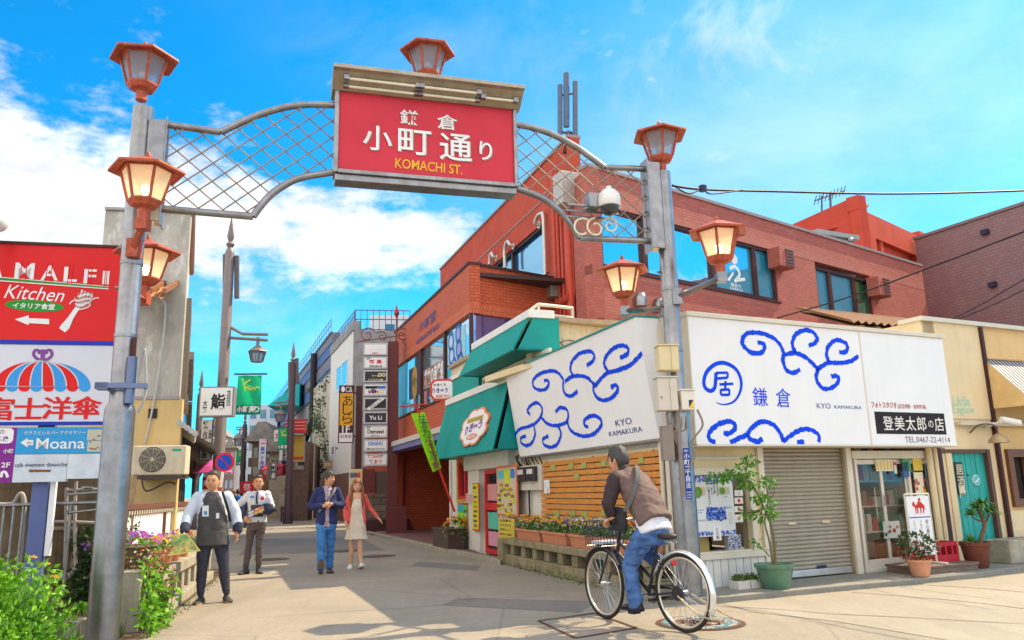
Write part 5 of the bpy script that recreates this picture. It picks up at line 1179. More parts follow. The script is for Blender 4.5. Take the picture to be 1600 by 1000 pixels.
# ------------------------------------------------------------------ cream bar front with teal door, striped awning
bar=thing('cream_house',RF.P(st1+.5,0,0),'cream rendered house front with teal plank door and faint mint lettering','house')
cu0,cu1=RF.U(1441,520),RF.U(1592,880);cz=RF.Z(1500,507);td0,td1,tdz=RF.U(1482,800),RF.U(1556,800),RF.Z(1510,702)
cu1=.5*(RF.U(1527,520)+RF.U(1580,850))
zmid=RF.Z(1530,655)
mb=MB();x0=st1+.44
mb.fbox(RF,x0,td0,-.2,-.02,GZ,cz);mb.fbox(RF,td1,cu1,-.2,-.02,GZ,cz);mb.fbox(RF,td0,td1,-.2,-.02,tdz,cz);mb.fbox(RF,cu0,x0,-.2,-.02,ZT,cz);mb.fbox(RF,cu0,cu0+.1,-2.5,-.2,ZT,cz);mb.fbox(RF,x0,cu1,-.02,.0,zmid,cz)
mb.build('wall',CREAM,bar)
mb=MB();mb.fbox(RF,cu0-.04,cu1+6,-.4,.05,cz,cz+.07);mb.build('coping',paint(.62,.58,.5),bar)
mb=MB();u=(RF.U(1474,790));mb.fbox(RF,u-.03,u+.05,-.02,.05,GZ,tdz+.1,0);mb.tube([RF.P(u-.12,.06,GZ),RF.P(u-.12,.06,tdz+.3)],.04,8,1);mb.tube([RF.P(u-.26,.06,GZ),RF.P(u-.26,.06,tdz+.3)],.05,8,1);mb.build('drain_pipe',[DARKBROWN,CREAM],bar)
TEAL=wood('teal_planks',(.015,.36,.33),.5,dirv=True)
mb=MB();nd=9
for i in range(nd):mb.fbox(RF,lerp(td0,td1,i/nd)+.004,lerp(td0,td1,(i+1)/nd)-.004,-.12,-.055+(i%2)*.004,GZ+.06,tdz-.04)
dd=mb.build('plank_door',TEAL,bar,bevel=.003)
mb=MB();mb.fbox(RF,td0-.02,td0+.02,-.06,.01,GZ,tdz);mb.fbox(RF,td1-.03,td1+.05,-.06,.02,GZ,tdz);mb.fbox(RF,td0+.02,td1-.03,-.06,.01,tdz-.06,tdz);mb.build('door_frame',wood('door_post',(.12,.05,.03)),bar)
a=rect(RF,1495,722,1507,773,-.03);mb=MB();mb.fbox(RF,a[0],a[1],-.05,-.03,a[2],a[3],0);mb.text(RF,'居酒屋',(a[0]+a[1])/2,-.027,a[3]-.03,.17,.14,1,.01,vert=True);mb.fbox(RF,a[0]+.02,a[1]-.02,-.03,-.026,a[2]+.02,a[2]+.13,1);mb.build('door_sign',[paint(.06,.05,.05),paint(.6,.55,.4)],dd)
u,z=RF.q(1526,750,-.03);mb=MB();mb.lathe(RF.P(u,-.05,z),[(.085,0),(.085,.02)],24,0,axis=RF.n);mb.lathe(RF.P(u,-.03,z),[(.075,0),(.075,.003)],24,1,axis=RF.n);mb.ribbon([(u-.05,z-.03),(u,z-.02),(u+.05,z+.03)],.02,fn_on(RF,-.024),2);mb.build('round_sticker',[paint(.65,.68,.68),paint(.1,.45,.5),WHITE],dd)
mb=MB();u,z=RF.q(1535,804,-.03);mb.tube([RF.P(u,-.06,z+.05),RF.P(u,.0,z+.05),RF.P(u,.0,z-.06),RF.P(u,-.06,z-.06)],.012,6);u,z=RF.q(1514,742,-.03);mb.ball(RF.P(u,-.05,z),.02,6);mb.build('handle',DARKSTEEL,dd)
mb=MB();u,z=RF.q(1489,626,.0);mb.text(RF,'Little',u,.004,z,.17,.42,align='l');u,z=RF.q(1489,641,0);mb.text(RF,'Lagoon',u,.004,z,.17,.52,align='l');mb.build('lettering',paint(.25,.6,.48),bar)
mb=MB();pts=[RF.P(RF.U(x,y,.06),.06,RF.Z(x,y,.06))for x,y in((1526,522),(1560,690),(1586,893))];ucm=cu1+.03;mb.fbox(RF,ucm-.03,ucm+.03,-.1,.05,GZ,cz-.02);mb.build('corner_strip',DARKBROWN,bar)
mb=MB();z=RF.Z(1535,663);mb.fbox(RF,x0+.2,cu1+3,.0,.10,z-.03,z+.03);mb.build('pipe_rail',paint(.55,.5,.42),bar,bevel=.01)
t=thing('wall_lamp',RF.P(RF.U(1556,680,.3),.0,RF.Z(1556,680)),'rusty bell shaped wall lamp on the cream house front beside teal door','lamp')
u,z=RF.q(1560,684,.3);mb=MB();c=RF.P(u,.3,z);mb.lathe((c.x,c.y,c.z-.08),[(.17,0),(.13,.07),(.07,.12),(.03,.15)],16);mb.build('shade',M('lamp_rust',(.42,.30,.16),.5,.4,var=.3),t,smooth=50)
mb=MB();mb.tube(cr([RF.P(u,.3,z+.06),RF.P(u-.06,.3,z+.2),RF.P(u-.2,.15,z+.22),RF.P(u-.25,.0,z+.1)],5),.014,6);mb.build('arm',DARKSTEEL,t)
tan=thing('tan_house',RF.P(cu1+.1,0,0),'warm tan house front with black striped awning and dark wooden window at right edge','house')
uw0=RF.U(1580,760);wzz0,wzz1=RF.Z(1590,792),RF.Z(1590,702)
mb=MB();e1=15.5
mb.fbox(RF,cu1+.06,uw0,-.2,-.03,GZ,cz);mb.fbox(RF,uw0,uw0+1.6,-.2,-.03,wzz1,cz);mb.fbox(RF,uw0,uw0+1.6,-.2,-.03,GZ,wzz0);mb.fbox(RF,uw0+1.6,e1,-.2,-.03,GZ,cz)
mb.build('wall',M('tan_wall',(.68,.47,.23),.8,var=.06,vs=2,dirt=.2,dirt_c=(.4,.25,.12),bump=.08),tan)
mb=MB();mb.fbox(RF,cu1+.06,e1,-.03,.0,GZ,RF.Z(1590,798));mb.fbox(RF,cu1+.06,e1,-.03,.03,GZ,GZ+.45);mb.build('plinth',CREAM,tan)
mb=MB();frame(mb,RF,uw0,uw0+1.6,wzz0,wzz1,.13,-.1,.03);mb.fbox(RF,uw0+.5,uw0+.6,-.08,.02,wzz0,wzz1);w_=mb.build('window',wood('dark_window_wood',(.16,.06,.025)),tan);mb=MB();mb.fbox(RF,uw0+.1,uw0+1.5,-.12,-.1,wzz0+.1,wzz1-.1);mb.build('glass',GLASSD,w_)
aw0=RF.U(1537,562,.0);awz1=RF.Z(1537,560,.05);awz0=RF.Z(1583,628,.9)
mb=MB();u1_=aw0+3.2;n1_=.75
mb.quad(RF.P(aw0,n1_,awz0),RF.P(u1_,n1_,awz0),RF.P(u1_,.0,awz1),RF.P(aw0,.0,awz1));mb.quad(RF.P(aw0,n1_-.01,awz0-.01),RF.P(aw0,-.0,awz1-.01),RF.P(u1_,.0,awz1-.01),RF.P(u1_,n1_-.01,awz0-.01))
s_=stripes('awning_stripe',(.62,.57,.55),(.04,.025,.05),.10,duty=.28);aw=mb.build('awning',s_,tan)
mb=MB();mb.add([RF.P(aw0,n1_,awz0),RF.P(aw0,0,awz1),RF.P(aw0,0,awz0)],[(0,1,2)]);mb.tube([RF.P(aw0,0,awz1+.03),RF.P(u1_,0,awz1+.03)],.03,6);mb.build('side_flap',M('flap',(.66,.45,.2),.8),aw)
u,z=RF.q(1560,656,.3)
t=thing('bullet_camera',RF.P(u,.1,z),'white bullet security camera on a short arm above the teal door','security camera');mb=MB();mb.tube([RF.P(u,.35,z),RF.P(u+.3,.45,z-.06)],.055,10);mb.build('housing',CAMW,t,smooth=40);mb=MB();mb.tube([RF.P(u+.1,.35,z),RF.P(u+.1,.0,z-.1)],.02,6);mb.build('arm',CAMW,t)
# old tiled roof peeping over the signs
o_=RF.P(0,-1.6,0);rz_=RF.Z(1375,487,-1.6);ra,rb_,rc_=RF.U(1300,500,-1.6),RF.U(1378,487,-1.6),RF.U(1475,512,-1.6)
rf=thing('tiled_roof',RF.P(ra,-1.6,ZT),'sagging old brown tiled roof with exposed rafters behind the big white sign','roof')
mb=MB();ez=RF.Z(1300,500,-1.6)
P4=[RF.P(ra,-1.2,ez-.1),RF.P(rc_+2,-1.2,ez-.1),RF.P(rc_+1,-3.4,rz_+.45),RF.P(rb_-.4,-3.4,rz_+.45)]
corrug(mb,P4,26,.03);dn=Vector((0,0,-.08));mb.quad(P4[0]+dn,P4[3]+dn,P4[2]+dn,P4[1]+dn);mb.build('tiles',M('old_tiles',(.30,.17,.10),.8,var=.3,vs=14,dirt=.4),rf)
mb=MB()
for k in range(8):u=lerp(ra+.2,rc_,k/7);mb.hexa([RF.P(u+a_,b_,c_)for c_,d_ in((0,0),(.09,0))for a_,b_,c_ in((0,-1.15,ez-.26+c_),(.09,-1.15,ez-.26+c_),(.09,-2.8,ez+.10+c_),(0,-2.8,ez+.10+c_))])
mb.fbox(RF,ra+.1,rc_+1.5,-1.75,-1.6,ez-.4,ez-.27);mb.fbox(RF,rb_,rb_+.16,-1.7,-1.55,ZT,ez-.4);mb.build('rafter',wood('old_rafter',(.25,.13,.06)),rf)
mb=MB();mb.fbox(RF,ra+.2,rc_+2,-3.2,-2.2,ZT,ez-.1);mb.build('gable_wall',paint(.12,.07,.04),rf)
# ------------------------------------------------------------------ overhead cables
def cable(pts,r,label):
 P=cr([D(*p)for p in pts],8);tag(MB().tube(P,r,5).build('overhead_cable',BLACK,loc=P[0],smooth=80),label,'cable','overhead cables')
cable([(1051,290,10.1),(1098,296,10.6),(1200,299,12),(1400,303,13),(1600,298,14),(1760,290,15)],.02,'thick black overhead cable running from top of right gate pole')
cable([(1051,289,10.1),(1075,302,10.3),(1098,296,10.6),(1112,303,10.8),(1160,297,11.5)],.012,'short looping black cable beside the top of the right gate pole')
cable([(1214,497,12.5),(1330,463,12),(1480,408,11),(1600,362,10),(1760,300,9)],.012,'thin black overhead cable crossing the brick building, highest of three slanting ones')
cable([(1440,521,15),(1520,483,14),(1600,437,13),(1740,360,12)],.010,'thin black overhead cable from the cream parapet, middle of three slanting ones')
cable([(1425,523,14),(1520,490,13),(1600,453,12),(1740,380,11)],.009,'thin black overhead cable from the cream parapet, lowest of three slanting ones')
u_=D(1098,295,10.6);tag(MB().lathe(u_-Vector((0,0,.05)),[(.02,0),(.06,.02),(.06,.09),(.02,.11)],12).build('cable_insulator',paint(.03,.04,.1),loc=u_,smooth=50),'small round dark insulator on cable beside the right gate pole top','insulator')
# ------------------------------------------------------------------ left side: sign tower on its blue post
SFo=D(60,600,9.4);SF=Fr((SFo.x,SFo.y),77)
sgn=thing('sign_tower',G(55,960),'tall stack of sign panels on a blue post behind the left gate pole','signboard')
xr=SF.U(184,560);xl=SF.U(-60,560)
za,zb_,zc,zd,ze,zf=SF.Z(90,386),SF.Z(90,533),SF.Z(90,540),SF.Z(90,664),SF.Z(90,668),SF.Z(120,752)
pu=SF.U(55,820)
mb=MB();mb.fbox(SF,pu-.09,pu+.09,-.16,-.04,-.1,za);mb.build('post',M('blue_post',(.10,.13,.30),.45,var=.06),sgn,bevel=.01)
mb=MB();mb.fbox(SF,pu+.10,pu+.16,-.12,-.06,.75,zf);mb.build('strip',WHITE,sgn)
REDS=M('red_panel',(.66,.012,.015),.35,var=.05,vs=1.5)
p1=MB().fbox(SF,xl,xr,-.06,.05,zb_,za).build('red_panel',REDS,sgn)
mb=MB();mb.fbox(SF,xl,xr+.02,-.08,.07,za,za+.03,0)
for k in range(70):u=lerp(xl,xr,k/70);mb.fbox(SF,u,u+.02,-.02,.02,za+.03,za+.05,1)
mb.fbox(SF,xr,xr+.02,-.07,.06,zb_,za,0);mb.build('frame',[DARKBROWN,paint(.2,.2,.18)],p1)
mb=MB()
def sx(X,Y):return.32*X,300+.32*Y # enlarged view to picture
for ch,X,Y,h,w in(('A',-20,380,80,70),('M',120,385,78,95),('A',243,395,72,85),('L',345,402,72,66),('F',440,412,70,60),('I',517,418,66,32)):
 px,py=sx(X,Y);tp(mb,SF,ch,px,py,.054,h*.32,w*.32,0,.015);u,z=SF.q(px,py,.058)
 du=abs(SF.U(px+w*.06,py)-SF.U(px,py));hh=abs(SF.Z(px,py-h*.13)-SF.Z(px,py+h*.13));
 for f in(-.5,.15):mb.fbox(SF,u+du*f*2.2,u+du*f*2.2+.008,.054,.0572,z-hh*.9,z+hh*.9,1)
tp(mb,SF,'Kitchen',*sx(175,495),.056,66*.32,285*.32,0,.0,lean=.25,rot=-.05)
a0,z0=SF.q(*sx(-30,425),.054);a1,z1=SF.q(*sx(530,470),.054)
def strip(p,q,w,m,n=.054):mb.ribbon([SF.q(*sx(*p),n),SF.q(*sx(*q),n)],w,fn_on(SF,n),m)
strip((-40,420),(530,468),.03,2);strip((-40,430),(530,473),.012,0,.056);strip((-40,412),(530,462),.008,0,.056)
el=[SF.q(*sx(168+144*math.cos(a),556+28*math.sin(a)+8*math.cos(a)),.054)for a in[-2*math.pi*i/36 for i in range(36)]];mb.add([SF.P(u,.054,z)for u,z in el],[tuple(range(36))],2)
tp(mb,SF,'イタリア食堂',*sx(165,557),.057,30*.32,208*.32,0,.02,rot=-.02)
mb.add([SF.P(*(lambda q:(q[0],.055,q[1]))(SF.q(*sx(X,Y),.055)))for X,Y in((72,622),(140,650),(140,640),(240,646),(240,620),(140,616),(140,602))],[tuple(range(7))],0)
# fork with a twist of spaghetti
f2=lambda X,Y:SF.q(*sx(X,Y),.056)
mb.ribbon([f2(303,675),f2(320,655),f2(345,615),f2(385,555)],[.085,.10,.06,.05],fn_on(SF,.056),0);mb.ribbon([f2(385,560),f2(400,535),f2(415,520)],[.06,.12,.15],fn_on(SF,.056),0)
for k in range(4):mb.ribbon([f2(388+14*k,530+5*k),f2(402+15*k,478+7*k)],.022,fn_on(SF,.057),0)
for k in range(6):y=500+10*k;mb.ribbon([f2(362+2*k,y+14),f2(385,y+24),f2(430,y+12),f2(455-3*k,y-2),f2(420,y-10),f2(378,y)],.014,fn_on(SF,.0585),0 if k%2 else 3)
mb.ribbon([f2(340,548),f2(350,535),f2(365,528)],.013,fn_on(SF,.0585),0);mb.ribbon([f2(450,525),f2(470,517),f2(483,519)],.013,fn_on(SF,.0585),0)
mb.build('lettering',[paint(.75,.76,.8),REDS,paint(.02,.28,.03),paint(.5,.2,.2)],p1)
p2=MB().fbox(SF,xl,xr-.015,-.06,.045,zd,zb_-.004).build('umbrella_panel',M('pale_panel',(.62,.63,.72),.4,var=.04,vs=1.5),sgn)
mb=MB();mb.fbox(SF,xl,xr-.01,.03,.055,zc,zb_-.002);mb.fbox(SF,xl,xr-.01,.03,.055,zd-.004,zd+.035);mb.build('blue_bar',paint(.015,.04,.42),p2)
mb=MB();ap_=(208,825)
arc=lambda t:(-8+450*t,948-0*t)
def dome(t,s_): # s_: 0 at top, 1 at rim
 X=lerp(208,lerp(-30,442,t),math.sin(s_*math.pi/2));Y=lerp(948,825,math.cos(s_*math.pi/2));return SF.q(*sx(X,Y+5*(t-.5)),.049)
for k in range(8):
 t0,t1=k/8,(k+1)/8;N=10;m_=(k+1)%2
 vs=[SF.P(*(lambda q:(q[0],.049,q[1]))(dome(t,i/N)))for i in range(N+1)for t in(t0,t1)]
 mb.add(vs,[(2*i,2*i+2,2*i+3,2*i+1)for i in range(N)],m_)
 xa,xb=lerp(-30,442,t0),lerp(-30,442,t1);pts=[SF.q(*sx(lerp(xa,xb,.5)-(xb-xa)/2*math.cos(math.pi*j/10),950+25*math.sin(math.pi*j/10)),.049)for j in range(11)]
 mb.add([SF.P(u,.0492,z)for u,z in pts],[tuple(range(11))],m_)
 if 0<k:q=[dome(t0,i/8)for i in range(9)];mb.ribbon(q,.014,fn_on(SF,.0515),2)
for sgx in(-1,1):mb.ribbon([f2(208,822),f2(208+sgx*26,815),f2(208+sgx*45,795),f2(208+sgx*38,772),f2(208+sgx*18,775),f2(208+sgx*20,790)],.035,fn_on(SF,.050),3)
mb.ribbon([f2(208,826),f2(208,768)],.05,fn_on(SF,.051),3)
xs=lambda X,Y:(.4*X,600+.4*Y)
for ch,X in(('富',-5),('士',112),('洋',222),('傘',338)):tp(mb,SF,ch,*xs(X,94-(X-200)*.012),.05,88*.4,116*.4,1,.010);tp(mb,SF,ch,*xs(X+4,94-(X-200)*.012),.0515,86*.4,112*.4,1,.010)
mb.build('picture',[paint(.04,.30,.72),paint(.66,.015,.015),paint(.6,.6,.66),paint(.22,.06,.28)],p2)
ub0=SF.U(25,710);
p3=MB().fbox(SF,ub0,xr-.01,-.05,.04,SF.Z(100,709),ze).build('blue_panel',M('sky_blue_panel',(.03,.30,.62),.4,var=.04),sgn)
mb=MB();tp(mb,SF,'ガラスとシルバーアクセサリー',*xs(215,190),.044,14*.4,240*.4,0);tp(mb,SF,'Moana',*xs(237,232),.044,42*.4,190*.4,0,.01)
mb.add([SF.P(*(lambda q:(q[0],.044,q[1]))(SF.q(*xs(X,Y),.044)))for X,Y in((80,229),(108,248),(108,239),(130,239),(130,219),(108,219),(108,211))],[tuple(range(7))],0);tp(mb,SF,'20m',*xs(114,229),.047,4,9,1)
for y0,y1 in((178,219),(222,264)):rp(mb,SF,*xs(343,y0),*xs(402,y1),.043,2)
rr=random.Random(2)
for y0 in(182,228):
 for k in range(7):x=350+7*k;y=y0+8+10*rr.random()+(24-4*k if y0<200 else 6);rp(mb,SF,*xs(x,y),*xs(x+6,y+5),.0465,rr.choice([1,3,4]))
mb.build('lettering',[WHITE,paint(.1,.2,.4),paint(.5,.48,.38),paint(.5,.4,.3),paint(.3,.1,.08)],p3)
um=SF.U(106,730)
p4=MB().fbox(SF,ub0,um,-.045,.035,zf,SF.Z(100,709)-.004).build('cafe_panel',M('pale_blue_panel',(.55,.60,.68),.4),sgn)
mb=MB();tp(mb,SF,'café vivement dimanche',*xs(160,315),.039,16*.4,204*.4,0,.005);q0,q1=SF.q(*xs(113,339),.039),SF.q(*xs(198,339),.039);mb.ribbon([q0,q1],.028,fn_on(SF,.039),1);mb.add([SF.P(*(lambda q:(q[0],.04,q[1]))(SF.q(*xs(X,Y),.04)))for X,Y in((111,339),(124,347),(124,332))],[(0,1,2)],1);mb.build('lettering',[NAVY,paint(.2,.09,.04)],p4)
MB().fbox(SF,um+.004,xr-.01,-.045,.035,zf+.03,SF.Z(100,709)-.004).build('blank_panel',M('pale_blue_panel2',(.58,.62,.70),.4),sgn)
p5=MB().fbox(SF,xl,ub0-.004,-.045,.035,zf,ze).build('purple_panel',M('purple_panel',(.22,.02,.26),.4),sgn)
mb=MB();q=rect(SF,-30,669,21,693,.04);mb.fprism(SF,rrect(q[0],q[1],q[2],q[3],.05),.036,.040,0);tp(mb,SF,'の',*xs(8,187),.044,8,None,1);tp(mb,SF,'体操',*xs(10,214),.044,8,None,1,.02);tp(mb,SF,'小町',*xs(32,262),.04,7,None,0,.02);tp(mb,SF,'2F',*xs(22,316),.04,8,14,0,.02);mb.ribbon([SF.q(*xs(5,365),.04),SF.q(*xs(8,345),.04),SF.q(*xs(22,345),.04),SF.q(*xs(30,365),.04)],.03,fn_on(SF,.04),0);mb.build('lettering',[WHITE,paint(.2,.03,.25)],p5)
b=D(-6,345,9.0);t=thing('globe_lamp',b-Vector((0,0,.3)),'white round globe lamp cut by the left picture edge above the red sign','lamp');mb=MB();mb.ball(b,.14,14);mb.build('globe',M('opal_globe',(.75,.75,.75),.3),t,smooth=80);mb=MB();mb.lathe((b.x,b.y,b.z-.25),[(.05,0),(.05,.12),(.08,.14)],12);mb.tube([b-Vector((0,0,.2)),b-Vector((.0,0,.9))],.025,6);mb.build('stem',STEEL,t)
# clamp, tubes and cloth roll on the left gate pole
t=thing('sign_bracket',LPOLE+Vector((0,0,2.9)),'blue steel bracket with a bundle of rolled tubes clamped to left gate pole','bracket')
KF=Fr((LPOLE.x,LPOLE.y),78);BLUEM=M('blue_bracket',(.13,.17,.30),.4,.3)
zk=KF.Z(190,606);mb=MB();mb.lathe((LPOLE.x,LPOLE.y,zk-.04),[(.13,0),(.13,.08)],20);mb.fbox(KF,-.22,.28,.1,.16,zk-.02,zk+.03);mb.fbox(KF,-.22,-.1,.0,.16,zk-.03,zk+.04);mb.build('clamp',BLUEM,t)
mb=MB();u0=KF.U(210,570);mb.tube([KF.P(u0,.1,KF.Z(212,632)),KF.P(u0,.1,KF.Z(212,560))],.05,10);mb.build('sleeve',BLUEM,t,smooth=50)
mb=MB()
for k,px in enumerate((202,207,213)):u=KF.U(px,560);mb.tube([KF.P(u,.04+.03*k,KF.Z(px,625)),KF.P(u,.04+.03*k,KF.Z(px,530))],.018,6)
mb.build('tube',DARKBROWN,t,smooth=60)
mb=MB();pts=[KF.P(KF.U(x,y,.1),.1,KF.Z(x,y,.1))for x,y in((215,645),(227,615),(227,552),(222,553),(216,600))];mb.tube(cr([pts[0],pts[1],pts[2],pts[3],pts[4]],5),.014,5);mb.build('cable',paint(.3,.3,.32),t)
# ------------------------------------------------------------------ left house
HFo=D(260,640,13.6);HF=Fr((HFo.x,HFo.y),80)
hs_=thing('corner_house',HFo*1,'tall narrow house end with streaked grey upper wall and yellow lower wall','house');hs_.location=(HFo.x,HFo.y,0)
hz1=HF.Z(297,333);hzm=HF.Z(240,624);hr=HF.U(289,480);hl=HF.U(150,500)
GREYW=NT('streaked_grey_wall');s=GREYW
f1=s.noise(1.3,7,.68,(1.4,1.4,.5));f2_=s.noise(3.5,8,.75,(1.2,1.2,.45));f3=s.noise(.8,4,.6)
o=s.mix(s.ramp(f1,.36,.66),(.33,.31,.265),(.50,.48,.43));o=s.mix(s.ramp(f2_,.54,.62,0,.85),o,(.62,.60,.57));o=s.mix(s.ramp(f3,.55,.7,0,.6),o,(.10,.10,.085));s.col(o);s.bump(f2_,.2,.01);GREYW=s.set(.85)
mb=MB();mb.fbox(HF,hl,hr,-.1,0,hzm,hz1);mb.build('upper_wall',GREYW,hs_)
YEL=M('yellow_wall',(.60,.44,.20),.8,var=.08,vs=2,dirt=.3,dirt_c=(.36,.25,.11),bump=.1)
mb=MB();mb.fbox(HF,hl-.0,HF.U(281,700),-.1,.03,0,hzm);mb.build('lower_wall',YEL,hs_)
mb=MB();mb.fbox(HF,hl,hr+.02,-.05,.05,hzm,hzm+.05);mb.fbox(HF,hl,hr+.04,-.1,.05,hz1,hz1+.05);mb.build('ledge',M('lead_flashing',(.3,.3,.3),.5,.3),hs_)
sdp=HF.P(hr,0,0);SD=Fr((sdp.x,sdp.y),-22)
mb=MB();c1,c2,z_a,z_b=HF.P(hr,0,0),SD.P(9,0,0),hz1,hz1-.1
mb.fbox(SD,.12,4.2,-.2,-.02,0,hz1-.0);mb.fbox(SD,4.2,9,-.2,-.02,0,hz1-1.9);mb.fbox(SD,4.0,4.2,-5,-.2,0,hz1);mb.build('street_wall',M('white_side_wall',(.66,.62,.54),.8,dirt=.3),hs_)
mb=MB();mb.tube([SD.P(0,.02,hz1+.04),SD.P(4.3,.02,hz1+.02)],.06,6);mb.build('gutter',M('copper_gutter',(.35,.13,.06),.5,.3),hs_)
mb=MB();a=rect(HF,244,640,249,647,.03)
u,z=HF.q(239,646,.03);mb.fbox(HF,u-.07,u+.07,.03,.05,z-.08,z+.08);mb.build('air_brick',paint(.03,.03,.025),hs_)
mb=MB()
for k in range(9):pz=lerp(hzm-.1,hz1-2.6,1);mb.fbox(SD,.3+k*.28,.42+k*.28,.0,.10,3.15,lerp(4.9,5.0,k/9))
mb.fbox(SD,.2,3,.0,.14,3.05,3.15);mb.build('timber_slat',wood('grey_timber',(.22,.17,.12)),hs_)
mb=MB();e0,e1_=HF.U(196,450,.5),HF.U(256,480,.8);z0,z1=HF.Z(196,432,.7),HF.Z(250,466,.8)
corrug(mb,[HF.P(e0-.3,.85,z0-.18),HF.P(e1_,.85,z1-.02),HF.P(e1_-.1,.0,z1+.42),HF.P(e0-.3,.0,z0+.22)],14,.02)
mb.build('rusty_canopy',M('rusty_tin',(.42,.20,.09),.7,.2,var=.3,vs=10,dirt=.4),hs_)
mb=MB()
for k in range(4):u=lerp(e0,e1_,k/3.2);mb.hexa([HF.P(u,.8,z0-.30),HF.P(u+.07,.8,z0-.30),HF.P(u+.07,0,z0+.05),HF.P(u,0,z0+.05),HF.P(u,.8,z0-.22),HF.P(u+.07,.8,z0-.22),HF.P(u+.07,0,z0+.13),HF.P(u,0,z0+.13)])
mb.build('canopy_rafter',wood('rafter_red',(.30,.12,.05)),hs_)
mb=MB();pts=[HF.P(HF.U(x,y,.06),.06,HF.Z(x,y,.06))for x,y in((222,420),(236,440),(250,462),(258,478),(256,520),(248,580),(238,640),(226,692))];mb.tube(cr(pts,5),.018,6);tag(mb.build('drain_hose',paint(.55,.52,.47),loc=pts[-1],smooth=60),'thin pale drain hose curving down the streaked grey wall to the air conditioner','hose')
# tiled lean-to roof along the street and its posts
rt=thing('lean_to_roof',SD.P(.2,.3,2.2),'small curved grey tile lean-to roof on the street side of the corner house','roof')
mb=MB();zA=HF.Z(285,668);L_=2.2;P4=[SD.P(0,.30,zA-.12),SD.P(L_,.30,zA-.12),SD.P(L_,0,zA+.10),SD.P(0,0,zA+.10)];corrug(mb,P4,10,.03);mb.build('tiles',M('roof_tile_grey',(.34,.33,.33),.5,var=.2,vs=10),rt)
mb=MB()
for k in range(5):
 for r_ in range(1):mb.tube([SD.P(-.05-.02*r_,.03+.065*k,zA+.08-.045*k-.09*r_),SD.P(.5,.03+.065*k,zA+.10-.045*k-.09*r_)],.05,8)
mb.build('ridge_tile',M('ridge_tile_grey',(.42,.41,.40),.5,var=.25,vs=10),rt,smooth=50)
mb=MB();mb.fbox(SD,0,L_,.0,.16,zA-.62,zA-.30);mb.build('soffit',CREAM,rt)
# air conditioner
a=rect(HF,206,696,290,742,.55);ac=thing('air_conditioner',HF.P(a[0],.2,a[2]),'ivory outdoor air conditioner unit with round fan grille against the yellow wall','air conditioner')
MB().fbox(HF,a[0],a[1],.22,.55,a[2],a[3]).build('casing',M('ac_ivory',(.62,.55,.40),.45,dirt=.15),ac,bevel=.02)
fc=HF.q(238,718,.56);fr=(a[3]-a[2])*.43
mb=MB();mb.lathe(HF.P(fc[0],.552,fc[1]),[(fr,0),(fr,.006)],32,axis=HF.n);mb.build('fan_opening',paint(.06,.05,.04),ac)
mb=MB()
for k in range(8):
 r=fr*(k+1.5)/9.5;mb.tube([HF.P(fc[0]+r*math.cos(i*math.pi/16),.57,fc[1]+r*math.sin(i*math.pi/16))for i in range(32)],.0035,4,closed=True)
for k in range(10):an_=k*math.pi/5;mb.tube([HF.P(fc[0]+fr*.12*math.cos(an_),.574,fc[1]+fr*.12*math.sin(an_)),HF.P(fc[0]+fr*math.cos(an_+.25),.574,fc[1]+fr*math.sin(an_+.25))],.004,4)
mb.lathe(HF.P(fc[0],.565,fc[1]),[(fr*.17,0),(fr*.15,.02)],16,axis=HF.n);mb.build('fan_grille',M('ac_grille',(.52,.47,.36),.5),ac)
mb=MB();u,z=HF.q(276,703,.552);mb.fbox(HF,u-.07,u+.07,.55,.553,z-.02,z+.02);mb.build('badge',paint(.03,.4,.22),ac)
mb=MB();mb.fbox(HF,a[0]+.05,a[1]-.05,.0,.5,a[2]-.06,a[2]-.01);mb.tube(cr([HF.P(a[0]+.1,.3,a[2]),HF.P(a[0]+.2,.35,a[2]-.25),HF.P(a[0]+.5,.3,a[2]-.12),HF.P(a[1]-.2,.25,a[2]-.15)],5),.015,5);mb.build('support',DARKSTEEL,ac)
# white garden wall with brown coping
GFo=D(188,800,10.5);GF=Fr((GFo.x,GFo.y),-12)
g0,g1=0,4.7;gz=GF.Z(250,786)
gw=thing('garden_wall',GF.P(g0,0,0),'bright white garden wall with dark brown coping and a row of small tile ends','wall')
MB().fbox(GF,g0,g1,-.15,0,0,gz-.16).build('wall',M('whitewash',(.76,.75,.74),.8,var=.03),gw)
mb=MB();mb.fbox(GF,g0,g1+.04,-.2,.06,gz-.07,gz);u=2.6;mb.fbox(GF,u-.025,u+.025,0,.04,.5,gz-.07);mb.build('coping',M('coping_brown',(.16,.07,.05),.6),gw)
mb=MB()
for k in range(34):u=lerp(g0,g1,k/34);mb.lathe(GF.P(u,-.02,gz-.11),[(.035,0),(.035,.07)],10,axis=GF.n)
mb.build('tile_end',paint(.5,.42,.33),gw)
mb=MB();zr=gz+.22;r0,r1=0,1.6;mb.tube([GF.P(r0-.6,-.3,zr),GF.P(r1,-.3,zr)],.02,6);mb.tube([GF.P(r1,-.3,zr),GF.P(r1,-.3,gz-.1)],.02,6);mb.build('rail',STEEL,gw)
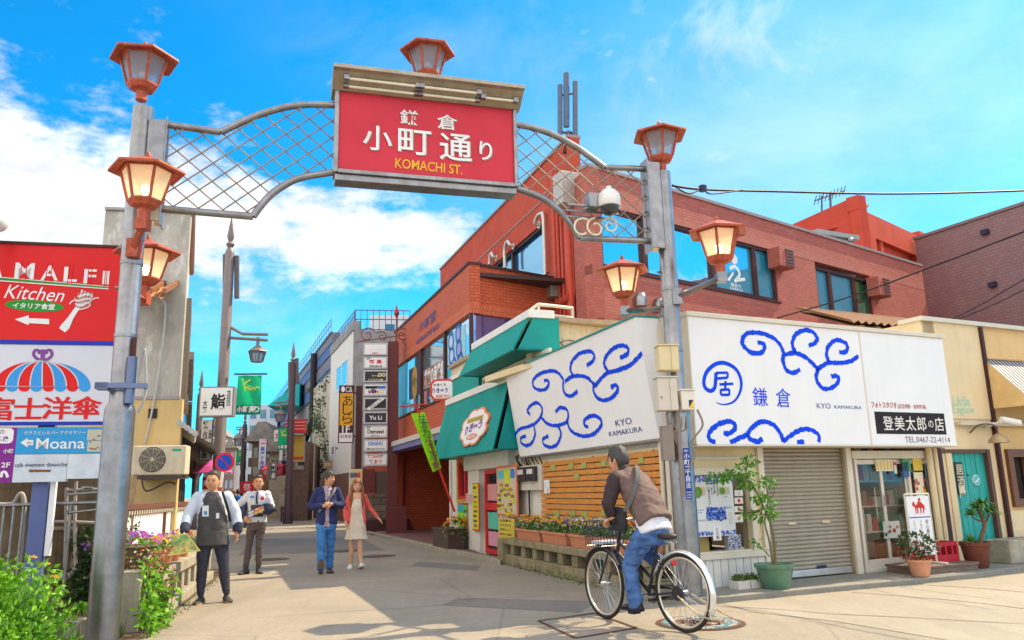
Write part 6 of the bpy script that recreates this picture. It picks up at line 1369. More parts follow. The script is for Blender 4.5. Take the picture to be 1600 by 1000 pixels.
# ------------------------------------------------------------------ stained wall, pipes and handrail on the far left
WFo=D(90,850,10.3);WF=Fr((WFo.x,WFo.y),84)
bw=thing('retaining_wall',WF.P(-3,0,0),'stained brown concrete wall behind the blue sign post with slots and old pipes','wall')
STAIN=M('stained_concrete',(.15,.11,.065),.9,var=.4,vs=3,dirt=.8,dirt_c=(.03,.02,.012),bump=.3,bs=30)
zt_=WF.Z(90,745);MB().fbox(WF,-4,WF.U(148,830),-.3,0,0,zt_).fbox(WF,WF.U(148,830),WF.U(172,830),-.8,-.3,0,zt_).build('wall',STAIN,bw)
mb=MB();a=rect(WF,64,828,113,898,.02);frame(mb,WF,a[0]-.04,a[1]+.04,a[2]-.04,a[3]+.04,.04,0,.03);mb.build('hatch_rim',M('hatch',(.34,.28,.2),.8,var=.2,dirt=.5),bw)
mb=MB();P_=lambda x,y,n=.14:WF.P(WF.U(x,y,n),n,WF.Z(x,y,n))
def pipe(pts,r):mb.tube(cr([P_(*p)for p in pts],4),r,8)
pipe([(-20,787),(18,788),(30,773),(36,775),(38,800),(30,880)],.03);pipe([(44,905),(100,903),(112,895),(118,888)],.035);pipe([(118,890),(117,800),(119,752)],.022)
pipe([(62,818),(90,815),(150,817)],.02);pipe([(104,762),(103,830),(101,908)],.022);pipe([(104,766),(160,764)],.016)
tag(mb.build('waste_pipe',M('pvc_grey',(.38,.34,.30),.5,dirt=.4),loc=P_(44,905),smooth=60),'grey plastic waste pipes running over the stained wall behind the sign post','pipes')
HRo=D(90,800,9.7);HR=Fr((HRo.x,HRo.y),84)
hr_=thing('handrail',HR.P(-2,0,0),'pale steel handrail with upright bars in front of the stained wall','railing')
mb=MB();za_=HR.Z(60,790);mb.tube([HR.P(-4,0,za_-.02),HR.P(HR.U(160,785),0,za_+.02)],.022,8);mb.tube([HR.P(HR.U(110,800),.02,za_-.09),HR.P(HR.U(160,800),.02,za_-.06)],.016,8);mb.tube([HR.P(HR.U(108,772),.02,za_+.12),HR.P(HR.U(160,770),.02,za_+.14)],.016,8);mb.build('top_rail',STEEL,hr_,smooth=60)
for px in(3,18,33,107):u=HR.U(px,830);mb=MB();mb.tube([HR.P(u,0,.3),HR.P(u,0,za_)],.018,8);mb.build('bar',STEEL,hr_,smooth=60)
# ------------------------------------------------------------------ concrete balustrade with flower tubs, left kerb
k0,k1=G(222,990),G(332,905);
KB=Fr((k0.x,k0.y),math.degrees(math.atan2(k1.x-k0.x,k1.y-k0.y)));KL=5.5
print('KB az',math.degrees(math.atan2(k1.x-k0.x,k1.y-k0.y)),(k1-k0).length)
bl=thing('flower_balustrade',KB.P(0,-.2,0),'low pierced concrete balustrade along the left kerb with ledge for flower tubs','balustrade')
mb=MB();zt2=.50
mb.fbox(KB,.05,1.0,-.45,-.06,0,.62)
mb.build('end_block',CONC,bl,bevel=.012)
mb=MB();mb.fbox(KB,1.0,KL,-.40,.02,0,.14);mb.build('plinth',CONC,bl,bevel=.012)
mb=MB();mb.fbox(KB,1.0,KL,-.42,-.02,.40,.54);mb.build('ledge',CONC,bl,bevel=.012)
for k in range(9):u=1.0+.06+k*.56;mb=MB();mb.fbox(KB,u,u+.2,-.36,-.06,.14,.40);mb.build('baluster',CONC,bl,bevel=.01)
m_=MB();pts=[KB.P(-.6,.06,0),KB.P(KL+2,.06,0),KB.P(KL+2,-6,0),KB.P(-3,-6,0),KB.P(-3,.2,0)];slab(m_,[(p.x,p.y)for p in pts],-.05,.012);struct(m_.build('soil_bed',SOILM))
mb=MB();c=G(128,992);
for(x0,y0,x1,y1,h)in((96,985,122,998,.16),(122,985,136,1000,.2),(136,984,152,1004,.17)):
 p,q=G(x0,y1),G(x1,y1);mb.box(p.x,q.x-.01,p.y-.0,p.y+.35,0,h)
tag(mb.build('edging_stone',CONC,loc=c,bevel=.02),'three rough broken concrete edging stones at the foot of the left gate pole','edging stones')
# ------------------------------------------------------------------ the street beyond: right side
def at_px(px,py,n):u,z=LF.q(px,py,n);return LF.P(u,n,0)
TZ=Fr((at_px(603,800,.35).x,at_px(603,800,.35).y),82)
tw=thing('sign_post_tower',TZ.P(0,0,0),'dark red steel sign tower carrying nine small white signs before the passage','signboard')
b0,b1=TZ.U(605,700),TZ.U(622,700);zt_=TZ.Z(612,533)
mb=MB();mb.fbox(TZ,b0,b1,-.4,0,0,zt_);mb.fbox(TZ,b0-.02,b1+.3,-.5,.1,0,.9);mb.build('post',M('tower_red',(.13,.03,.03),.4,var=.06),tw,bevel=.015)
mb=MB();uc=(b0+b1)/2
for(cx,cz_,r0,r1,a0,tn,sg_)in((-.9,.25,.28,.06,.5,1.3,1),(-.4,.2,.2,.04,2.6,1.3,-1),(.3,.25,.25,.05,2.0,1.3,-1),(.45,-.0,.16,.03,.4,1.2,1)):scroll(mb,TZ,uc+cx,zt_+cz_,-.2,r0,r1,a0,tn,.022,sg_)
mb.tube([TZ.P(uc-1.3,-.2,zt_),TZ.P(uc+.5,-.2,zt_+.28)],.02,6);mb.tube([TZ.P(uc+.1,-.2,zt_),TZ.P(uc+.1,-.2,zt_+.9)],.025,6);mb.build('scroll',M('scroll_red',(.18,.06,.06),.5),tw)
c=TZ.P(uc+.1,-.2,zt_+.9);mb=MB();mb.lathe(c,[(.03,0),(.10,.12),(.06,.25),(.005,.45)],8);mb.build('finial',M('finial_red',(.3,.04,.03),.4),tw,smooth=40)
SG9=[(545.5,'w',[('早川歯科',0,.5,.62,4),('お気軽に',2,.16,.3,0)]),(566.5,'w',[('写 真',2,.58,.6,3),('2F',1,.85,.2,0),('登美太郎の店',1,.2,.6,0)]),(587.5,'k',[('鎌倉の',5,.5,.35,0),('フクロウの森',5,.2,.7,0)]),(609,'w',[('のお店',1,.3,.3,0)]),(630.5,'k',[('ゴロッケ',1,.5,.5,0)]),(652.5,'k',[('Yu Li',0,.5,.6,0)]),(674.5,'w',[('Demesei',1,.52,.75,0),('2F',1,.85,.18,0),('喫茶 バッハ',1,.18,.4,0)]),(696,'w',[('KENSHU',4,.66,.66,3),('☎0467-23-3721',1,.22,.85,1)]),(718.5,'w',[('鎌倉 おみやげ屋',2,.78,.7,0),('てまり',2,.35,.6,3)])]
SGM=[WHITE,BLACK,paint(.62,.03,.05),paint(.5,.3,.05),paint(.02,.16,.55),paint(.7,.6,.35)]
for k,(y,bg,tx)in enumerate(SG9):
 a=rect(TZ,568,y-9.5,605.5,y+9.5,.12);o=MB().fbox(TZ,a[0],a[1],-.14,.10,a[2],a[3]).build('sign_panel',M('panel_casing',(.50,.50,.52),.4,var=.05),tw,bevel=.012)
 mb=MB();e=.05;mb.fbox(TZ,a[0]+e,a[1]-e,.098,.104,a[2]+e,a[3]-e);mb.build('face',WHITE if bg=='w' else paint(.04,.035,.05),o)
 mb=MB();w=a[1]-a[0];h=a[3]-a[2]
 for s_,m_,fy,fw,al in tx:mb.text(TZ,s_,(a[0]+a[1])/2+(w*(-.3)if s_=='2F' else 0),.107,a[2]+h*fy,h*(.34 if fw>.55 and fy>.3 else.18),w*fw*.9,m_ if s_!='ゴロッケ' else 1,.025,rot=.0)if s_!='ゴロッケ' else(mb.add([TZ.P((a[0]+a[1])/2+x,.107,(a[2]+a[3])/2+z)for x,z in((-.30,-.17),(-.2,-.23),(.30,.15),(.2,.22))],[(0,1,2,3)],0),mb.text(TZ,s_,(a[0]+a[1])/2,.110,(a[2]+a[3])/2,.10,.5,1,.02,rot=.65))
 rr=random.Random(k)
 if k==2:
  for sx_ in(.68,.84):mb.lathe(TZ.P(lerp(a[0],a[1],sx_),.107,lerp(a[2],a[3],.6)),[(.07,0),(.07,.003)],12,5,axis=TZ.n);mb.lathe(TZ.P(lerp(a[0],a[1],sx_),.111,lerp(a[2],a[3],.6)),[(.03,0),(.03,.003)],10,1,axis=TZ.n)
 if k==3:
  mb.fbox(TZ,a[0]+.06,a[1]-.06,.104,.108,a[3]-.17,a[3]-.08,1);mb.fbox(TZ,a[1]-.3,a[1]-.06,.108,.111,a[3]-.17,a[3]-.08,4)
  for _ in range(16):u=rr.uniform(a[0]+.08,lerp(a[0],a[1],.5));z=rr.uniform(a[2]+.08,a[3]-.22);mb.fbox(TZ,u,u+.06,.105,.108,z,z+.05,rr.choice([1,2,2,4]))
  for q_ in range(3):mb.fbox(TZ,lerp(a[0],a[1],.55),a[1]-.1,.105,.108,a[2]+.1+.08*q_,a[2]+.125+.08*q_,5)
 mb.build('lettering',SGM,o)
 # grey and white building with roof railing
GBp=at_px(549,700,-.4);GB=Fr((GBp.x,GBp.y),80);GBs=Fr((GBp.x,GBp.y),159)
gzt=GB.Z(549,516);gr=GB.U(640,600);gl=GBs.U(517,560)
gb=thing('grey_building',GBp,'small grey rendered building with white flank and roof railing behind the sign tower','building')
GREYR=M('grey_render',(.27,.27,.28),.85,var=.2,vs=2,dirt=.5,dirt_c=(.12,.11,.11))
MB().fbox(GB,0,gr,-.3,0,2.6,gzt).build('front_wall',GREYR,gb)
mb=MB();mb.fbox(GBs,gl,0,-.3,-.004,2.4,gzt);mb.build('white_wall',M('white_flank',(.68,.65,.62),.8,dirt=.2),gb)
mb=MB();mb.fbox(GB,-.0,gr,-.3,.01,0,2.6);mb.fbox(GBs,gl,-.02,-.3,.0,0,2.4);mb.build('lower_wall',brick('brown_lower',(.20,.085,.06),(.16,.07,.05),(.12,.06,.05),.23,.085,.012),gb)
mb=MB();mb.fbox(GB,1.5,2.3,.0,.012,2.4,4.6);mb.build('orange_panel',BRICKF,gb)
a0,a1=GBs.U(526,590),GBs.U(543,590);z0,z1=GBs.Z(534,607),GBs.Z(534,568)
mb=MB();frame(mb,GBs,a0,a1,z0,z1,.08,-.05,.03);mb.fbox(GBs,(a0+a1)/2-.05,(a0+a1)/2+.05,-.05,.03,z0,z1);w_=mb.build('window',WHITE,gb);mb=MB();mb.fbox(GBs,a0,a1,-.04,.006,z0,z1);mb.build('glass',GLASSD,w_)
mb=MB();mb.fbox(GBs,gl,.05,-.34,.06,gzt,gzt+.5,0);mb.build('parapet',GREYR,gb)
mb=MB();rh_=GB.Z(552,484)-gzt
def railing(mb,fr,u0,u1,n,z0,h,step=.28):
 k=max(2,int((u1-u0)/step))
 for i in range(k+1):u=lerp(u0,u1,i/k);mb.tube([fr.P(u,n,z0),fr.P(u,n,z0+h)],.018,4)
 for z in(z0+.06,z0+h*.55,z0+h):mb.tube([fr.P(u0,n,z),fr.P(u1,n,z)],.025,4)
railing(mb,GB,.05,gr,-.05,gzt,rh_);railing(mb,GBs,gl,0,-.1,gzt+.5,rh_-.5,.5);mb.build('railing',DARKSTEEL,gb)
mb=MB();mb.fbox(GB,.8,gr,-2.6,-2.0,gzt,gzt+1.25,0);mb.fbox(GB,1.6,2.1,-1.3,-1.0,gzt+.2,gzt+.55,1);mb.build('rooftop_screen',[paint(.6,.62,.66),paint(.03,.2,.4)],gb)
# orange projecting sign
OZp=at_px(543,740,.3);OZ=Fr((OZp.x,OZp.y),82);a=rect(OZ,529,602,553,692,0)
os_=thing('projecting_sign',OZ.P(a[0],0,a[2]),'tall orange and black projecting sign marked 1F on a dark post by the grey building','shop sign')
MB().fbox(OZ,a[0],a[1],-.12,0,a[2],a[3]).build('casing',DARKBROWN,os_)
mb=MB();H_=a[3]-a[2];zz=lambda f:a[3]-H_*f
mb.fbox(OZ,a[0]+.05,a[1]-.05,0,.006,zz(.70),zz(.14),0);mb.fbox(OZ,a[0]+.05,a[1]-.05,0,.006,zz(.985),zz(.83),1);mb.text(OZ,'●C&',(a[0]+a[1])/2,.005,zz(.07),.26,.5,1)
mb.text(OZ,'1F',(a[0]+a[1])/2,.005,zz(.765),.32,None,1,.02);mb.text(OZ,'和食居',(a[0]+a[1])/2,.009,zz(.89),.16,None,2)
for i,ch in enumerate('あしら'):mb.text(OZ,ch,(a[0]+a[1])/2+.05,.009,zz(.27+i*.155),.52,.44,2,.0)
mb.build('face',[paint(.66,.33,.02),WHITE,BLACK],os_)
mb=MB();u=OZ.U(560,700);mb.fbox(OZ,u-.14,u+.14,-.25,.03,0,OZ.Z(560,603));mb.fbox(OZ,a[1],u-.14,-.1,-.04,zz(.15),zz(.12));mb.fbox(OZ,a[1],u-.14,-.1,-.04,zz(.9),zz(.87));mb.build('post',DARKBROWN,os_)
# notice cabinet, stone base, hut, A-frame
ND=Fr((at_px(548,800,.4).x,at_px(548,800,.4).y),84);a=rect(ND,545,733,566,775,0)
nc=thing('notice_cabinet',ND.P(a[0],0,0),'ivory notice cabinet with small pictures and a dark red side behind the woman','notice board')
MB().fbox(ND,a[0],a[1],-.1,0,a[2]-.3,a[3]).build('board',CREAM,nc,bevel=.01)
b2=rect(ND,566,733,603,770,-.15);mb=MB();mb.fbox(ND,b2[0],b2[0]+.55,-.6,-.02,b2[2],b2[3],0);mb.fbox(ND,b2[0]+.56,b2[1]+.2,-.5,-.1,b2[2]-.1,b2[3]-.1,1);mb.build('cabinet_side',[paint(.14,.035,.03),paint(.10,.07,.06)],nc)
mb=MB();rr=random.Random(4)
for i in range(3):
 for j in range(3):u=lerp(a[0]+.05,a[1]-.3,i/2);z=lerp(a[3]-.35,a[2]+.1,j/2);mb.fbox(ND,u,u+.22,0,.006,z,z+.2,rr.choice([0,1,2,2]))
mb.build('picture',[paint(.6,.12,.05),paint(.05,.2,.5),paint(.65,.62,.55)],nc)
SB=Fr((at_px(578,820,.5).x,at_px(578,820,.5).y),82);s0_,s1_=SB.U(572,800),SB.U(604,800)
mb=MB();mb.fbox(SB,s0_,s1_,-3,0,0,SB.Z(590,772));tag(mb.build('stone_wall',brick('stone_blocks',(.22,.18,.14),(.14,.11,.09),(.08,.06,.05),.5,.24,.02,bumpk=1,dirt=.4),loc=SB.P(s0_,0,0)),'low mossy stone block wall below the nine sign tower','wall')
mb=MB();mb.fbox(SB,s0_-.2,SB.U(640,800),.0,.35,0,.45);tag(mb.build('dark_plinth',DARKBROWN,loc=SB.P(s0_,0,0),bevel=.02),'long low dark plinth at the foot of the nine sign tower','plinth')
HT=Fr((at_px(478,800,.3).x,at_px(478,800,.3).y),84);h0,h1=HT.U(477,760),HT.U(530,760);hz_t=HT.Z(490,722)
ht=thing('garden_shed',HT.P(h0,0,0),'beige clapboard shed with a green post at its corner beyond couple','shed')
mb=MB();nbd=12
for k in range(nbd):z=lerp(0,hz_t,k/nbd);mb.hexa([HT.P(u,n,zz_)for zz_,nn_ in((z,.05),(lerp(0,hz_t,(k+1)/nbd),.0))for u,n in((h0,nn_),(h1,nn_),(h1,-2),(h0,-2))])
mb.build('wall',M('clapboard',(.56,.50,.33),.7,var=.1,dirt=.25),ht)
mb=MB();mb.fbox(HT,h0-.2,h1,-2,.3,hz_t,hz_t+.14,0);mb.fbox(HT,h0-.3,h1,-2,.0,hz_t+.14,hz_t+.9,0);mb.build('roof',M('shed_roof',(.50,.44,.30),.7,dirt=.4),ht)
mb=MB();mb.tube([HT.P(h0-.15,.2,0),HT.P(h0-.15,.2,hz_t)],.07,8);mb.build('corner_post',paint(.02,.3,.15),ht)
mb=MB();q0,q1,qz=HT.U(500,735,.6),HT.U(530,735,.6),HT.Z(512,730,.6);mb.hexa([HT.P(u,n,z)for z_ in(0,.12)for u,n,z in((q0,1.0,qz-.5+z_),(q1,1.0,qz-.5+z_),(q1,-.3,qz+.1+z_),(q0,-.3,qz+.1+z_))]);mb.build('porch_roof',M('porch_brown',(.22,.13,.08),.7,var=.3),ht)
aF=at_px(470,808,.9);at_=thing('a_frame_sign',(aF.x,aF.y,0),'grey folding A-frame sign standing by the dark lamp post','sandwich board');q=Fr((aF.x,aF.y),84)
for sgn_ in(1,-1):mb=MB();mb.hexa([q.P(u,n,z)for z,nn_ in((0,.45),(1.5,.05))for u,n in((-.4,sgn_*nn_+.02),(.4,sgn_*nn_+.02),(.4,sgn_*nn_-.02),(-.4,sgn_*nn_-.02))]);mb.build('panel',paint(.32,.30,.28),at_)
# ivy-clad building and long dark blue building
iv=at_px(517,700,-.5);IV=Fr((iv.x,iv.y),159);i0=IV.U(489,650);iz1=IV.Z(510,588)
ib=thing('ivy_house',IV.P(0,0,0),'pale house wall overgrown with ivy between dark downpipe and grey building','house')
MB().fbox(IV,i0,0,-3,0,0,iz1).build('wall',M('ivy_wall',(.50,.45,.36),.9,var=.25,vs=1.5,dirt=.5,dirt_c=(.14,.16,.07)),ib)
db=at_px(517,640,-1.0);DB_=Fr((db.x,db.y),159);d0_=DB_.U(426,640)
zt1,zt2_=DB_.Z(517,519),DB_.Z(430,637);dzt=(zt1+zt2_)/2
dbl=thing('blue_banded_building',DB_.P(0,0,0),'long grey building with dark blue bands and a black downpipe along right side of street','building')
mb=MB();mb.fbox(DB_,d0_,0,-6,0,0,dzt*.60,0);mb.fbox(DB_,d0_,0,-6,-.02,dzt*.60,dzt*.72,0);mb.build('wall',M('slate_wall',(.22,.21,.23),.8,var=.2,vs=.8,dirt=.3),dbl)
mb=MB();mb.fbox(DB_,d0_,0,-.5,.05,dzt*.72,dzt*.80,0);mb.fbox(DB_,d0_,0,-.5,.03,dzt*.80,dzt*.88,1);mb.fbox(DB_,d0_,0,-.5,.06,dzt*.88,dzt*.94,0);mb.fbox(DB_,d0_,0,-.5,.04,dzt*.94,dzt,1);mb.build('band',[M('band_blue',(.06,.12,.32),.6,var=.1),M('band_slate',(.16,.15,.20),.6)],dbl)
mb=MB()
for f in(.72,.80,.88,.94,1.0):mb.fbox(DB_,d0_,0,.0,.10,dzt*f-.05,dzt*f+.05)
railing(mb,DB_,d0_,0,.1,dzt,.9,1.2);mb.build('rail',paint(.10,.11,.16),dbl)
mb=MB();u=DB_.U(488,640,.3);za_,zb2=DB_.Z(488,556,.3),DB_.Z(488,660,.3);mb.tube([DB_.P(u,.3,za_),DB_.P(u,.3,zb2),DB_.P(u-2.5,.5,zb2-1.2),DB_.P(u-2.5,.5,1.5)],.24,8);mb.build('downpipe',paint(.035,.03,.035),dbl)
mb=MB()
for k in range(6):uu=lerp(d0_+1,-2,k/5);mb.fbox(DB_,uu-.9,uu+.9,-.05,.02,dzt*.42,dzt*.54)
mb.build('window',GLASSD,dbl)
mb=MB()
for k in range(5):z=2.6+.28*k;mb.fbox(DB_,d0_*.75,d0_*.12,.0,1.0-.18*k,z,z+.1)
mb.build('canopy',paint(.12,.08,.06),dbl)
tr_=D(440,612,66);mb=MB();q=Fr((tr_.x,tr_.y),84);a=rect(q,418,598,468,634,0);mb.fprism(q,[(a[0],a[2]),(a[1],a[2]),(a[1],a[3])],-6,0);tag(mb.build('gable_roof',M('teal_gable',(.02,.42,.42),.6),loc=q.P(a[0],0,a[2])),'bright teal metal gable roof above the far blue banded building','roof')
# far white flats, wooden house, shop fronts
def simple_house(px0,y0,px1,y1,Y,wall,label,name='house',win=None,depth=6,az_=82,roofm=None,rows=0,cols=0):
 c=D((px0+px1)/2,(y0+y1)/2,Y);q=Fr((c.x,c.y),az_);a=rect(q,px0,y0,px1,y1,0)
 t=thing(name,q.P(0,0,0),label,'house' if name=='house' else 'building',None)
 MB().fbox(q,a[0],a[1],-depth,0,0,a[3]).build('wall',wall,t)
 for r in range(rows):
  for k in range(cols):
   u=lerp(a[0],a[1],(k+.5)/cols);z=lerp(a[3],max(a[2],2.5),(r+.6)/rows);w=(a[1]-a[0])/cols*.3;h=(a[3]-max(a[2],2.5))/rows*.28
   MB().fbox(q,u-w,u+w,-.05,.03,z-h,z+h).build('window',GLASSD,t)
 if roofm is not None:
  mb=MB();e=.5;mb.prism([(a[0]-e,a[3]),(a[1]+e,a[3]),(lerp(a[0],a[1],.7),a[3]+1.4),(lerp(a[0],a[1],.3),a[3]+1.4)],lambda u,z:q.P(u,-depth,z),lambda u,z:q.P(u,e,z));mb.build('roof',roofm,t)
 return t,q,a
PALEB=M('pale_blue_wall',(.55,.60,.66),.8,var=.06,dirt=.15)
simple_house(386,632,432,760,88,PALEB,'tall pale blue white apartment block far down the street','apartment_block',rows=5,cols=3)
simple_house(372,668,392,760,95,M('pale_wall',(.58,.58,.6),.8),'slim pale building left of the far apartment block','apartment_block',rows=4,cols=1)
TILER=M('far_tiles',(.24,.22,.20),.8,var=.3,vs=3)
WOODW=wood('old_wood_wall',(.20,.11,.06));
simple_house(392,690,424,790,58,WOODW,'old dark wooden shop house with tiled roof behind the blue meat shop sign','house',rows=2,cols=2,roofm=TILER)
simple_house(420,706,452,800,50,M('shop_beige',(.42,.35,.26),.8,var=.2),'beige shop front below the red awning down the street','shop_house',rows=1,cols=2,roofm=TILER)
simple_house(446,690,482,800,44,M('shop_dark',(.16,.10,.08),.8,var=.2),'dark timber shop front behind the dark lamp post','shop_house',rows=1,cols=1)
# left side of the street beyond the corner house
SDx=lambda px,n=0:SD.U(px,700,n)
LB=[]
for k,(u0,u1,h,m_,lab)in enumerate(((9.3,16,5.2,M('left_a',(.45,.38,.30),.8,var=.15,dirt=.3),'beige two storey shop on left side just beyond the corner house'),(16.3,25,6.4,M('left_b',(.30,.22,.18),.8,var=.15),'brown shop house on the left side beyond the sushi sign'),(25.4,38,7.2,M('left_c',(.50,.48,.46),.8,var=.1),'grey shop house on left side behind the no parking sign'),(38.5,60,7.0,M('left_d',(.34,.26,.22),.8,var=.15),'reddish shop house at the far left end of the street'))):
 t=thing('shop_house',SD.P(u0,0,0),lab,'house');MB().fbox(SD,u0,u1,-7,-.1,0,h).build('wall',m_,t)
 mb=MB();corrug(mb,[SD.P(u0,.9,2.7),SD.P(u1,.9,2.7),SD.P(u1,-.1,3.3),SD.P(u0,-.1,3.3)],int((u1-u0)*2),.04);mb.build('eave_roof',TILER,t)
 nW=max(2,int((u1-u0)/2.4))
 for i in range(nW):uc=lerp(u0,u1,(i+.5)/nW);MB().fbox(SD,uc-.7,uc+.7,-.1,-.06,3.7,h-.6).build('window',GLASSD,t)
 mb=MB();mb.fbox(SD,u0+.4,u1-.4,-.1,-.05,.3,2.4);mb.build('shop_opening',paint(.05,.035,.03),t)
 mb=MB();mb.fbox(SD,u0-.1,u1+.1,-7,.15,h,h+.2);mb.build('roof',TILER,t)
 # end of the street: closing row
for k,(x0,x1,y0,Y,c)in enumerate(((318,334,694,140,(.30,.22,.18)),(334,350,682,150,(.35,.33,.33)),(350,366,700,145,(.22,.16,.14)),(364,378,688,160,(.45,.44,.45)))):
 simple_house(x0,y0,x1,776,Y,M('end_%d'%k,c,.8,var=.2),('small brown house closing end of the street at left','grey house closing the end of the street, second from left','dark house closing the end of the street, third from left','pale house closing the end of the street at right')[k],'house',rows=3,cols=2,roofm=TILER)
 # ------------------------------------------------------------------ street lamps with banners
GREENB=sheerm('green_banner',(.01,.50,.22))
def banner(q,a,label):
 t=thing('street_banner',q.P(a[0],0,a[2]),label,'banner','green banners on the street lamps')
 mb=MB();N=10;M_=10
 vs=[q.P(lerp(a[0],a[1],i/N),.04*math.sin(i*.9+j*.5),lerp(a[2],a[3],j/M_))for j in range(M_+1)for i in range(N+1)]
 mb.add(vs,[(j*(N+1)+i,j*(N+1)+i+1,(j+1)*(N+1)+i+1,(j+1)*(N+1)+i)for j in range(M_)for i in range(N)]);mb.build('cloth',GREENB,t,smooth=80)
 mb=MB();w,h=a[1]-a[0],a[3]-a[2];f=lambda u,z:q.P(a[0]+w*u,.06,a[2]+h*z)
 mb.ribbon([(.22,.92),(.36,.60)],.035,f,0);mb.ribbon([(.55,.9),(.30,.74),(.62,.62)],.035,f,0);mb.ribbon([(.42,.68),(.55,.72),(.58,.63),(.68,.70),(.72,.63),(.80,.70),(.95,.67)],.022,f,0)
 q2=Fr((q.o.x,q.o.y),0);q2.u,q2.n=q.u,q.n
 mb.fbox(q,a[0],a[1],.044,.05,a[2],a[2]+h*.24,2)
 for ch,x in zip('小町通り',(.16,.4,.64,.86)):mb.text(q,ch,a[0]+w*x,.062,a[2]+h*.13,h*.17,w*.22,1,.03)
 mb.build('lettering',[paint(.72,.68,.02),WHITE,sheerm('green_dark',(.01,.34,.22))],t)
 mb=MB();mb.tube([q.P(a[0]-.1,0,a[3]+.05),q.P(a[1]+.15,0,a[3]+.05)],.03,6);mb.build('rod',DARKSTEEL,t)
POLEM=M('lamp_post_paint',(.20,.165,.16),.45,.2,var=.1)
def lamp_post(px,ytop,Y,r,arm,lamp,ant,label,dark=False):
 b=D(px,ytop,Y);base=Vector((b.x,b.y,0));q=Fr((b.x,b.y),84);ps=lambda x,y:(lambda t:q.P(t[0],0,t[1]))(q.q(x,y))
 t=thing('street_lamp',base,label,'street lamp','street lamps along the street')
 mb=MB();H_=b.z;mb.lathe(base,[(r*1.5,0),(r*1.5,.5),(r*1.15,.6),(r,H_-1.2),(r*.8,H_-1.1),(r*.45,H_-1.0)],14);mb.build('post',POLEM if not dark else M('dark_post',(.075,.045,.055),.45),t,smooth=35)
 mb=MB();mb.lathe(base+Vector((0,0,H_-1.0)),[(r*.5,0),(r*.9,.1),(r*.4,.2),(r*.75,.35),(r*.1,1.0)],10);mb.build('finial',POLEM,t,smooth=35)
 x0,y0=lamp;s=abs(ps(x0+16,y0).x-ps(x0,y0).x)if not dark else abs(ps(x0+11,y0).x-ps(x0,y0).x)
 L=ps(x0,y0);mb=MB();za=L.z+s*1.9;mb.tube([Vector((base.x,base.y,za)),Vector((L.x+(.3 if arm>0 else-.3),L.y,za-.1))],.05,6);mb.tube([Vector((base.x,base.y,za+.4)),Vector((lerp(base.x,L.x,.5),L.y,za+.12)),Vector((L.x+(.3 if arm>0 else-.3),L.y,za+.08))],.05,6);mb.tube([Vector((L.x,L.y,za)),Vector((L.x,L.y,L.z+s*.9))],.05,6);mb.build('arm',POLEM,t)
 mb=MB();mb.lathe(L,[(s*1.0,s*.42),(s*.95,s*.50),(s*.4,s*.95),(s*.15,s*1.05)],6);mb.lathe(L,[(s*.55,-s*.65),(s*.55,-s*.58)],6)
 for i in range(6):aa=i*math.pi/3;mb.tube([L+Vector((s*.55*math.cos(aa),s*.55*math.sin(aa),-s*.6)),L+Vector((s*.82*math.cos(aa),s*.82*math.sin(aa),s*.42))],.03,4)
 lm=mb.build('lantern',POLEM,t);mb=MB();mb.lathe(L,[(s*.5,-s*.58),(s*.78,s*.42)],6);mb.build('glass',LG_OFF,lm)
 for(x_,y0_,y1_,rr_)in ant:p0,p1=ps(x_,y1_),ps(x_,y0_);mb=MB();mb.tube([p0,p1],abs(ps(x_+rr_,y0_).x-p1.x),10);mb.build('antenna',M('antenna_dark',(.10,.09,.10),.5),t,smooth=40)
 return q,t
q1,_=lamp_post(362,340,24,.15,1,(402,556),[(352,398,468,4),(370,400,466,4)],'tall grey street lamp post with dark antenna tubes near the sushi sign')
banner(q1,rect(q1,370,587,408,648,0),'large green street banner with yellow script on the tall grey lamp post')
q2_,_=lamp_post(459,535,40,.16,-1,(438,652),[(454,566,604,4),(464,560,600,3)],'dark street lamp post with green banner right of the two aproned men',True)
banner(q2_,rect(q2_,434,669,455,703,0),'green street banner on the dark lamp post above the red awning')
q3_,_=lamp_post(384,640,60,.17,-1,(374,690),[],'farther street lamp post with green banner behind the slim man',True)
banner(q3_,rect(q3_,369,704,384,727,0),'small green street banner on the farther lamp post above heads of walkers')
q4_,_=lamp_post(316,578,36,.14,1,(334,672),[],'street lamp post with pointed tip rising just behind the white sushi sign')
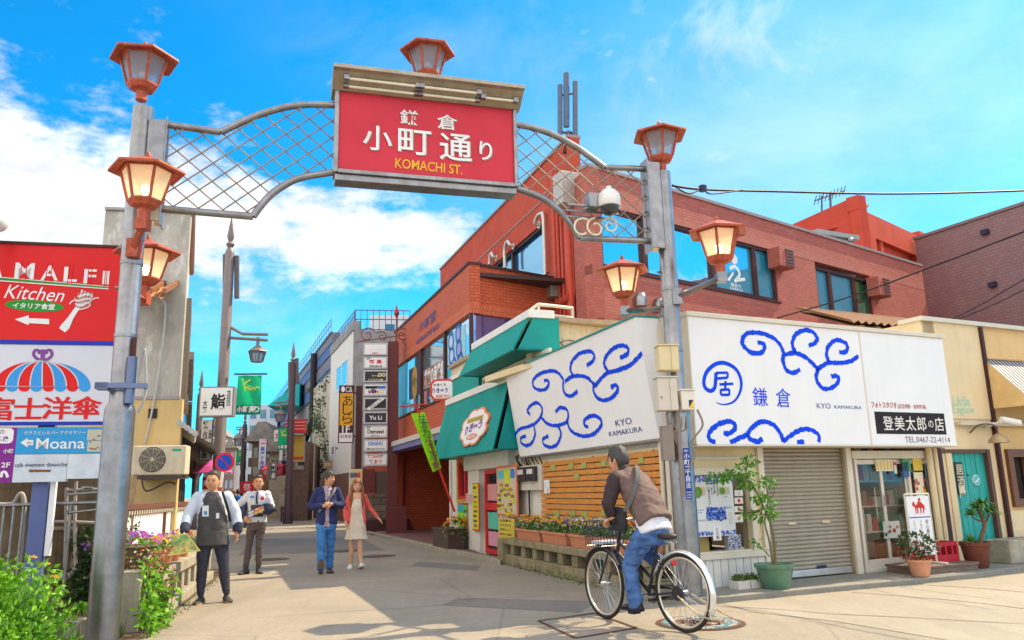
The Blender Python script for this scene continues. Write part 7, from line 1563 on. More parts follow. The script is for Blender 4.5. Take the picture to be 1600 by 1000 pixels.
# ------------------------------------------------------------------ signs along the street
def sign_box(px,Y,d,name,base,texts,label,cat='shop sign',az_=84,rim=None,grp=None):
 c=D((px[0]+px[2])/2,(px[1]+px[3])/2,Y);q=Fr((c.x,c.y),az_);a=rect(q,*px,0)
 t=thing(name,q.P(a[0],-d/2,a[2]),label,cat,grp);MB().fbox(q,a[0],a[1],-d,0,a[2],a[3]).build('casing',paint(*(rim or(.3,.3,.32))),t)
 e=.04*(a[1]-a[0]);MB().fbox(q,a[0]+e,a[1]-e,-.01,.006,a[2]+e,a[3]-e).build('face',paint(*base),t)
 mb=MB();ms=[];w,h=a[1]-a[0],a[3]-a[2]
 for(s_,x,y,hh,ww,c_,v)in texts:
  ms.append(paint(*c_));mi=len(ms)-1
  if s_ is None:mb.fbox(q,a[0]+w*x,a[0]+w*(x+ww),.004,.008,a[3]-h*(y+hh),a[3]-h*y,mi)
  elif v:mb.text(q,s_,a[0]+w*x,.011,a[3]-h*y,h*hh,w*ww if ww else None,mi,.025,vert=True)
  else:mb.text(q,s_,a[0]+w*x,.011,a[3]-h*y,h*hh,w*ww if ww else None,mi,.025)
 mb.build('lettering',ms,t)
 mb=MB();mb.tube([q.P(a[0]+w*.5,-d/2,a[2]+h*.9),q.P(a[0]+w*.5,-d-1.2,a[2]+h*.9)],.04,6);mb.build('bracket',DARKSTEEL,t)
 return t,q,a
K=(.015,.015,.02);W=(.72,.72,.75);RD=(.62,.03,.04);BL=(.02,.08,.45)
sign_box((311,604,365,651),22,.3,'sushi_sign',(.66,.68,.72),[('鮨',.55,.5,.5,.42,K,0),('大',.18,.56,.18,.13,K,0),('繁',.18,.76,.18,.13,K,0),(None,.80,.15,.5,.1,K,0),('むらさき',.85,.17,.11,.07,W,1)],'white box sign with large black sushi character hanging by the grey lamp post',rim=(.2,.2,.22))
sign_box((313,656,331,719),26,.12,'vertical_sign',W,[('鎌倉古代美術店',.4,.03,.122,.5,K,1),('古美術・骨董',.82,.25,.07,.2,K,1)],'tall white vertical sign of the antique art shop at left',rim=K)
sign_box((404,685,416,734),46,.15,'vertical_sign',W,[('鎌倉名産',.5,.05,.05,.8,RD,0),('精肉',.5,.16,.07,.7,RD,0),('東洋食肉店',.5,.26,.14,.8,BL,1)],'white vertical sign with blue meat shop characters and red heading',rim=BL)
sign_box((436,700,452,720),43,.15,'shop_sign',W,[('画廊店',.5,.1,.28,.6,K,1)],'small white sign with black characters under the green banner on dark post')
sign_box((447,655,477,676),41,.5,'striped_sign',RD,[(None,.0,.2+.25*k,.06,1.0,(.6,.4,.35),0)for k in range(3)],'red sign with pale horizontal stripes on the shop beside dark lamp post',rim=RD)
sign_box((448,680,476,722),41.5,.2,'shop_sign',(.52,.36,.07),[('鎌',.3,.4,.4,.4,(.5,.12,.03),0),(None,.05,.8,.12,.9,(.5,.08,.04),0)],'mustard yellow shop sign below the red striped sign')
sign_box((428,672,437,690),47,.15,'shop_sign',W,[('太',.5,.5,.6,.7,RD,0)],'small white sign with a red character left of the green banner')
sign_box((417,722,432,750),45,.15,'shop_sign',(.2,.16,.13),[(None,.5,.1,.8,.35,W,0),('町屋',.67,.2,.25,.2,K,1)],'dark shop sign with a narrow white strip right of the meat shop sign')
sign_box((337,716,349,736),34,.12,'shop_sign',(.5,.5,.56),[('喫茶',.5,.1,.35,.6,BL,1)],'small pale sign with blue characters behind the no parking sign')
sign_box((318,726,334,744),33,.12,'shop_sign',(.5,.53,.62),[('珈琲',.5,.3,.35,.8,BL,0),('団子',.5,.7,.3,.6,RD,0)],'little blue and red sign under the antique shop sign')
sign_box((316,745,326,765),30,.1,'shop_sign',RD,[('祭',.5,.5,.5,.7,W,0)],'small red sign low on the left shop front above the first man')
sign_box((516,696,524,712),31,.1,'shop_sign',W,[('古民家',.5,.1,.26,.7,K,1)],'small white vertical sign on the ivy house corner')
sign_box((505,720,520,732),35,.12,'shop_sign',(.22,.12,.08),[('甘味',.5,.5,.5,.7,(.5,.4,.25),0)],'small dark wooden sign above the shed porch roof')
t=thing('pink_parasol',D(333,728,30),'pink cloth shop parasol half hidden behind the no parking sign','parasol');p=D(333,730,30);mb=MB();mb.lathe((p.x,p.y,p.z-.1),[(.75,-.1),(.5,.12),(.05,.36)],10);mb.build('canopy',paint(.68,.10,.34),t);mb=MB();mb.tube([(p.x,p.y,0),(p.x,p.y,p.z+.3)],.025,6);mb.build('pole',STEEL,t)
aw=D(431,735,46);q=Fr((aw.x,aw.y),84);a=rect(q,414,726,446,748,0);t=thing('red_awning',q.P(a[0],0,a[2]),'dark red shop awning with pale lettering left of the dark lamp post','awning')
mb=MB();mb.hexa([q.P(u,n,z)for u,n,z in((a[0],.9,a[2]),(a[1],.9,a[2]+.2),(a[1],0,a[2]+.2),(a[0],0,a[2]),(a[0],.8,a[2]+.5),(a[1],.8,a[2]+.7),(a[1],0,a[3]),(a[0],0,a[3]))]);mb.build('cloth',paint(.45,.02,.05),t);mb=MB();mb.text(q,'喫茶ミルク',(a[0]+a[1])/2,.93,a[2]+.33,.28,.9);mb.build('lettering',paint(.6,.5,.5),t)
# no parking sign
b=D(351,722,20.5);q=Fr((b.x,b.y),88);t=thing('no_parking_sign',(b.x+.02,b.y,0),'round blue no parking sign with red ring on a leaning white pole','road sign')
r_=abs(q.U(366,722)-q.U(351,722));uc,zc_=q.q(351,722);REDP=paint(.62,.02,.03)
mb=MB();mb.lathe(q.P(uc,-.01,zc_),[(r_,0),(r_,.02)],32,axis=q.n);dk=mb.build('disc',REDP,t);mb=MB();mb.lathe(q.P(uc,.012,zc_),[(r_*.78,0),(r_*.78,.003)],32,0,axis=q.n);mb.add([q.P(uc+x*r_,.018,zc_+z*r_)for x,z in((-.60,.48),(-.48,.60),(.60,-.48),(.48,-.60))],[(0,2,3,1)],1);mb.build('face',[paint(.01,.07,.55),REDP],dk)
mb=MB();p0,p1=q.P(uc+.02,-.03,zc_+r_),q.P(uc-.28,-.03,.0);mb.tube([p0,p1],.035,8,0);mb.build('pole',WHITE,t,smooth=60);mb=MB();mb.tube([lerp(p0,p1,.35),lerp(p0,p1,.62)],.037,8);mb.build('red_band',paint(.55,.06,.05),t,smooth=60)
rb=D(386,760,34);q=Fr((rb.x,rb.y),84);a=rect(q,376,752,396,770,0);mb=MB();mb.fbox(q,a[0],a[1],-.03,0,a[2],a[3]);t=tag(mb.build('red_banner',paint(.55,.02,.04),loc=q.P(a[0],0,a[2])),'red cloth banner with a white character above the distant walkers','banner');mb=MB();mb.text(q,'祭',(a[0]+a[1])/2,.004,(a[2]+a[3])/2,.3);mb.build('lettering',WHITE,t)
# ------------------------------------------------------------------ people: bodies and clothes grown as one skin each
def remesh(mb,voxel,smooth=3):
 me=bpy.data.meshes.new('grow');me.from_pydata(mb.v,[],mb.f);o=bpy.data.objects.new('grow',me);COL.objects.link(o)
 r=o.modifiers.new('r','REMESH');r.mode='VOXEL';r.voxel_size=voxel
 s=o.modifiers.new('s','SMOOTH');s.factor=.5;s.iterations=smooth
 dg=bpy.context.evaluated_depsgraph_get();m2=bpy.data.meshes.new_from_object(o.evaluated_get(dg))
 n=len(m2.vertices);v=np.zeros(n*3);m2.vertices.foreach_get('co',v);nr=np.zeros(n*3);m2.vertices.foreach_get('normal',nr)
 f=[tuple(p.vertices)for p in m2.polygons]
 bpy.data.objects.remove(o);bpy.data.meshes.remove(me);bpy.data.meshes.remove(m2)
 return v.reshape(-1,3),f,nr.reshape(-1,3)
class Body:
 def __init__(s,base,az_,k=1.0,lean=0.):
  s.lean=lean;s.b=Vector(base);a=R_(az_);s.f=Vector((math.sin(a),math.cos(a),0));s.r=Vector((s.f.y,-s.f.x,0));s.k=k
 def T(s,x,y,z):return s.b+(s.r*(x+s.lean*z)+s.f*y+Vector((0,0,z)))*s.k
 def cap(s,mb,pts,k=12): # tapered limb through joints [(x,y,z,r)]
  for i in range(len(pts)-1):
   p,q=pts[i],pts[i+1];A,B=s.T(*p[:3]),s.T(*q[:3])
   if(B-A).length>1e-5:mb.tube([A,B],[p[3]*s.k,q[3]*s.k],k)
  for p in pts:mb.ball(s.T(*p[:3]),p[3]*s.k,8)
 def loft(s,mb,rings,k=18): # rings (x, y, z, half width, half depth)
  vs=[];n=len(rings)
  for i,(x,y,z,rx,ry)in enumerate(rings):
   a,b=rings[max(i-1,0)],rings[min(i+1,n-1)];t=Vector((0,b[1]-a[1],b[2]-a[2])).normalized();dy,dz=t.z,-t.y
   for j in range(k):
    an_=2*math.pi*j/k;c_,s_=math.cos(an_),math.sin(an_);c_=math.copysign(abs(c_)**.85,c_)
    vs.append(s.T(x+rx*c_,y+ry*s_*dy,z+ry*s_*dz))
  fs=[(i*k+j,i*k+(j+1)%k,(i+1)*k+(j+1)%k,(i+1)*k+j)for i in range(n-1)for j in range(k)]+[tuple(reversed(range(k))),tuple(range((n-1)*k,n*k))]
  mb.add(vs,fs)
 def grow(s,fn,voxel=.011,smooth=3,wrinkle=0.,ws=(9,9,16),seed=0):
  mb=MB();fn(mb);v,f,nr=remesh(mb,voxel*s.k,smooth)
  if wrinkle:
   for i in range(len(v)):
    p=Vector(v[i]);w=noise.noise(Vector((p.x*ws[0]+seed,p.y*ws[1],p.z*ws[2])))+.6*noise.noise(Vector((p.x*ws[0]*2.3+seed,p.y*ws[1]*2.3+p.z*9,p.z*ws[2]*1.7)))
    v[i]+=nr[i]*(wrinkle*w)
  out=MB();out.add(v,f);return out
 def hand(s,mb,wrist,d,palm,curl=.6,thumb=1,L=.175):
  """Palm and five fingers; d points along the hand, palm is the palm's normal, thumb the side the thumb leaves on."""
  W=s.T(*wrist);d=(s.r*d[0]+s.f*d[1]+Vector((0,0,d[2]))).normalized();pn=(s.r*palm[0]+s.f*palm[1]+Vector((0,0,palm[2])));pn=(pn-d*pn.dot(d)).normalized();sd_=d.cross(pn)*thumb;k=s.k
  pw,pl=.040*k,.085*k
  ring=lambda t,w,h:[W+d*t+sd_*(w*math.cos(a))+pn*(h*math.sin(a))for a in[2*math.pi*i/10 for i in range(10)]]
  R4=[ring(-.02*k,.026*k,.021*k),ring(.015*k,.032*k,.018*k),ring(.05*k,pw,.016*k),ring(pl,pw*.98,.013*k),ring(pl+.008*k,pw*.85,.008*k)]
  mb.add([p for r in R4 for p in r],[(i*10+j,i*10+(j+1)%10,(i+1)*10+(j+1)%10,(i+1)*10+j)for i in range(4)for j in range(10)]+[tuple(reversed(range(10))),tuple(range(40,50))])
  for i,(off,ln,cu_)in enumerate(((.029,.068,1.0),(.010,.077,.95),(-.010,.072,1.0),(-.029,.057,1.1))):
   p=W+d*(pl-.006*k)+sd_*(off*k);a=0;pts=[p]
   for seg in(.46,.30,.24):a+=curl*cu_*(.55 if seg>.4 else.85);p=p+(d*math.cos(a)+pn*math.sin(a))*(ln*seg*k);pts.append(p)
   mb.tube(pts,[.0088*k,.0083*k,.0076*k,.0058*k],7)
  p=W+d*(.025*k)+sd_*(.030*k);q=p+(d*.62+sd_*.62+pn*.35).normalized()*.038*k;q2=q+(d*.85+sd_*.15+pn*.5*curl).normalized()*.030*k
  mb.tube([p,q,q2],[.013*k,.0105*k,.007*k],7)
 def head(s,c,yaw,tilt=0.,scale=1.0,lean=0.):
  """Verts of a head shape; yaw turns it about the neck. Returns map(local) and MB with face."""
  C_=s.T(*c);cy,sy=math.cos(yaw),math.sin(yaw);ct,st=math.cos(tilt),math.sin(tilt);K=s.k*scale
  def mp(x,y,z):
   y,z=y*ct-z*st,y*st+z*ct;x,y=x*cy+y*sy,-x*sy+y*cy
   return C_+(s.r*x+s.f*y+Vector((0,0,z)))*K
  def shape(lat,lon,sc=1.0): # lat -pi/2..pi/2, lon 0 = front
   cl,sl_=math.cos(lat),math.sin(lat);x=math.sin(lon)*cl;y=math.cos(lon)*cl;z=sl_
   w,dp,h=.074,.094,.118
   X,Y_,Z_=x*w,y*dp,z*h
   if z<0:t=-z;X*=1-.22*t*t;Y_=Y_*(1-.25*t*t)+.018*t*(1 if y>-.2 else.3)
   if y>0 and z<.25:Y_*=1-.06*min(1,(.25-z))
   if y<0:Y_*=1.04;X*=1.03
   g=lambda zz,sz,xx,sx_:math.exp(-((z-zz)/sz)**2-((x-xx)/sx_)**2)if y>0 else 0
   Y_+=.021*g(-.20,.13,0,.13)+.008*g(-.02,.16,0,.09)-.008*(g(.03,.10,.33,.17)+g(.03,.10,-.33,.17))+.006*g(.20,.09,.3,.3)+.006*g(.20,.09,-.3,.3)+.006*g(-.50,.07,0,.28)+.009*g(-.82,.12,0,.25)-.004*g(-.64,.05,0,.25)
   return X*sc,Y_*sc,Z_*sc
  return mp,shape
def add_head(P,mb,c,yaw,tilt=0.,scale=1.0,brow=1,smile=0):
 mp,shape=P.head(c,yaw,tilt,scale);nla,nlo=30,40;vs=[]
 for i in range(nla+1):
  for j in range(nlo):vs.append(mp(*shape(-math.pi/2+math.pi*i/nla,2*math.pi*j/nlo)))
 mb.add(vs,[(i*nlo+j,(i+1)*nlo+j,(i+1)*nlo+(j+1)%nlo,i*nlo+(j+1)%nlo)for i in range(nla)for j in range(nlo)],0)
 K=P.k*scale
 for sgn_ in(1,-1):
  mb.ball(mp(.077*sgn_,-.008,-.012),.028*K,8,0,(.4,.75,1.1))
  e=mp(.031*sgn_,.0785,.006);mb.ball(e,.0105*K,8,1,(1.25,1.0,.55));mb.ball(mp(.031*sgn_,.0845,.006),.0062*K,8,2,(1,.8,.9))
  mb.tube([mp(.016*sgn_,.0885,.0125),mp(.031*sgn_,.0895,.0165),mp(.047*sgn_,.080,.011)],[.0018*K,.0026*K,.0014*K],5,2)
  if brow:mb.tube([mp(.014*sgn_,.0925,.028),mp(.032*sgn_,.0915,.034),mp(.052*sgn_,.078,.027)],[.0025*K,.0036*K,.0018*K],5,2)
 mb.tube([mp(-.024,.0850,-.058+.006*smile),mp(0,.0945,-.060),mp(.024,.0850,-.058+.006*smile)],[.003*K,.0062*K,.003*K],6,3)
 for sgn_ in(1,-1):mb.ball(mp(.008*sgn_,.1015,-.030),.0032*K,5,2)
 return mp,shape
def add_hair(P,parent,mp,shape,m,style='short',vol=1.08,seed=0):
 mb=MB();nla,nlo=26,44;idx={}
 rr=random.Random(seed);vs=[]
 for i in range(nla+1):
  for j in range(nlo):
   lat,lon=-math.pi/2+math.pi*i/nla,2*math.pi*j/nlo;nz=noise.noise(Vector((math.sin(lon)*7,math.cos(lon)*7,lat*3+seed)))*.05+noise.noise(Vector((math.sin(lon)*16,math.cos(lon)*16,lat*2+seed)))*.05
   lift=vol+nz+(.05 if lat>.7 else 0)
   x,y,z=shape(lat,lon);vs.append(mp(x*lift,y*lift-.004,z*lift+.006))
 fs=[]
 for i in range(nla):
  for j in range(nlo):
   lat,lon=-math.pi/2+math.pi*(i+.5)/nla,2*math.pi*(j+.5)/nlo;fr_=math.cos(lon)
   lim=-.55 if fr_<-.25 else(-.12 if fr_<.25 else lerp(.15,.62,min(1,(fr_-.25)/.5)))
   if style=='fringe' and fr_>.25:lim=lerp(.05,.38+.12*math.sin(lon*9+seed),min(1,(fr_-.25)/.45))
   if style=='crop':lim+=.12 if fr_<.3 else.06
   lim+=.16*noise.noise(Vector((math.sin(lon)*9,math.cos(lon)*9,seed*2.3)))
   if lat>lim:fs.append((i*nlo+j,(i+1)*nlo+j,(i+1)*nlo+(j+1)%nlo,i*nlo+(j+1)%nlo))
 mb.add(vs,fs);o=mb.build('hair',m,parent,smooth=80);sd=o.modifiers.new('thick','SOLIDIFY');sd.thickness=.010;sd.offset=-1;return o
def hairm(name,c,c2):
 s=NT(name);f=s.noise(30,4,.7,(6,6,.8));s.col(s.mix(s.ramp(f,.35,.65),c,c2));s.bump(f,.5,.01);return s.set(.55)
def clothm(name,c,rough=.85,bump=.25,c2=None,check=None):
 s=NT(name);f=s.noise(6,5,.6);o=s.mix(s.ramp(f,.3,.7),sc3(c,.82),c2 or sc3(c,1.12))
 s.col(o);s.bump(s.noise(55,5,.65),bump,.006);return s.set(rough)
EYEW=M('eye_white',(.6,.57,.52),.3);EYED=M('eye_dark',(.02,.012,.01),.3);LIPM=M('lip',(.42,.14,.11),.45)
HAIRB=hairm('black_hair',(.012,.010,.010),(.04,.032,.03));HAIRR=hairm('auburn_hair',(.16,.045,.016),(.30,.10,.035));HAIRG=hairm('greying_hair',(.015,.013,.013),(.06,.055,.052))
def person(base,az_,k,label,group=None,lean=0.):
 return thing('person',base,label,'person',group),Body(base,az_,k,lean)
def body_skin(P,t,cap_lists,hd,hands,skin=None,voxel=.010,brow=1,smile=0):
 bare=hd.get('bare',False)
 def fn(mb):
  for c in cap_lists:P.cap(mb,[(p[0],p[1],p[2],p[3]*(.72 if(p[3]>.0362 and p[2]<1.4 and not(bare and p[2]<.7))else 1))for p in c])
  P.loft(mb,[(0,hd['ty'],.95,.13,.09),(0,hd['ty']*1,1.15,.12,.085),(0,hd['cy'],1.33,.14,.09),(0,hd['cy'],1.42,.10,.06)]if 'torso' not in hd else hd['torso'])
 mb=P.grow(fn,voxel,3)
 for h in hands:P.hand(mb,*h[0],**h[1])
 c=hd['c'];mp,sh=add_head(P,mb,c,hd.get('yaw',0),hd.get('tilt',0),hd.get('scale',1),brow,smile)
 mb.build('body',[skin or SKINM,EYEW,EYED,LIPM],t,smooth=180)
 return mp,sh
def shoe(P,mb,ankle,yaw,L=.27,w=.048,h=.085,toe=0.,split=False,z0=0.):
 """A shoe with heel and toe; yaw turns it from the way the person faces, toe lifts its tip."""
 x,y,z=ankle;fx,fy=math.sin(yaw),math.cos(yaw)
 def pt(t,s_,zz):d=t*L;return P.T(x+fx*d+fy*s_,y+fy*d-fx*s_,z0+zz+max(0,toe*(t+.27)))
 prof=[(-.27,.62,.55),(-.2,.8,.95),(.0,.85,1.0),(.2,.95,.78),(.42,1.06,.58),(.6,.95,.45),(.70,.55,.3)];k=12;vs=[]
 for t,ww,hh in prof:
  for j in range(k):a=2*math.pi*j/k;zz=h*hh*(.5+.5*math.sin(a));vs.append(pt(t,w*ww*math.cos(a)*(1 if math.sin(a)<.2 else.82),max(zz,.004)))
 n=len(prof);mb.add(vs,[(i*k+j,i*k+(j+1)%k,(i+1)*k+(j+1)%k,(i+1)*k+j)for i in range(n-1)for j in range(k)]+[tuple(reversed(range(k))),tuple(range((n-1)*k,n*k))],0)
 sv=[pt(t,sgn_*w*ww*1.04,zz)for zz in(0,.02)for t,ww,hh in prof for sgn_ in(-1,1)];b=len(prof)*2
 fs=[]
 for i in range(len(prof)-1):q=2*i;fs+=[(q,q+1,q+3,q+2),(b+q,b+q+2,b+q+3,b+q+1),(q,q+2,b+q+2,b+q),(q+1,b+q+1,b+q+3,q+3)]
 fs+=[(0,b,b+1,1),(b-2,b-1,2*b-1,2*b-2)];mb.add(sv,fs,1)
GROUPP='people in the street'
# --- first rickshaw man, front left
JACK=clothm('pale_happi',(.56,.62,.74),.8);NAVYC=clothm('navy_cloth',(.020,.026,.06),.8);APR=clothm('grey_apron',(.058,.055,.058),.8);LEG=clothm('navy_leggings',(.028,.030,.055),.75);TAN_=paint(.45,.27,.12);TABI=clothm('tabi_grey',(.045,.043,.05),.8)
g0_=G(333,942);t,P=person((g0_.x,g0_.y,0),158,1.0,'stocky man in pale blue jacket and grey apron holding a large folded map',lean=.055)
al=[[(.235,-.01,1.36,.055),(.315,.06,1.12,.05),(.35,.26,.94,.032)],[(-.235,-.01,1.36,.055),(-.30,-.02,1.12,.05),(-.305,.05,.90,.032)],[(.09,0,.88,.08),(.13,.02,.48,.055),(.155,0,.09,.038)],[(-.09,0,.88,.08),(-.13,.02,.48,.055),(-.17,0,.09,.038)],[(0,-.01,1.40,.06),(0,.01,1.50,.058)]]
mp,sh=body_skin(P,t,al,dict(c=(0,.03,1.575),yaw=.22,tilt=-.03,ty=0,cy=0,scale=1.15),[(((.35,.265,.935),(.02,.35,-.9),(-.9,.3,0)),dict(curl=.75,thumb=-1)),(((-.305,.055,.895),(-.02,.15,-1),(.9,.2,0)),dict(curl=.5,thumb=1))])
add_hair(P,t,mp,sh,HAIRB,'crop',1.05,1)
def f(mb):
 P.loft(mb,[(0,0,.80,.215,.155),(0,0,.95,.205,.16),(0,.005,1.12,.20,.155),(0,0,1.28,.205,.135),(0,-.005,1.38,.18,.11),(0,-.01,1.44,.10,.085)])
 for s_ in(1,-1):P.cap(mb,[(.185*s_,-.01,1.37,.080),(.295,-.02,1.14,.074),(.317,.03,.985,.066)]if False else([(-.185,-.01,1.37,.080),(-.295,-.02,1.14,.074),(-.317,.03,.985,.066)]if s_<0 else[(.185,-.01,1.37,.080),(.31,.05,1.14,.074),(.342,.19,1.00,.066)]))
P.grow(f,.011,3,.006,(6,6,10),seed=3).build('jacket',JACK,t,smooth=180)
def f(mb):
 P.cap(mb,[(-.3175,.03,.99,.070),(-.318,.042,.925,.062)]);P.cap(mb,[(.342,.19,1.00,.070),(.348,.24,.955,.062)])
P.grow(f,.010,2).build('cuff',NAVYC,t,smooth=180)
def f(mb):
 P.loft(mb,[(0,.035,.74,.208,.162),(0,.032,.95,.198,.154),(0,.03,1.12,.192,.15),(0,.032,1.25,.168,.138),(0,.03,1.35,.135,.112),(0,.015,1.43,.085,.085)])
P.grow(f,.012,3,.006,seed=8).build('apron',APR,t,smooth=180)
def f(mb):P.loft(mb,[(0,.048,.93,.165,.142),(0,.046,1.10,.165,.138)])
P.grow(f,.012,2,.004,seed=1).build('apron_pocket',clothm('apron_pocket',(.050,.047,.05)),t,smooth=180)
def f(mb):
 P.loft(mb,[(0,0,.70,.17,.125),(0,0,.86,.185,.14),(0,0,.95,.18,.135)])
 for s_ in(1,-1):P.cap(mb,[(.095*s_,0,.84,.100),(.12*s_,.015,.62,.090),(.135*s_,.02,.46,.068),(.145*s_,-.012,.32,.070),((.155 if s_>0 else.168)*s_,0,.12,.046)])
P.grow(f,.011,3,.006,(8,8,24),seed=4).build('leggings',LEG,t,smooth=180)
for s_ in(1,-1):mb=MB();shoe(P,mb,((.155 if s_>0 else.168)*s_,.0,.09),.35*s_+.1,.25,.05,.10);mb.build('boot',[TABI,TAN_],t,smooth=50)
mb=MB();q=lambda x,y,z:P.T(x,y,z)
mb.hexa([q(x,y,z)for z in(1.12,1.26)for x,y in((.135,.168),(.055,.178),(.055,.172),(.135,.162))],0);mb.hexa([q(x,y,z)for z in(1.14,1.19)for x,y in((.115,.175),(.075,.181),(.075,.174),(.115,.168))],1);mb.hexa([q(x,y,z)for z in(1.09,1.16)for x,y in((-.035,.205),(-.075,.2),(-.075,.19),(-.035,.19))],0);mb.build('name_badge',[paint(.65,.68,.72),paint(.08,.25,.5)],t)
mb=MB();mb.tube(cr([q(-.12,.14,1.43),q(-.16,.15,1.3),q(-.20,.12,1.15),q(-.215,.08,1.05)],6),.018,6);mb.tube(cr([q(.09,.12,1.42),q(.10,.155,1.33),q(.095,.17,1.26)],4),.005,4);mb.build('strap',BLACK,t,smooth=60)
mb=MB();mb.lathe(P.T(-.306,.052,.90),[(.042,-.012),(.042,.018)],14);mb.build('wristband',paint(.62,.16,.04),t,smooth=50)
MAPP=NT('printed_map');s=MAPP;f_=s.noise(9,6,.7);o=s.mix(s.ramp(f_,.42,.58),(.06,.22,.07),(.50,.40,.10));s.col(s.mix(s.ramp(s.noise(22,3),.55,.62),o,(.42,.12,.05)));MAPP=s.set(.5)
def sheet(t_name,label,pts,m,m2):
 A,B,C_,D_=[Vector(p)for p in pts];nn=(B-A).cross(D_-A).normalized()*.004
 t=thing(t_name,(A+C_)/2,label,'leaflet');mb=MB();mb.hexa([A,B,C_,D_,A+nn,B+nn,C_+nn,D_+nn]);mb.build('sheet',m2,t)
 mb=MB();L=lambda u,v:lerp(lerp(A,B,u),lerp(D_,C_,u),v)
 for side in(-1,1):
  off=nn*(1.4 if side>0 else-.4);mb.add([L(u,v)+off for u,v in((.42,.06),(.97,.06),(.97,.94),(.42,.94))],[(0,1,2,3)],0)
  for v in(.12,.55):mb.add([L(u,v_)+off for u,v_ in((.06,v),(.38,v),(.38,v+.34),(.06,v+.34))],[(0,1,2,3)],1)
 mb.build('print',[m,paint(.55,.52,.42)],t);return t
sheet('folded_map','large yellow green folded map hanging from the stocky man\'s right hand',[P.T(.66,.44,.64),P.T(.16,.48,.70),P.T(.32,.36,.92),P.T(.74,.32,.87)],MAPP,paint(.50,.46,.10))
# --- second man, hand on hip
g0_=G(398,896);t,P=person((g0_.x,g0_.y,0),168,1.02,'slim man in white and blue jacket with hand on hip and bright brochure')
LA=[(.19,-.01,1.36,.05),(.36,-.03,1.16,.045),(.20,.09,.98,.03)];RA=[(-.19,-.01,1.36,.05),(-.25,.02,1.12,.045),(-.10,.22,1.06,.03)]
mp,sh=body_skin(P,t,[LA,RA,[(.085,0,.86,.075),(.12,.0,.48,.05),(.15,.04,.09,.036)],[(-.085,0,.86,.075),(-.06,.03,.48,.05),(-.06,.0,.09,.036)],[(0,-.01,1.40,.05),(0,.01,1.50,.05)]],dict(c=(0,.03,1.575),yaw=-.12,tilt=.02,ty=0,cy=0,scale=1.12),[(((.20,.09,.98),(-.6,.35,-.5),(-.2,-.9,-.2)),dict(curl=.25,thumb=-1)),(((-.10,.215,1.06),(.9,.35,.05),(0,-.3,1)),dict(curl=1.0,thumb=1))])
add_hair(P,t,mp,sh,HAIRB,'short',1.06,5)
WHJ=clothm('white_blue_jacket',(.62,.66,.74),.75)
def f(mb):
 P.loft(mb,[(0,0,.88,.175,.115),(0,0,1.05,.155,.11),(0,.0,1.22,.18,.12),(0,-.005,1.36,.165,.10),(0,-.01,1.43,.09,.075)])
 P.cap(mb,[(.155,-.01,1.365,.072),(.27,-.025,1.25,.066),(.34,-.03,1.19,.062)]);P.cap(mb,[(-.155,-.01,1.365,.072),(-.24,.02,1.15,.064)])
P.grow(f,.011,3,.008,seed=9).build('jacket',WHJ,t,smooth=180)
def f(mb):P.cap(mb,[(.34,-.03,1.18,.062),(.362,-.03,1.15,.058),(.225,.075,1.0,.048)]);P.cap(mb,[(-.24,.02,1.14,.060),(-.25,.03,1.11,.058),(-.135,.195,1.065,.046)])
P.grow(f,.010,3,.004).build('sleeve',NAVYC,t,smooth=180)
def f(mb):P.loft(mb,[(0,.025,.98,.135,.105),(0,.03,1.10,.13,.105),(0,.03,1.19,.13,.108)]);P.cap(mb,[(0,-.01,1.42,.068),(0,.0,1.47,.064)])
P.grow(f,.011,2,.004).build('apron',APR,t,smooth=180)
mb=MB();mb.tube(cr([P.T(.0,.105,1.42),P.T(.01,.125,1.32),P.T(.0,.135,1.20)],4),.016,6,0);mb.ball(P.T(-.09,.115,1.30),.035,8,1,(1,.4,1));mb.ball(P.T(.09,.115,1.33),.04,8,2,(1,.35,.6));mb.build('collar',[NAVYC,paint(.6,.03,.05),paint(.1,.3,.6)],t,smooth=60)
TRO=clothm('grey_brown_trousers',(.085,.065,.062),.8)
def f(mb):
 P.loft(mb,[(0,0,.74,.15,.105),(0,0,.88,.158,.112),(0,0,.93,.15,.108)])
 P.cap(mb,[(.085,0,.84,.088),(.105,.0,.64,.074),(.12,.01,.48,.060),(.135,.02,.30,.062),(.15,.04,.16,.050)]);P.cap(mb,[(-.085,0,.84,.088),(-.065,.02,.64,.074),(-.06,.03,.48,.060),(-.06,.01,.30,.062),(-.06,.0,.16,.050)])
P.grow(f,.010,3,.008,(8,8,22),seed=2).build('trousers',TRO,t,smooth=180)
for x,y,yw in((.15,.04,.55),(-.06,0,-.35)):
 mb=MB();shoe(P,mb,(x,y,.09),yw,.26,.046,.10);mb.tube([P.T(x,y,.06),P.T(x,y,.18)],[.046,.05],10,0);mb.build('boot',[TABI,BLACK],t,smooth=50)
BRO=NT('bright_brochure');s=BRO;s.col(s.mix(s.ramp(s.noise(14,5),.45,.55),(.5,.08,.05),(.55,.42,.08)));BRO=s.set(.4)
sheet('brochure','red and yellow brochure held out by the slim man with his hand on his hip',[P.T(.13,.24,.95),P.T(-.15,.31,1.08),P.T(-.13,.26,1.18),P.T(.15,.20,1.07)],BRO,paint(.05,.1,.4))
def f(mb):P.loft(mb,[(-.16,.17,1.02,.10,.05),(-.19,.17,1.10,.12,.07),(-.19,.15,1.20,.09,.06)]);P.cap(mb,[(-.24,.17,1.12,.05),(-.33,.18,1.09,.03)])
o_=P.grow(f,.011,2,.01,seed=5).build('folded_jacket',NAVYC,None,loc=P.T(-.19,.17,1.05),smooth=180);tag(o_,'dark folded jacket tucked under the left arm of the slim man','jacket')
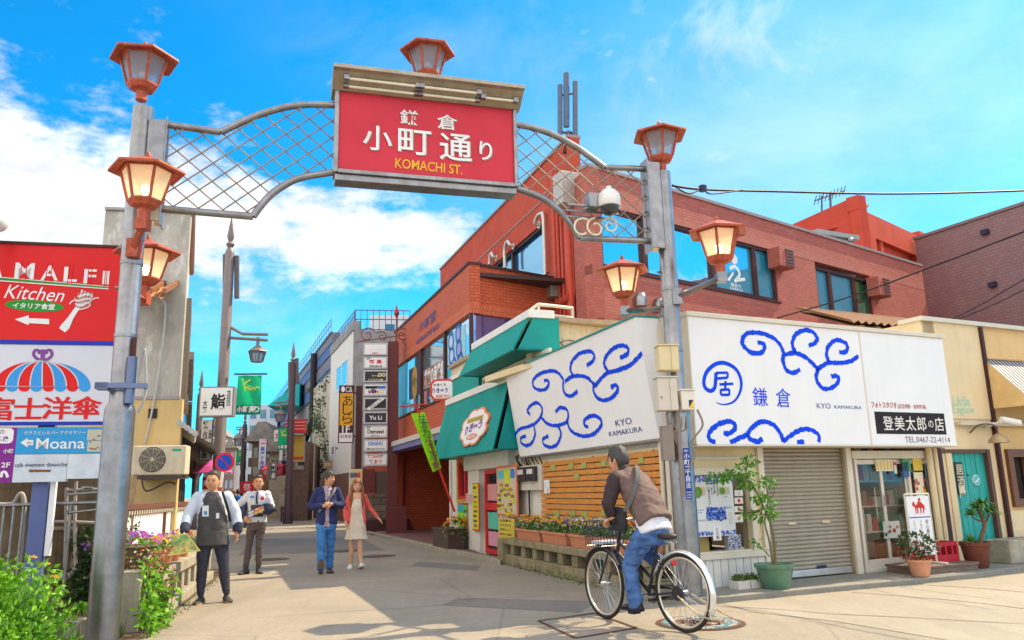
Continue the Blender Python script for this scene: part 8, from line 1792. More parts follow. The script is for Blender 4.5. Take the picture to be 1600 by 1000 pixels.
# --- man of the couple
g0_=G(508,896);t,P=person((g0_.x,g0_.y,0),160,1.04,'man in navy cardigan, checked shirt and blue jeans turning to woman beside him')
LA=[(.19,-.01,1.37,.05),(.27,-.03,1.12,.045),(.06,.19,1.12,.03)];RA=[(-.19,-.01,1.37,.05),(-.27,-.02,1.13,.045),(-.05,.20,1.15,.03)]
mp,sh=body_skin(P,t,[LA,RA,[(.085,0,.86,.075),(.09,.10,.50,.05),(.09,.14,.12,.036)],[(-.085,0,.86,.075),(-.08,-.02,.50,.05),(-.08,-.10,.10,.036)],[(0,-.01,1.40,.052),(-.01,.01,1.50,.052)]],dict(c=(-.015,.03,1.575),yaw=-.95,tilt=.0,ty=0,cy=0,scale=1.1),[(((.06,.185,1.12),(-.85,.25,.15),(0,-.7,.5)),dict(curl=1.0,thumb=-1)),(((-.05,.20,1.15),(.85,.1,.0),(0,-.8,-.5)),dict(curl=.9,thumb=1))])
add_hair(P,t,mp,sh,HAIRB,'fringe',1.12,2)
NAVCARD=clothm('navy_cardigan',(.018,.026,.105),.9)
def f(mb):
 P.loft(mb,[(0,0,.80,.185,.125),(0,0,.98,.175,.12),(0,.0,1.2,.19,.125),(0,-.005,1.36,.175,.105),(0,-.015,1.42,.10,.08)])
 P.cap(mb,[(.16,-.01,1.365,.075),(.265,-.03,1.13,.066),(.255,-.01,1.11,.062),(.11,.15,1.12,.050)]);P.cap(mb,[(-.16,-.01,1.365,.075),(-.265,-.02,1.14,.066),(-.255,.0,1.12,.062),(-.10,.165,1.145,.050)])
P.grow(f,.011,3,.009,seed=6).build('cardigan',NAVCARD,t,smooth=180)
CHK=NT('checked_shirt');s=CHK;sp_=s.n('ShaderNodeTexChecker');sp_.inputs['Scale'].default_value=34;s.l(s.coord('UV'),sp_.inputs[0]);sp_.inputs[1].default_value=(.55,.50,.55,1);sp_.inputs[2].default_value=(.12,.05,.12,1);s.l(sp_.outputs[0],s.b.inputs[0]);CHK=s.set(.8)
def f(mb):P.loft(mb,[(0,.03,.76,.09,.105),(0,.028,.95,.055,.106),(0,.03,1.2,.06,.112),(0,.01,1.38,.08,.105),(0,-.01,1.46,.066,.07)])
P.grow(f,.010,2,.003).build('shirt',CHK,t,smooth=180)
JEAN=clothm('bright_jeans',(.030,.14,.42),.85,.4,(.06,.24,.58));JEAN2=clothm('cyclist_jeans',(.022,.075,.25),.85,.4,(.075,.17,.40))
def f(mb):
 P.loft(mb,[(0,0,.72,.16,.115),(0,0,.86,.168,.12),(0,0,.92,.16,.115)])
 P.cap(mb,[(.085,0,.84,.095),(.09,.06,.66,.085),(.09,.10,.50,.075),(.09,.13,.30,.070),(.09,.135,.11,.068)]);P.cap(mb,[(-.085,0,.84,.095),(-.083,-.01,.66,.085),(-.08,-.02,.50,.075),(-.08,-.07,.30,.070),(-.08,-.10,.10,.068)])
P.grow(f,.011,3,.011,(8,8,20),seed=7).build('jeans',JEAN,t,smooth=180)
BSH=clothm('brown_shoe',(.075,.035,.025),.5,.1)
mb=MB();shoe(P,mb,(.09,.15,.09),.1,.27,.05,.10,toe=.22);mb.build('shoe',[BSH,paint(.3,.2,.13)],t,smooth=50)
mb=MB();shoe(P,mb,(-.08,-.10,.09),-.1,.27,.05,.10);mb.build('shoe',[BSH,paint(.05,.03,.03)],t,smooth=50)
mb=MB();pts=cr([P.T(-.14,.03,1.43),P.T(-.09,.115,1.34),P.T(.02,.145,1.2),P.T(.15,.125,1.02)],6)
for i in range(len(pts)-1):
 d_=(pts[i+1]-pts[i]).normalized();w_=d_.cross(P.f).normalized()*.02
 mb.hexa([pts[i]-w_,pts[i]+w_,pts[i]+w_+P.f*.008,pts[i]-w_+P.f*.008,pts[i+1]-w_,pts[i+1]+w_,pts[i+1]+w_+P.f*.008,pts[i+1]-w_+P.f*.008])
mb.build('bag_strap',clothm('grey_strap',(.16,.16,.18)),t)
# --- woman
g0_=G(556,888);t,P=person((g0_.x,g0_.y,0),170,.98,'woman with long auburn hair in coral cardigan, cream dress and white sneakers')
LA=[(.165,-.01,1.33,.042),(.215,-.02,1.08,.036),(.20,.10,.86,.025)];RA=[(-.165,-.01,1.33,.042),(-.25,-.05,1.10,.036),(-.40,.0,.93,.025)]
mp,sh=body_skin(P,t,[LA,RA,[(.075,0,.80,.075),(.095,.02,.46,.050),(.085,.0,.28,.048),(.10,-.06,.09,.030)],[(-.075,0,.80,.075),(-.07,.10,.46,.050),(-.08,.10,.28,.048),(-.10,.14,.10,.030)],[(0,-.01,1.36,.042),(0,.01,1.46,.042)]],dict(c=(0,.03,1.535),yaw=-.08,tilt=.03,ty=0,cy=0,scale=1.05,bare=True),[(((.20,.10,.86),(-.05,.25,-1),(-.9,.3,0)),dict(curl=.6,thumb=-1)),(((-.40,.0,.93),(-.55,.2,-.5),(.3,.2,-.9)),dict(curl=.35,thumb=1))],skin=M('fair_skin',(.68,.38,.24),.5,var=.05,vs=20),smile=1)
ho=add_hair(P,t,mp,sh,HAIRR,'fringe',1.10,7)
def f(mb):
 P.loft(mb,[(0,-.075,1.05,.11,.04),(0,-.065,1.25,.135,.055),(0,-.03,1.45,.10,.07),(0,-.02,1.55,.088,.08),(0,-.0,1.62,.06,.07)])
 for s_ in(1,-1):P.cap(mb,[(.088*s_,.02,1.56,.030),(.105*s_,.045,1.42,.036),(.115*s_,.075,1.28,.036),(.105*s_,.09,1.14,.018)])
P.grow(f,.010,2,.012,(26,26,5),seed=3).build('long_hair',HAIRR,t,smooth=180)
CORAL=clothm('coral_knit',(.66,.10,.085),.9,.35)
def f(mb):
 P.loft(mb,[(0,-.03,.83,.155,.075),(0,-.03,1.0,.145,.08),(0,-.02,1.18,.15,.09),(0,-.015,1.31,.145,.085),(0,-.02,1.38,.09,.06)])
 P.cap(mb,[(.14,-.01,1.325,.060),(.213,-.02,1.09,.050),(.20,.08,.89,.040)]);P.cap(mb,[(-.14,-.01,1.325,.060),(-.248,-.05,1.11,.050),(-.385,-.005,.945,.040)])
 for s_ in(1,-1):P.cap(mb,[(.12*s_,.06,1.30,.035),(.135*s_,.06,1.1,.034),(.15*s_,.055,.86,.036)])
P.grow(f,.010,3,.006,seed=2).build('cardigan',CORAL,t,smooth=180)
CRD=clothm('cream_dress',(.70,.60,.48),.8)
def f(mb):P.loft(mb,[(0,.0,.58,.205,.175),(0,.0,.66,.19,.16),(0,.0,.85,.165,.135),(0,.005,1.02,.135,.115),(0,.015,1.15,.13,.118),(0,.01,1.26,.125,.095),(0,-.0,1.31,.11,.07)])
P.grow(f,.010,3,.011,(16,16,4),seed=8).build('dress',CRD,t,smooth=180)
mb=MB();vs=[];N=60
for i in range(N):a=2*math.pi*i/N;k_=1+.06*math.sin(a*15);vs+=[P.T(.20*math.cos(a),.17*math.sin(a),.60),P.T(.218*k_*math.cos(a),.188*k_*math.sin(a),.545+.008*math.sin(a*15))]
mb.add(vs,[(2*i,2*i+1,(2*i+3)%(2*N),(2*i+2)%(2*N))for i in range(N)]);mb.build('lace_hem',paint(.66,.6,.5),t,smooth=80)
SNK=paint(.72,.72,.74)
mb=MB();shoe(P,mb,(.10,-.06,.09),.15,.24,.045,.10,z0=.0);mb.build('sneaker',[SNK,WHITE],t,smooth=50)
mb=MB();shoe(P,mb,(-.10,.14,.09),-.2,.24,.045,.10,toe=.06);mb.ribbon([(0,.05),(.04,.025),(.10,.05)],[.004,.016,.003],lambda u,z:P.T(-.10-.047+.0,.16+u,z+.02),2);mb.build('sneaker',[SNK,WHITE,BLACK],t,smooth=50)
# --- distant walkers
rr=random.Random(21)
for k_,(px,py,Y,c,lab)in enumerate(((372,766,33,(.02,.12,.45),'distant walker in bright blue jacket behind the grey street lamp'),(382,762,36,(.03,.03,.05),'distant walker in black beside one in blue, below the red banner'),(392,764,39,(.1,.1,.12),'distant walker in dark grey behind the shoulder of slim man'),(366,768,46,(.3,.25,.2),'distant walker in tan coat, farthest along the street'),(359,770,52,(.25,.04,.05),'tiny distant walker in dark red at street end'),(458-14,772,43,(.35,.33,.3),'distant walker in pale grey near the red awning'))):
 b=D(px,py,Y);t,P=person((b.x,b.y,0),165 if k_%2 else-15,.98,lab)
 def f(mb):P.loft(mb,[(0,0,.8,.17,.12),(0,0,1.1,.17,.12),(0,0,1.36,.18,.11),(0,0,1.45,.07,.06)]);[P.cap(mb,[(.17*s_,0,1.35,.07),(.23*s_,0,1.1,.06),(.22*s_,.08,.86,.045)])for s_ in(1,-1)]
 def g(mb):P.loft(mb,[(0,0,.7,.15,.11),(0,0,.88,.16,.115)]);[P.cap(mb,[(.085*s_,0,.82,.09),(.09*s_,.1*s_,.48,.065),(.09*s_,.16*s_,.06,.05)])for s_ in(1,-1)]
 mb=P.grow(lambda mb:(P.cap(mb,[(0,0,1.42,.05),(0,.02,1.5,.05)]),P.loft(mb,[(0,0,1.2,.1,.07),(0,0,1.4,.1,.06)]),[P.cap(mb,[(.22*s_,.07,.9,.032),(.22*s_,.1,.76,.035)])for s_ in(1,-1)],P.cap(mb,[(0,0,1.25,.06),(.1,0,1.3,.05),(.22,.07,.9,.032)]),P.cap(mb,[(0,0,1.25,.06),(-.1,0,1.3,.05),(-.22,.07,.9,.032)])),.016,2);mp,sh=add_head(P,mb,(0,.03,1.575),0);mb.build('body',[SKINM,EYEW,EYED,LIPM],t,smooth=180)
 add_hair(P,t,mp,sh,HAIRB,'short',1.08,k_);P.grow(f,.018,2,.008).build('jacket',clothm('walker_%d'%k_,c),t,smooth=180);P.grow(g,.018,2,.008).build('trousers',clothm('walker_legs_%d'%k_,(.06,.06,.09)if k_%2 else(.25,.2,.14)),t,smooth=180)
 for s_ in(1,-1):mb=MB();shoe(P,mb,(.09*s_,.16*s_,.09),0);mb.build('shoe',[BLACK,BLACK],t)
 # ------------------------------------------------------------------ bicycle
BK=Body((1.575,8.0,0),-35,1.06);Bt=BK.T # x to its right, y forward
bike=thing('bicycle',BK.b,'black city bicycle with wire front basket and bright rear mudguard under the cyclist','bicycle')
RBLK=M('rubber',(.025,.022,.022),.7);CHR=M('chrome',(.55,.55,.57),.22,.9);BFR=M('bike_black',(.02,.018,.024),.28,.1)
WR=.345;WBs=1.08;fa=Vector((0,WBs,WR));
def wheel(cy_,steer,name,label=None):
 cs,sn=math.cos(steer),math.sin(steer)
 def wp_(a,r,off=0):y=r*math.cos(a);x=off;return Bt(x*cs+y*sn,cy_-x*sn+y*cs,WR+r*math.sin(a))
 N=56
 mb=MB();mb.tube([wp_(2*math.pi*i/N,WR-.018)for i in range(N)],.0185,10,closed=True);w=mb.build('wheel',RBLK,bike,smooth=180)
 mb=MB();mb.tube([wp_(2*math.pi*i/N,WR-.043)for i in range(N)],.013,8,closed=True);mb.build('rim',M('rim_steel',(.62,.56,.46),.3,.7),w,smooth=180)
 mb=MB();
 for i in range(36):a=2*math.pi*i/36;off=.03*(1 if i%2 else-1);mb.tube([wp_(a+.35*(1 if i%4<2 else-1),.02,off),wp_(a,WR-.045)],.0014,4)
 mb.build('spokes',CHR,w);mb=MB();mb.tube([wp_(0,0,-.06),wp_(0,0,.06)],.018,10);mb.build('hub',CHR,w,smooth=50)
 return wp_
ST_=.12
wp_r=wheel(0,0,'rear');wp_f=wheel(WBs,ST_,'front')
def bt(pts,r,name,m=BFR,k=8):return MB().tube([Bt(*p)for p in pts],r*1.06,k)
BBp=(0,.44,.29);SEATT=(0,.27,.78);HEADB=(0,.86,.62);HEADT=(0,.80,.86)
mb=MB()
for pts,r in(([BBp,SEATT],.016),([(0,.43,.31),(0,.855,.66)],.018),([(0,.39,.44),(0,.825,.76)],.015),([HEADB,HEADT],.02),([(.05,0,WR),(.03,.42,.29)],.010),([(-.05,0,WR),(-.03,.42,.29)],.010),([(.05,0,WR),(.02,.32,.66)],.008),([(-.05,0,WR),(-.02,.32,.66)],.008),([(.06,WBs,WR),(.05,.93,.66),(0,.86,.68)],.012),([(-.06,WBs,WR),(-.05,.93,.66),(0,.86,.68)],.012)):mb.tube([Bt(*p)for p in pts],r*1.06,8)
mb.build('frame',BFR,bike,smooth=50)
def guard(wpf,a0,a1,r,m,nm):
 mb=MB();n=26;vs=[]
 for i in range(n+1):
  a=lerp(a0,a1,i/n)
  for off,dr in((-.034,-.018),(-.022,0),(0,.006),(.022,0),(.034,-.018)):vs.append(wpf(a,r+dr,off))
 mb.add(vs,[(i*5+j,i*5+j+1,(i+1)*5+j+1,(i+1)*5+j)for i in range(n)for j in range(4)]);o=mb.build(nm,m,bike,smooth=60);sd=o.modifiers.new('t','SOLIDIFY');sd.thickness=.002;return o
guard(wp_r,.35,3.62,WR+.022,M('bright_mudguard',(.78,.79,.82),.18,.75),'mudguard');
guard(wp_r,3.66-4.4+3.28,.34,WR+.0222,M('bright_mudguard',(.78,.79,.82)),'mudguard')if False else None
guard(wp_f,.5,2.6,WR+.022,M('dark_mudguard',(.10,.09,.10),.25,.5),'mudguard')
mb=MB()
for a in(2.45,3.5):
 for s_ in(-1,1):mb.tube([Bt(.06*s_,0,WR),wp_r(a,WR+.022,.03*s_)],.003,5)
mb.build('mudguard_stay',CHR,bike)
mb=MB();mb.ball(Bt(0,.20,.835),.075,10,0,(.95,1.25,.42));mb.ball(Bt(0,.33,.845),.04,8,0,(.7,1.9,.45));mb.ball(Bt(.0,.13,.83),.085,10,0,(1.05,.75,.42))
vv,ff,_=remesh(mb,.012,3);mb=MB();mb.add(vv,ff);mb.build('saddle',M('saddle_black',(.035,.028,.03),.5),bike,smooth=180)
mb=MB();mb.tube([Bt(0,.265,.76),Bt(0,.25,.81)],.013,8)
for s_ in(-1,1):mb.tube([Bt(.045*s_,.11+.03*math.sin(i/9*6.28),.79-.012*(i/9))for i in range(10)],.009,5)
mb.build('seat_post',CHR,bike)
hz0=1.0
mb=MB();mb.tube([Bt(0,.805,.84),Bt(0,.785,.96)],.014,8);mb.tube(cr([Bt(-.27,.58,.97),Bt(-.27,.70,.985),Bt(-.22,.80,.985),Bt(0,.80,.965),Bt(.22,.80,.985),Bt(.27,.70,.985),Bt(.27,.58,.97)],6),.011,8);hbr=mb.build('handlebar',CHR,bike,smooth=60)
for s_ in(-1,1):mb=MB();mb.tube([Bt(.27*s_,.56,.968),Bt(.27*s_,.68,.985)],.017,8);mb.build('grip',RBLK,hbr,smooth=60);mb=MB();mb.tube(cr([Bt(.26*s_,.72,.98),Bt(.25*s_,.74,.94),Bt(.265*s_,.62,.925)],4),.006,5);mb.build('brake_lever',CHR,hbr)
mb=MB();bx0,bx1,by0,by1,bz0_,bz1_=-.17,.17,.90,1.16,.72,.96
def bl_(p,q):mb.tube([Bt(*p),Bt(*q)],.0032,4)
for i in range(9):x=lerp(bx0,bx1,i/8);bl_((x,by0,bz0_),(x,by0,bz1_));bl_((x*.85,by1-.03,bz0_),(x,by1,bz1_));bl_((x,by0,bz0_),(x*.85,by1-.03,bz0_))
for i in range(7):y=lerp(by0,by1,i/6);y2=lerp(by0,by1-.03,i/6);bl_((bx0,y2,bz0_),(bx0,y,bz1_));bl_((bx1,y2,bz0_),(bx1,y,bz1_));bl_((bx0,y2,bz0_),(bx1,y2,bz0_))
for z in(bz0_,lerp(bz0_,bz1_,.35),lerp(bz0_,bz1_,.7),bz1_):
 mb.tube([Bt(bx0,by0,z),Bt(bx1,by0,z),Bt(bx1,by1,z),Bt(bx0,by1,z)],.0045 if z==bz1_ else.003,5,closed=True)
mb.build('basket',BFR,bike)
tag(MB().hexa([Bt(x,y,z)for z in(.73,.765)for x,y in((-.13,.93),(.14,.92),(.13,1.1),(-.12,1.11))]).build('shopping_bag',clothm('bag_print',(.5,.5,.62),.5),loc=Bt(0,1,.73),bevel=.01),'flat white and violet bag lying in the front basket of the bicycle','bag')
mb=MB();mb.lathe(Bt(.045,.44,.29),[(.09,0),(.09,.012)],22,0,axis=BK.r);mb.tube([Bt(-.07,.44,.29),Bt(.09,.44,.29)],.014,8);mb.tube([Bt(-.075,.44,.29),Bt(-.075,.52,.135)],.010,6);mb.tube([Bt(.085,.44,.29),Bt(.085,.36,.445)],.010,6);mb.build('crank',CHR,bike,smooth=50)
mb=MB();[mb.hexa([Bt(x,y,z)for z in(zz-.012,zz+.012)for x,y in((xx-.045,yy-.04),(xx+.045,yy-.04),(xx+.045,yy+.04),(xx-.045,yy+.04))])for xx,yy,zz in((-.125,.52,.135),(.135,.36,.445))];mb.build('pedal',RBLK,bike)
mb=MB();mb.tube([Bt(.06,.02,WR+.04),Bt(.06,.5,.35)],.022,8);mb.tube([Bt(.06,.02,WR-.04),Bt(.06,.5,.23)],.022,8);mb.build('chain_case',BFR,bike,smooth=60)
mb=MB();mb.lathe(Bt(-.075,.0,WR),[(.07,0),(.065,.03)],20,0,axis=BK.r);mb.build('drum_brake',BFR,bike,smooth=50)
mb=MB();mb.tube(cr([Bt(-.09,-.02,WR-.02),Bt(-.10,-.25,.20),Bt(-.11,-.44,.17),Bt(-.11,-.50,.18)],5),.009,6);mb.tube(cr([Bt(.09,-.02,WR-.02),Bt(.10,-.3,.22),Bt(.10,-.46,.17)],5),.009,6);mb.build('stand',M('stand_brass',(.5,.42,.28),.35,.7),bike,smooth=60)
mb=MB();c_=Bt(-.03,.06,.60);mb.lathe(c_,[(.028,0),(.026,.012)],14,0,axis=-BK.f);mb.build('reflector',M('red_reflector',(.7,.02,.03),.2),bike,smooth=40);mb=MB();mb.tube([c_,Bt(-.03,.12,.58)],.006,5);mb.build('reflector_stem',BFR,bike)
# ------------------------------------------------------------------ cyclist
t=thing('person',Bt(0,.45,0),'cyclist in taupe jacket and blue jeans standing on pedals, seen from behind','person');P=BK
SH=(0,.66,1.40);
LAp=[(-.20,.63,1.36,.052),(-.31,.62,1.10,.045),(-.265,.66,1.00,.030)]
LA=[(-.20,.62,1.37,.055),(-.30,.62,1.13,.046),(-.272,.62,1.005,.030)];RA=[(.20,.66,1.37,.055),(.31,.66,1.13,.046),(.272,.62,1.005,.030)]
LL=[(-.09,.37,.90,.09),(-.12,.56,.56,.058),(-.125,.49,.22,.038)];RL=[(.09,.37,.90,.09),(.13,.62,.68,.058),(.135,.33,.53,.038)]
TOR=[(0,.35,.86,.14,.10),(0,.42,1.05,.13,.09),(0,.56,1.27,.14,.09),(0,.66,1.38,.09,.06)]
mp,sh=body_skin(P,t,[LA,RA,LL,RL,[(0,.66,1.38,.055),(0,.73,1.49,.054)]],dict(c=(0,.775,1.555),yaw=-.30,tilt=-.10,scale=1.1,torso=TOR),[(((-.272,.605,1.005),(.0,.75,-.35),(0,-.35,-.9)),dict(curl=1.0,thumb=1)),(((.272,.605,1.005),(.0,.75,-.35),(0,-.35,-.9)),dict(curl=1.0,thumb=-1))])
add_hair(P,t,mp,sh,HAIRG,'fringe',1.11,4)
mb=MB();
for s_ in(1,-1):mb.tube([mp(.03*s_+.018*math.cos(a),.098,.004+.014*math.sin(a))for a in[2*math.pi*i/14 for i in range(14)]],.0018,4,closed=True);mb.tube([mp(.05*s_,.092,.006),mp(.08*s_,.0,.01)],.002,4)
mb.build('glasses',CHR,t)
TAUP=clothm('taupe_jacket',(.135,.085,.075),.85,.2);DKJ=clothm('dark_jacket_sleeve',(.030,.015,.018),.8,.2)
def f(mb):
 P.loft(mb,[(0,.29,.95,.195,.135),(0,.36,1.04,.19,.135),(0,.46,1.20,.195,.14),(0,.575,1.34,.195,.125),(0,.65,1.42,.12,.09)])
 P.cap(mb,[(-.15,.61,1.37,.085),(.15,.63,1.37,.085)])
P.grow(f,.011,2,.013,(7,7,11),seed=12).build('jacket',TAUP,t,smooth=180)
def f(mb):P.cap(mb,[(-.19,.62,1.365,.080),(-.305,.61,1.13,.068),(-.280,.615,1.045,.050)]);P.cap(mb,[(.19,.65,1.365,.080),(.31,.66,1.13,.068),(.280,.625,1.045,.050)])
P.grow(f,.011,3,.008,(9,9,14),seed=1).build('sleeve',DKJ,t,smooth=180)
def f(mb):P.cap(mb,[(0,.655,1.41,.075),(0,.685,1.45,.07)])
P.grow(f,.010,2).build('collar',DKJ,t,smooth=180)
def f(mb):P.loft(mb,[(0,.30,.86,.178,.135),(0,.335,.95,.176,.128),(0,.37,1.02,.17,.12)])
P.grow(f,.011,2,.006,(12,12,8),seed=2).build('shirt_tail',clothm('white_shirt',(.66,.66,.74)),t,smooth=180)
def f(mb):
 P.loft(mb,[(0,.36,.76,.165,.13),(0,.345,.86,.175,.14),(0,.37,.95,.165,.125)])
 P.cap(mb,[(-.085,.36,.84,.108),(-.11,.48,.68,.092),(-.12,.55,.56,.080),(-.125,.53,.40,.072),(-.125,.49,.215,.070)]);P.cap(mb,[(.085,.36,.84,.108),(.115,.52,.74,.092),(.13,.60,.67,.080),(.135,.46,.60,.072),(.135,.36,.545,.068)])
P.grow(f,.010,2,.016,(8,8,20),seed=14).build('jeans',JEAN2,t,smooth=180)
mb=MB();pts=[P.T(x,y,z)for x,y,z in((-.045,.232,.885),(-.125,.262,.88),(-.13,.275,.79),(-.085,.255,.76),(-.045,.238,.79))];mb.tube(pts,.004,4,closed=True);mb.build('pocket_seam',paint(.08,.06,.05),t)
for x,y,z in((-.125,.485,.15),(.135,.325,.46)):mb=MB();P2=P;shoe(P,mb,(x,y,z),0,.27,.05,.10,z0=z);mb.build('shoe',[M('black_shoe',(.03,.024,.024),.4),RBLK],t,smooth=50)
mb=MB();strap_pts=cr([P.T(.11,.64,1.50),P.T(.0,.505,1.475),P.T(-.105,.40,1.365),P.T(-.19,.395,1.20),P.T(-.235,.46,1.06)],6)
for i in range(len(strap_pts)-1):
 a_,b_=strap_pts[i],strap_pts[i+1];d_=(b_-a_).normalized();bk_=(-P.f*.75+Vector((0,0,.5))-P.r*.35).normalized();w_=d_.cross(bk_).normalized()*.022
 mb.hexa([a_-w_,a_+w_,a_+w_+bk_*.014,a_-w_+bk_*.014,b_-w_,b_+w_,b_+w_+bk_*.014,b_-w_+bk_*.014])
sb_=thing('shoulder_bag',P.T(-.2,.62,.95),'black shoulder bag hanging at the cyclist\'s left hip on a grey strap','bag');mb.build('strap',clothm('strap_grey',(.10,.10,.10)),sb_)
def f(mb):P.loft(mb,[(-.19,.62,.88,.05,.12),(-.20,.61,.98,.055,.14),(-.20,.60,1.10,.04,.11)])
P.grow(f,.012,2,.006).build('pouch',clothm('bag_black',(.02,.02,.025)),sb_,smooth=180)
# ------------------------------------------------------------------ plants
def leaves(mb,c,rad,n,size,rr,m=0,droop=.3,shell=.35,long=1.6):
 c=Vector(c)
 for _ in range(n):
  d=Vector((rr.gauss(0,1),rr.gauss(0,1),rr.gauss(0,1))).normalized();k=rr.uniform(shell,1)**.6
  p=c+Vector((d.x*rad[0],d.y*rad[1],d.z*rad[2]))*k
  t=(d+Vector((rr.uniform(-.8,.8),rr.uniform(-.8,.8),rr.uniform(-.8,.5)-droop))).normalized();w=t.orthogonal().normalized();w=(w*math.cos(a_:=rr.uniform(0,6.28))+t.cross(w)*math.sin(a_))
  s=size*rr.uniform(.6,1.3);L=t*s*long;W=w*s*.5;n_=t.cross(w)*s*.12
  mb.add([p,p+L*.45+W+n_,p+L,p+L*.45-W+n_],[(0,1,2,3)],m)
def blossoms(mb,c,rad,n,size,rr,cols,up=.5):
 c=Vector(c)
 for _ in range(n):
  d=Vector((rr.gauss(0,1),rr.gauss(0,1)-.3,abs(rr.gauss(0,1))+up)).normalized();p=c+Vector((d.x*rad[0],d.y*rad[1],d.z*rad[2]))*rr.uniform(.8,1.08)
  nrm=(d+Vector((0,-.9,.3))).normalized();x=nrm.orthogonal().normalized();y=nrm.cross(x);s=size*rr.uniform(.7,1.2);m=rr.choice(cols);pts=[]
  for i in range(10):a=2*math.pi*i/10;r=s*(1 if i%2==0 else.62);pts.append(p+(x*math.cos(a)+y*math.sin(a))*r+nrm*(.15*s if i%2==0 else 0))
  mb.add(pts,[tuple(range(10))],m)
GL=leafm('leaf_green',(.10,.26,.03),(.035,.10,.02));GLB=leafm('leaf_bright',(.27,.56,.02),(.07,.24,.012));GLD=leafm('leaf_dark',(.045,.10,.025),(.015,.035,.012));GLR=leafm('leaf_reddish',(.34,.14,.05),(.12,.12,.035));GLM=leafm('maple_leaf',(.16,.40,.03),(.06,.18,.02));GLO=leafm('leaf_olive',(.20,.26,.05),(.08,.12,.03))
FY=leafm('petal_yellow',(.70,.42,.02),(.60,.26,.01));FO=leafm('petal_orange',(.70,.20,.01),(.6,.12,.01));FW=leafm('petal_white',(.72,.70,.68),(.55,.48,.62));FP=leafm('petal_pink',(.62,.05,.36),(.42,.03,.40));FV=leafm('petal_violet',(.30,.12,.5),(.2,.06,.4));FR=leafm('petal_red',(.6,.02,.03),(.5,.02,.02))
FLO=[FY,FO,FW,FP,FV,FR]
rr=random.Random(77)
# concrete planter bench before the corner shop
bu0,bu1=LF.U(797,860,.46),LF.U(1012,900,.46);pz=[LF.Z(860,849,.46),LF.Z(860,861,.46),LF.Z(860,878,.46)]
pz=[.5*(LF.Z(800,842,.46)+LF.Z(925,860,.46)),.5*(LF.Z(800,853,.46)+LF.Z(918,870,.46)),.5*(LF.Z(796,868,.46)+LF.Z(914,890,.46))]
bn=thing('planter_bench',LF.P(bu0,.3,0),'mossy pierced concrete bench under the orange board carrying terracotta flower troughs','bench')
MOSS=M('mossy_concrete',(.27,.23,.14),.95,var=.3,vs=5,dirt=.6,dirt_c=(.07,.07,.025),bump=.35,bs=50,fine=.3)
MB().fbox(LF,bu0-.35,bu1,.06,.48,pz[1],pz[0]).build('ledge',MOSS,bn,bevel=.015);MB().fbox(LF,bu0-.3,bu1,.10,.46,0,pz[2]).build('plinth',MOSS,bn,bevel=.015);MB().fbox(LF,bu0-.62,bu0-.32,.12,.50,0,pz[0]-.02).build('end_post',MOSS,bn,bevel=.015)
k_=0;u=bu0-.1
while u<bu1-.2:MB().fbox(LF,u,u+.2,.14,.42,pz[2],pz[1]).build('baluster',MOSS,bn,bevel=.012);u+=.56
mb=MB()
for _ in range(160):u=rr.uniform(bu0,bu1);n=.46+rr.uniform(0,.08);leaves(mb,LF.P(u,n,.03),(.05,.05,.05),3,.025,rr,0)
struct(mb.build('weeds',GLO),'stuff')
def trough(px0,px1,cols,label,extra=None):
 u0,u1=LF.U(px0,845,.44),LF.U(px1,850,.44);zb=pz[0];h=.19;n0,n1=.16,.44
 t=thing('flower_trough',LF.P((u0+u1)/2,.3,zb),label,'flower trough','terracotta troughs on the planter bench')
 mb=MB();e=.03
 mb.hexa([LF.P(u0+e,n1-e,zb),LF.P(u1-e,n1-e,zb),LF.P(u1-e,n0+e,zb),LF.P(u0+e,n0+e,zb),LF.P(u0,n1,zb+h),LF.P(u1,n1,zb+h),LF.P(u1,n0,zb+h),LF.P(u0,n0,zb+h)])
 mb.fbox(LF,u0-.012,u1+.012,n1-.012,n1+.012,zb+h-.035,zb+h);mb.fbox(LF,u0-.012,u0+.01,n0,n1-.012,zb+h-.035,zb+h+.002);mb.fbox(LF,u1-.01,u1+.012,n0,n1-.012,zb+h-.035,zb+h+.002)
 mb.build('trough',TERRA,t,bevel=.006)
 f,b=MB(),MB();N=max(4,int((u1-u0)/.14))
 for i in range(N):
  c=LF.P(lerp(u0+.06,u1-.06,(i+.5)/N),.30,zb+h+.06+rr.uniform(0,.05));leaves(f,c,(.13,.13,.13),70,.035,rr,0);blossoms(b,c+Vector((0,0,.02)),(.15,.16,.14),16,.026,rr,cols if not extra or i>N*.45 else extra)
 f.build('foliage',GL,t);b.build('flowers',FLO,t)
trough(806,842,[0,0,1],'leftmost terracotta trough of yellow and orange pansies, nearest the red door');trough(846,883,[0,0,0,4],'second terracotta trough of yellow pansies from the red door');trough(889,949,[0,0,2],'longest terracotta trough with yellow and white pansies left of the bicycle basket',None);trough(956,1008,[1,1,0,5],'terracotta trough of orange pansies behind the bicycle basket')
# pots
def pot(c,r,h,m,name,label,rim=.02,k=22):
 t=thing(name,c,label,'plant pot');c=Vector(c);MB().lathe(c,[(r*.70,0),(r*.74,.01),(r*.98,h*.84),(r*1.06,h*.85),(r*1.08,h),(r*.98,h),(r*.95,h*.9),(.01,h*.88)],k).build('pot',m,t,smooth=40);return t
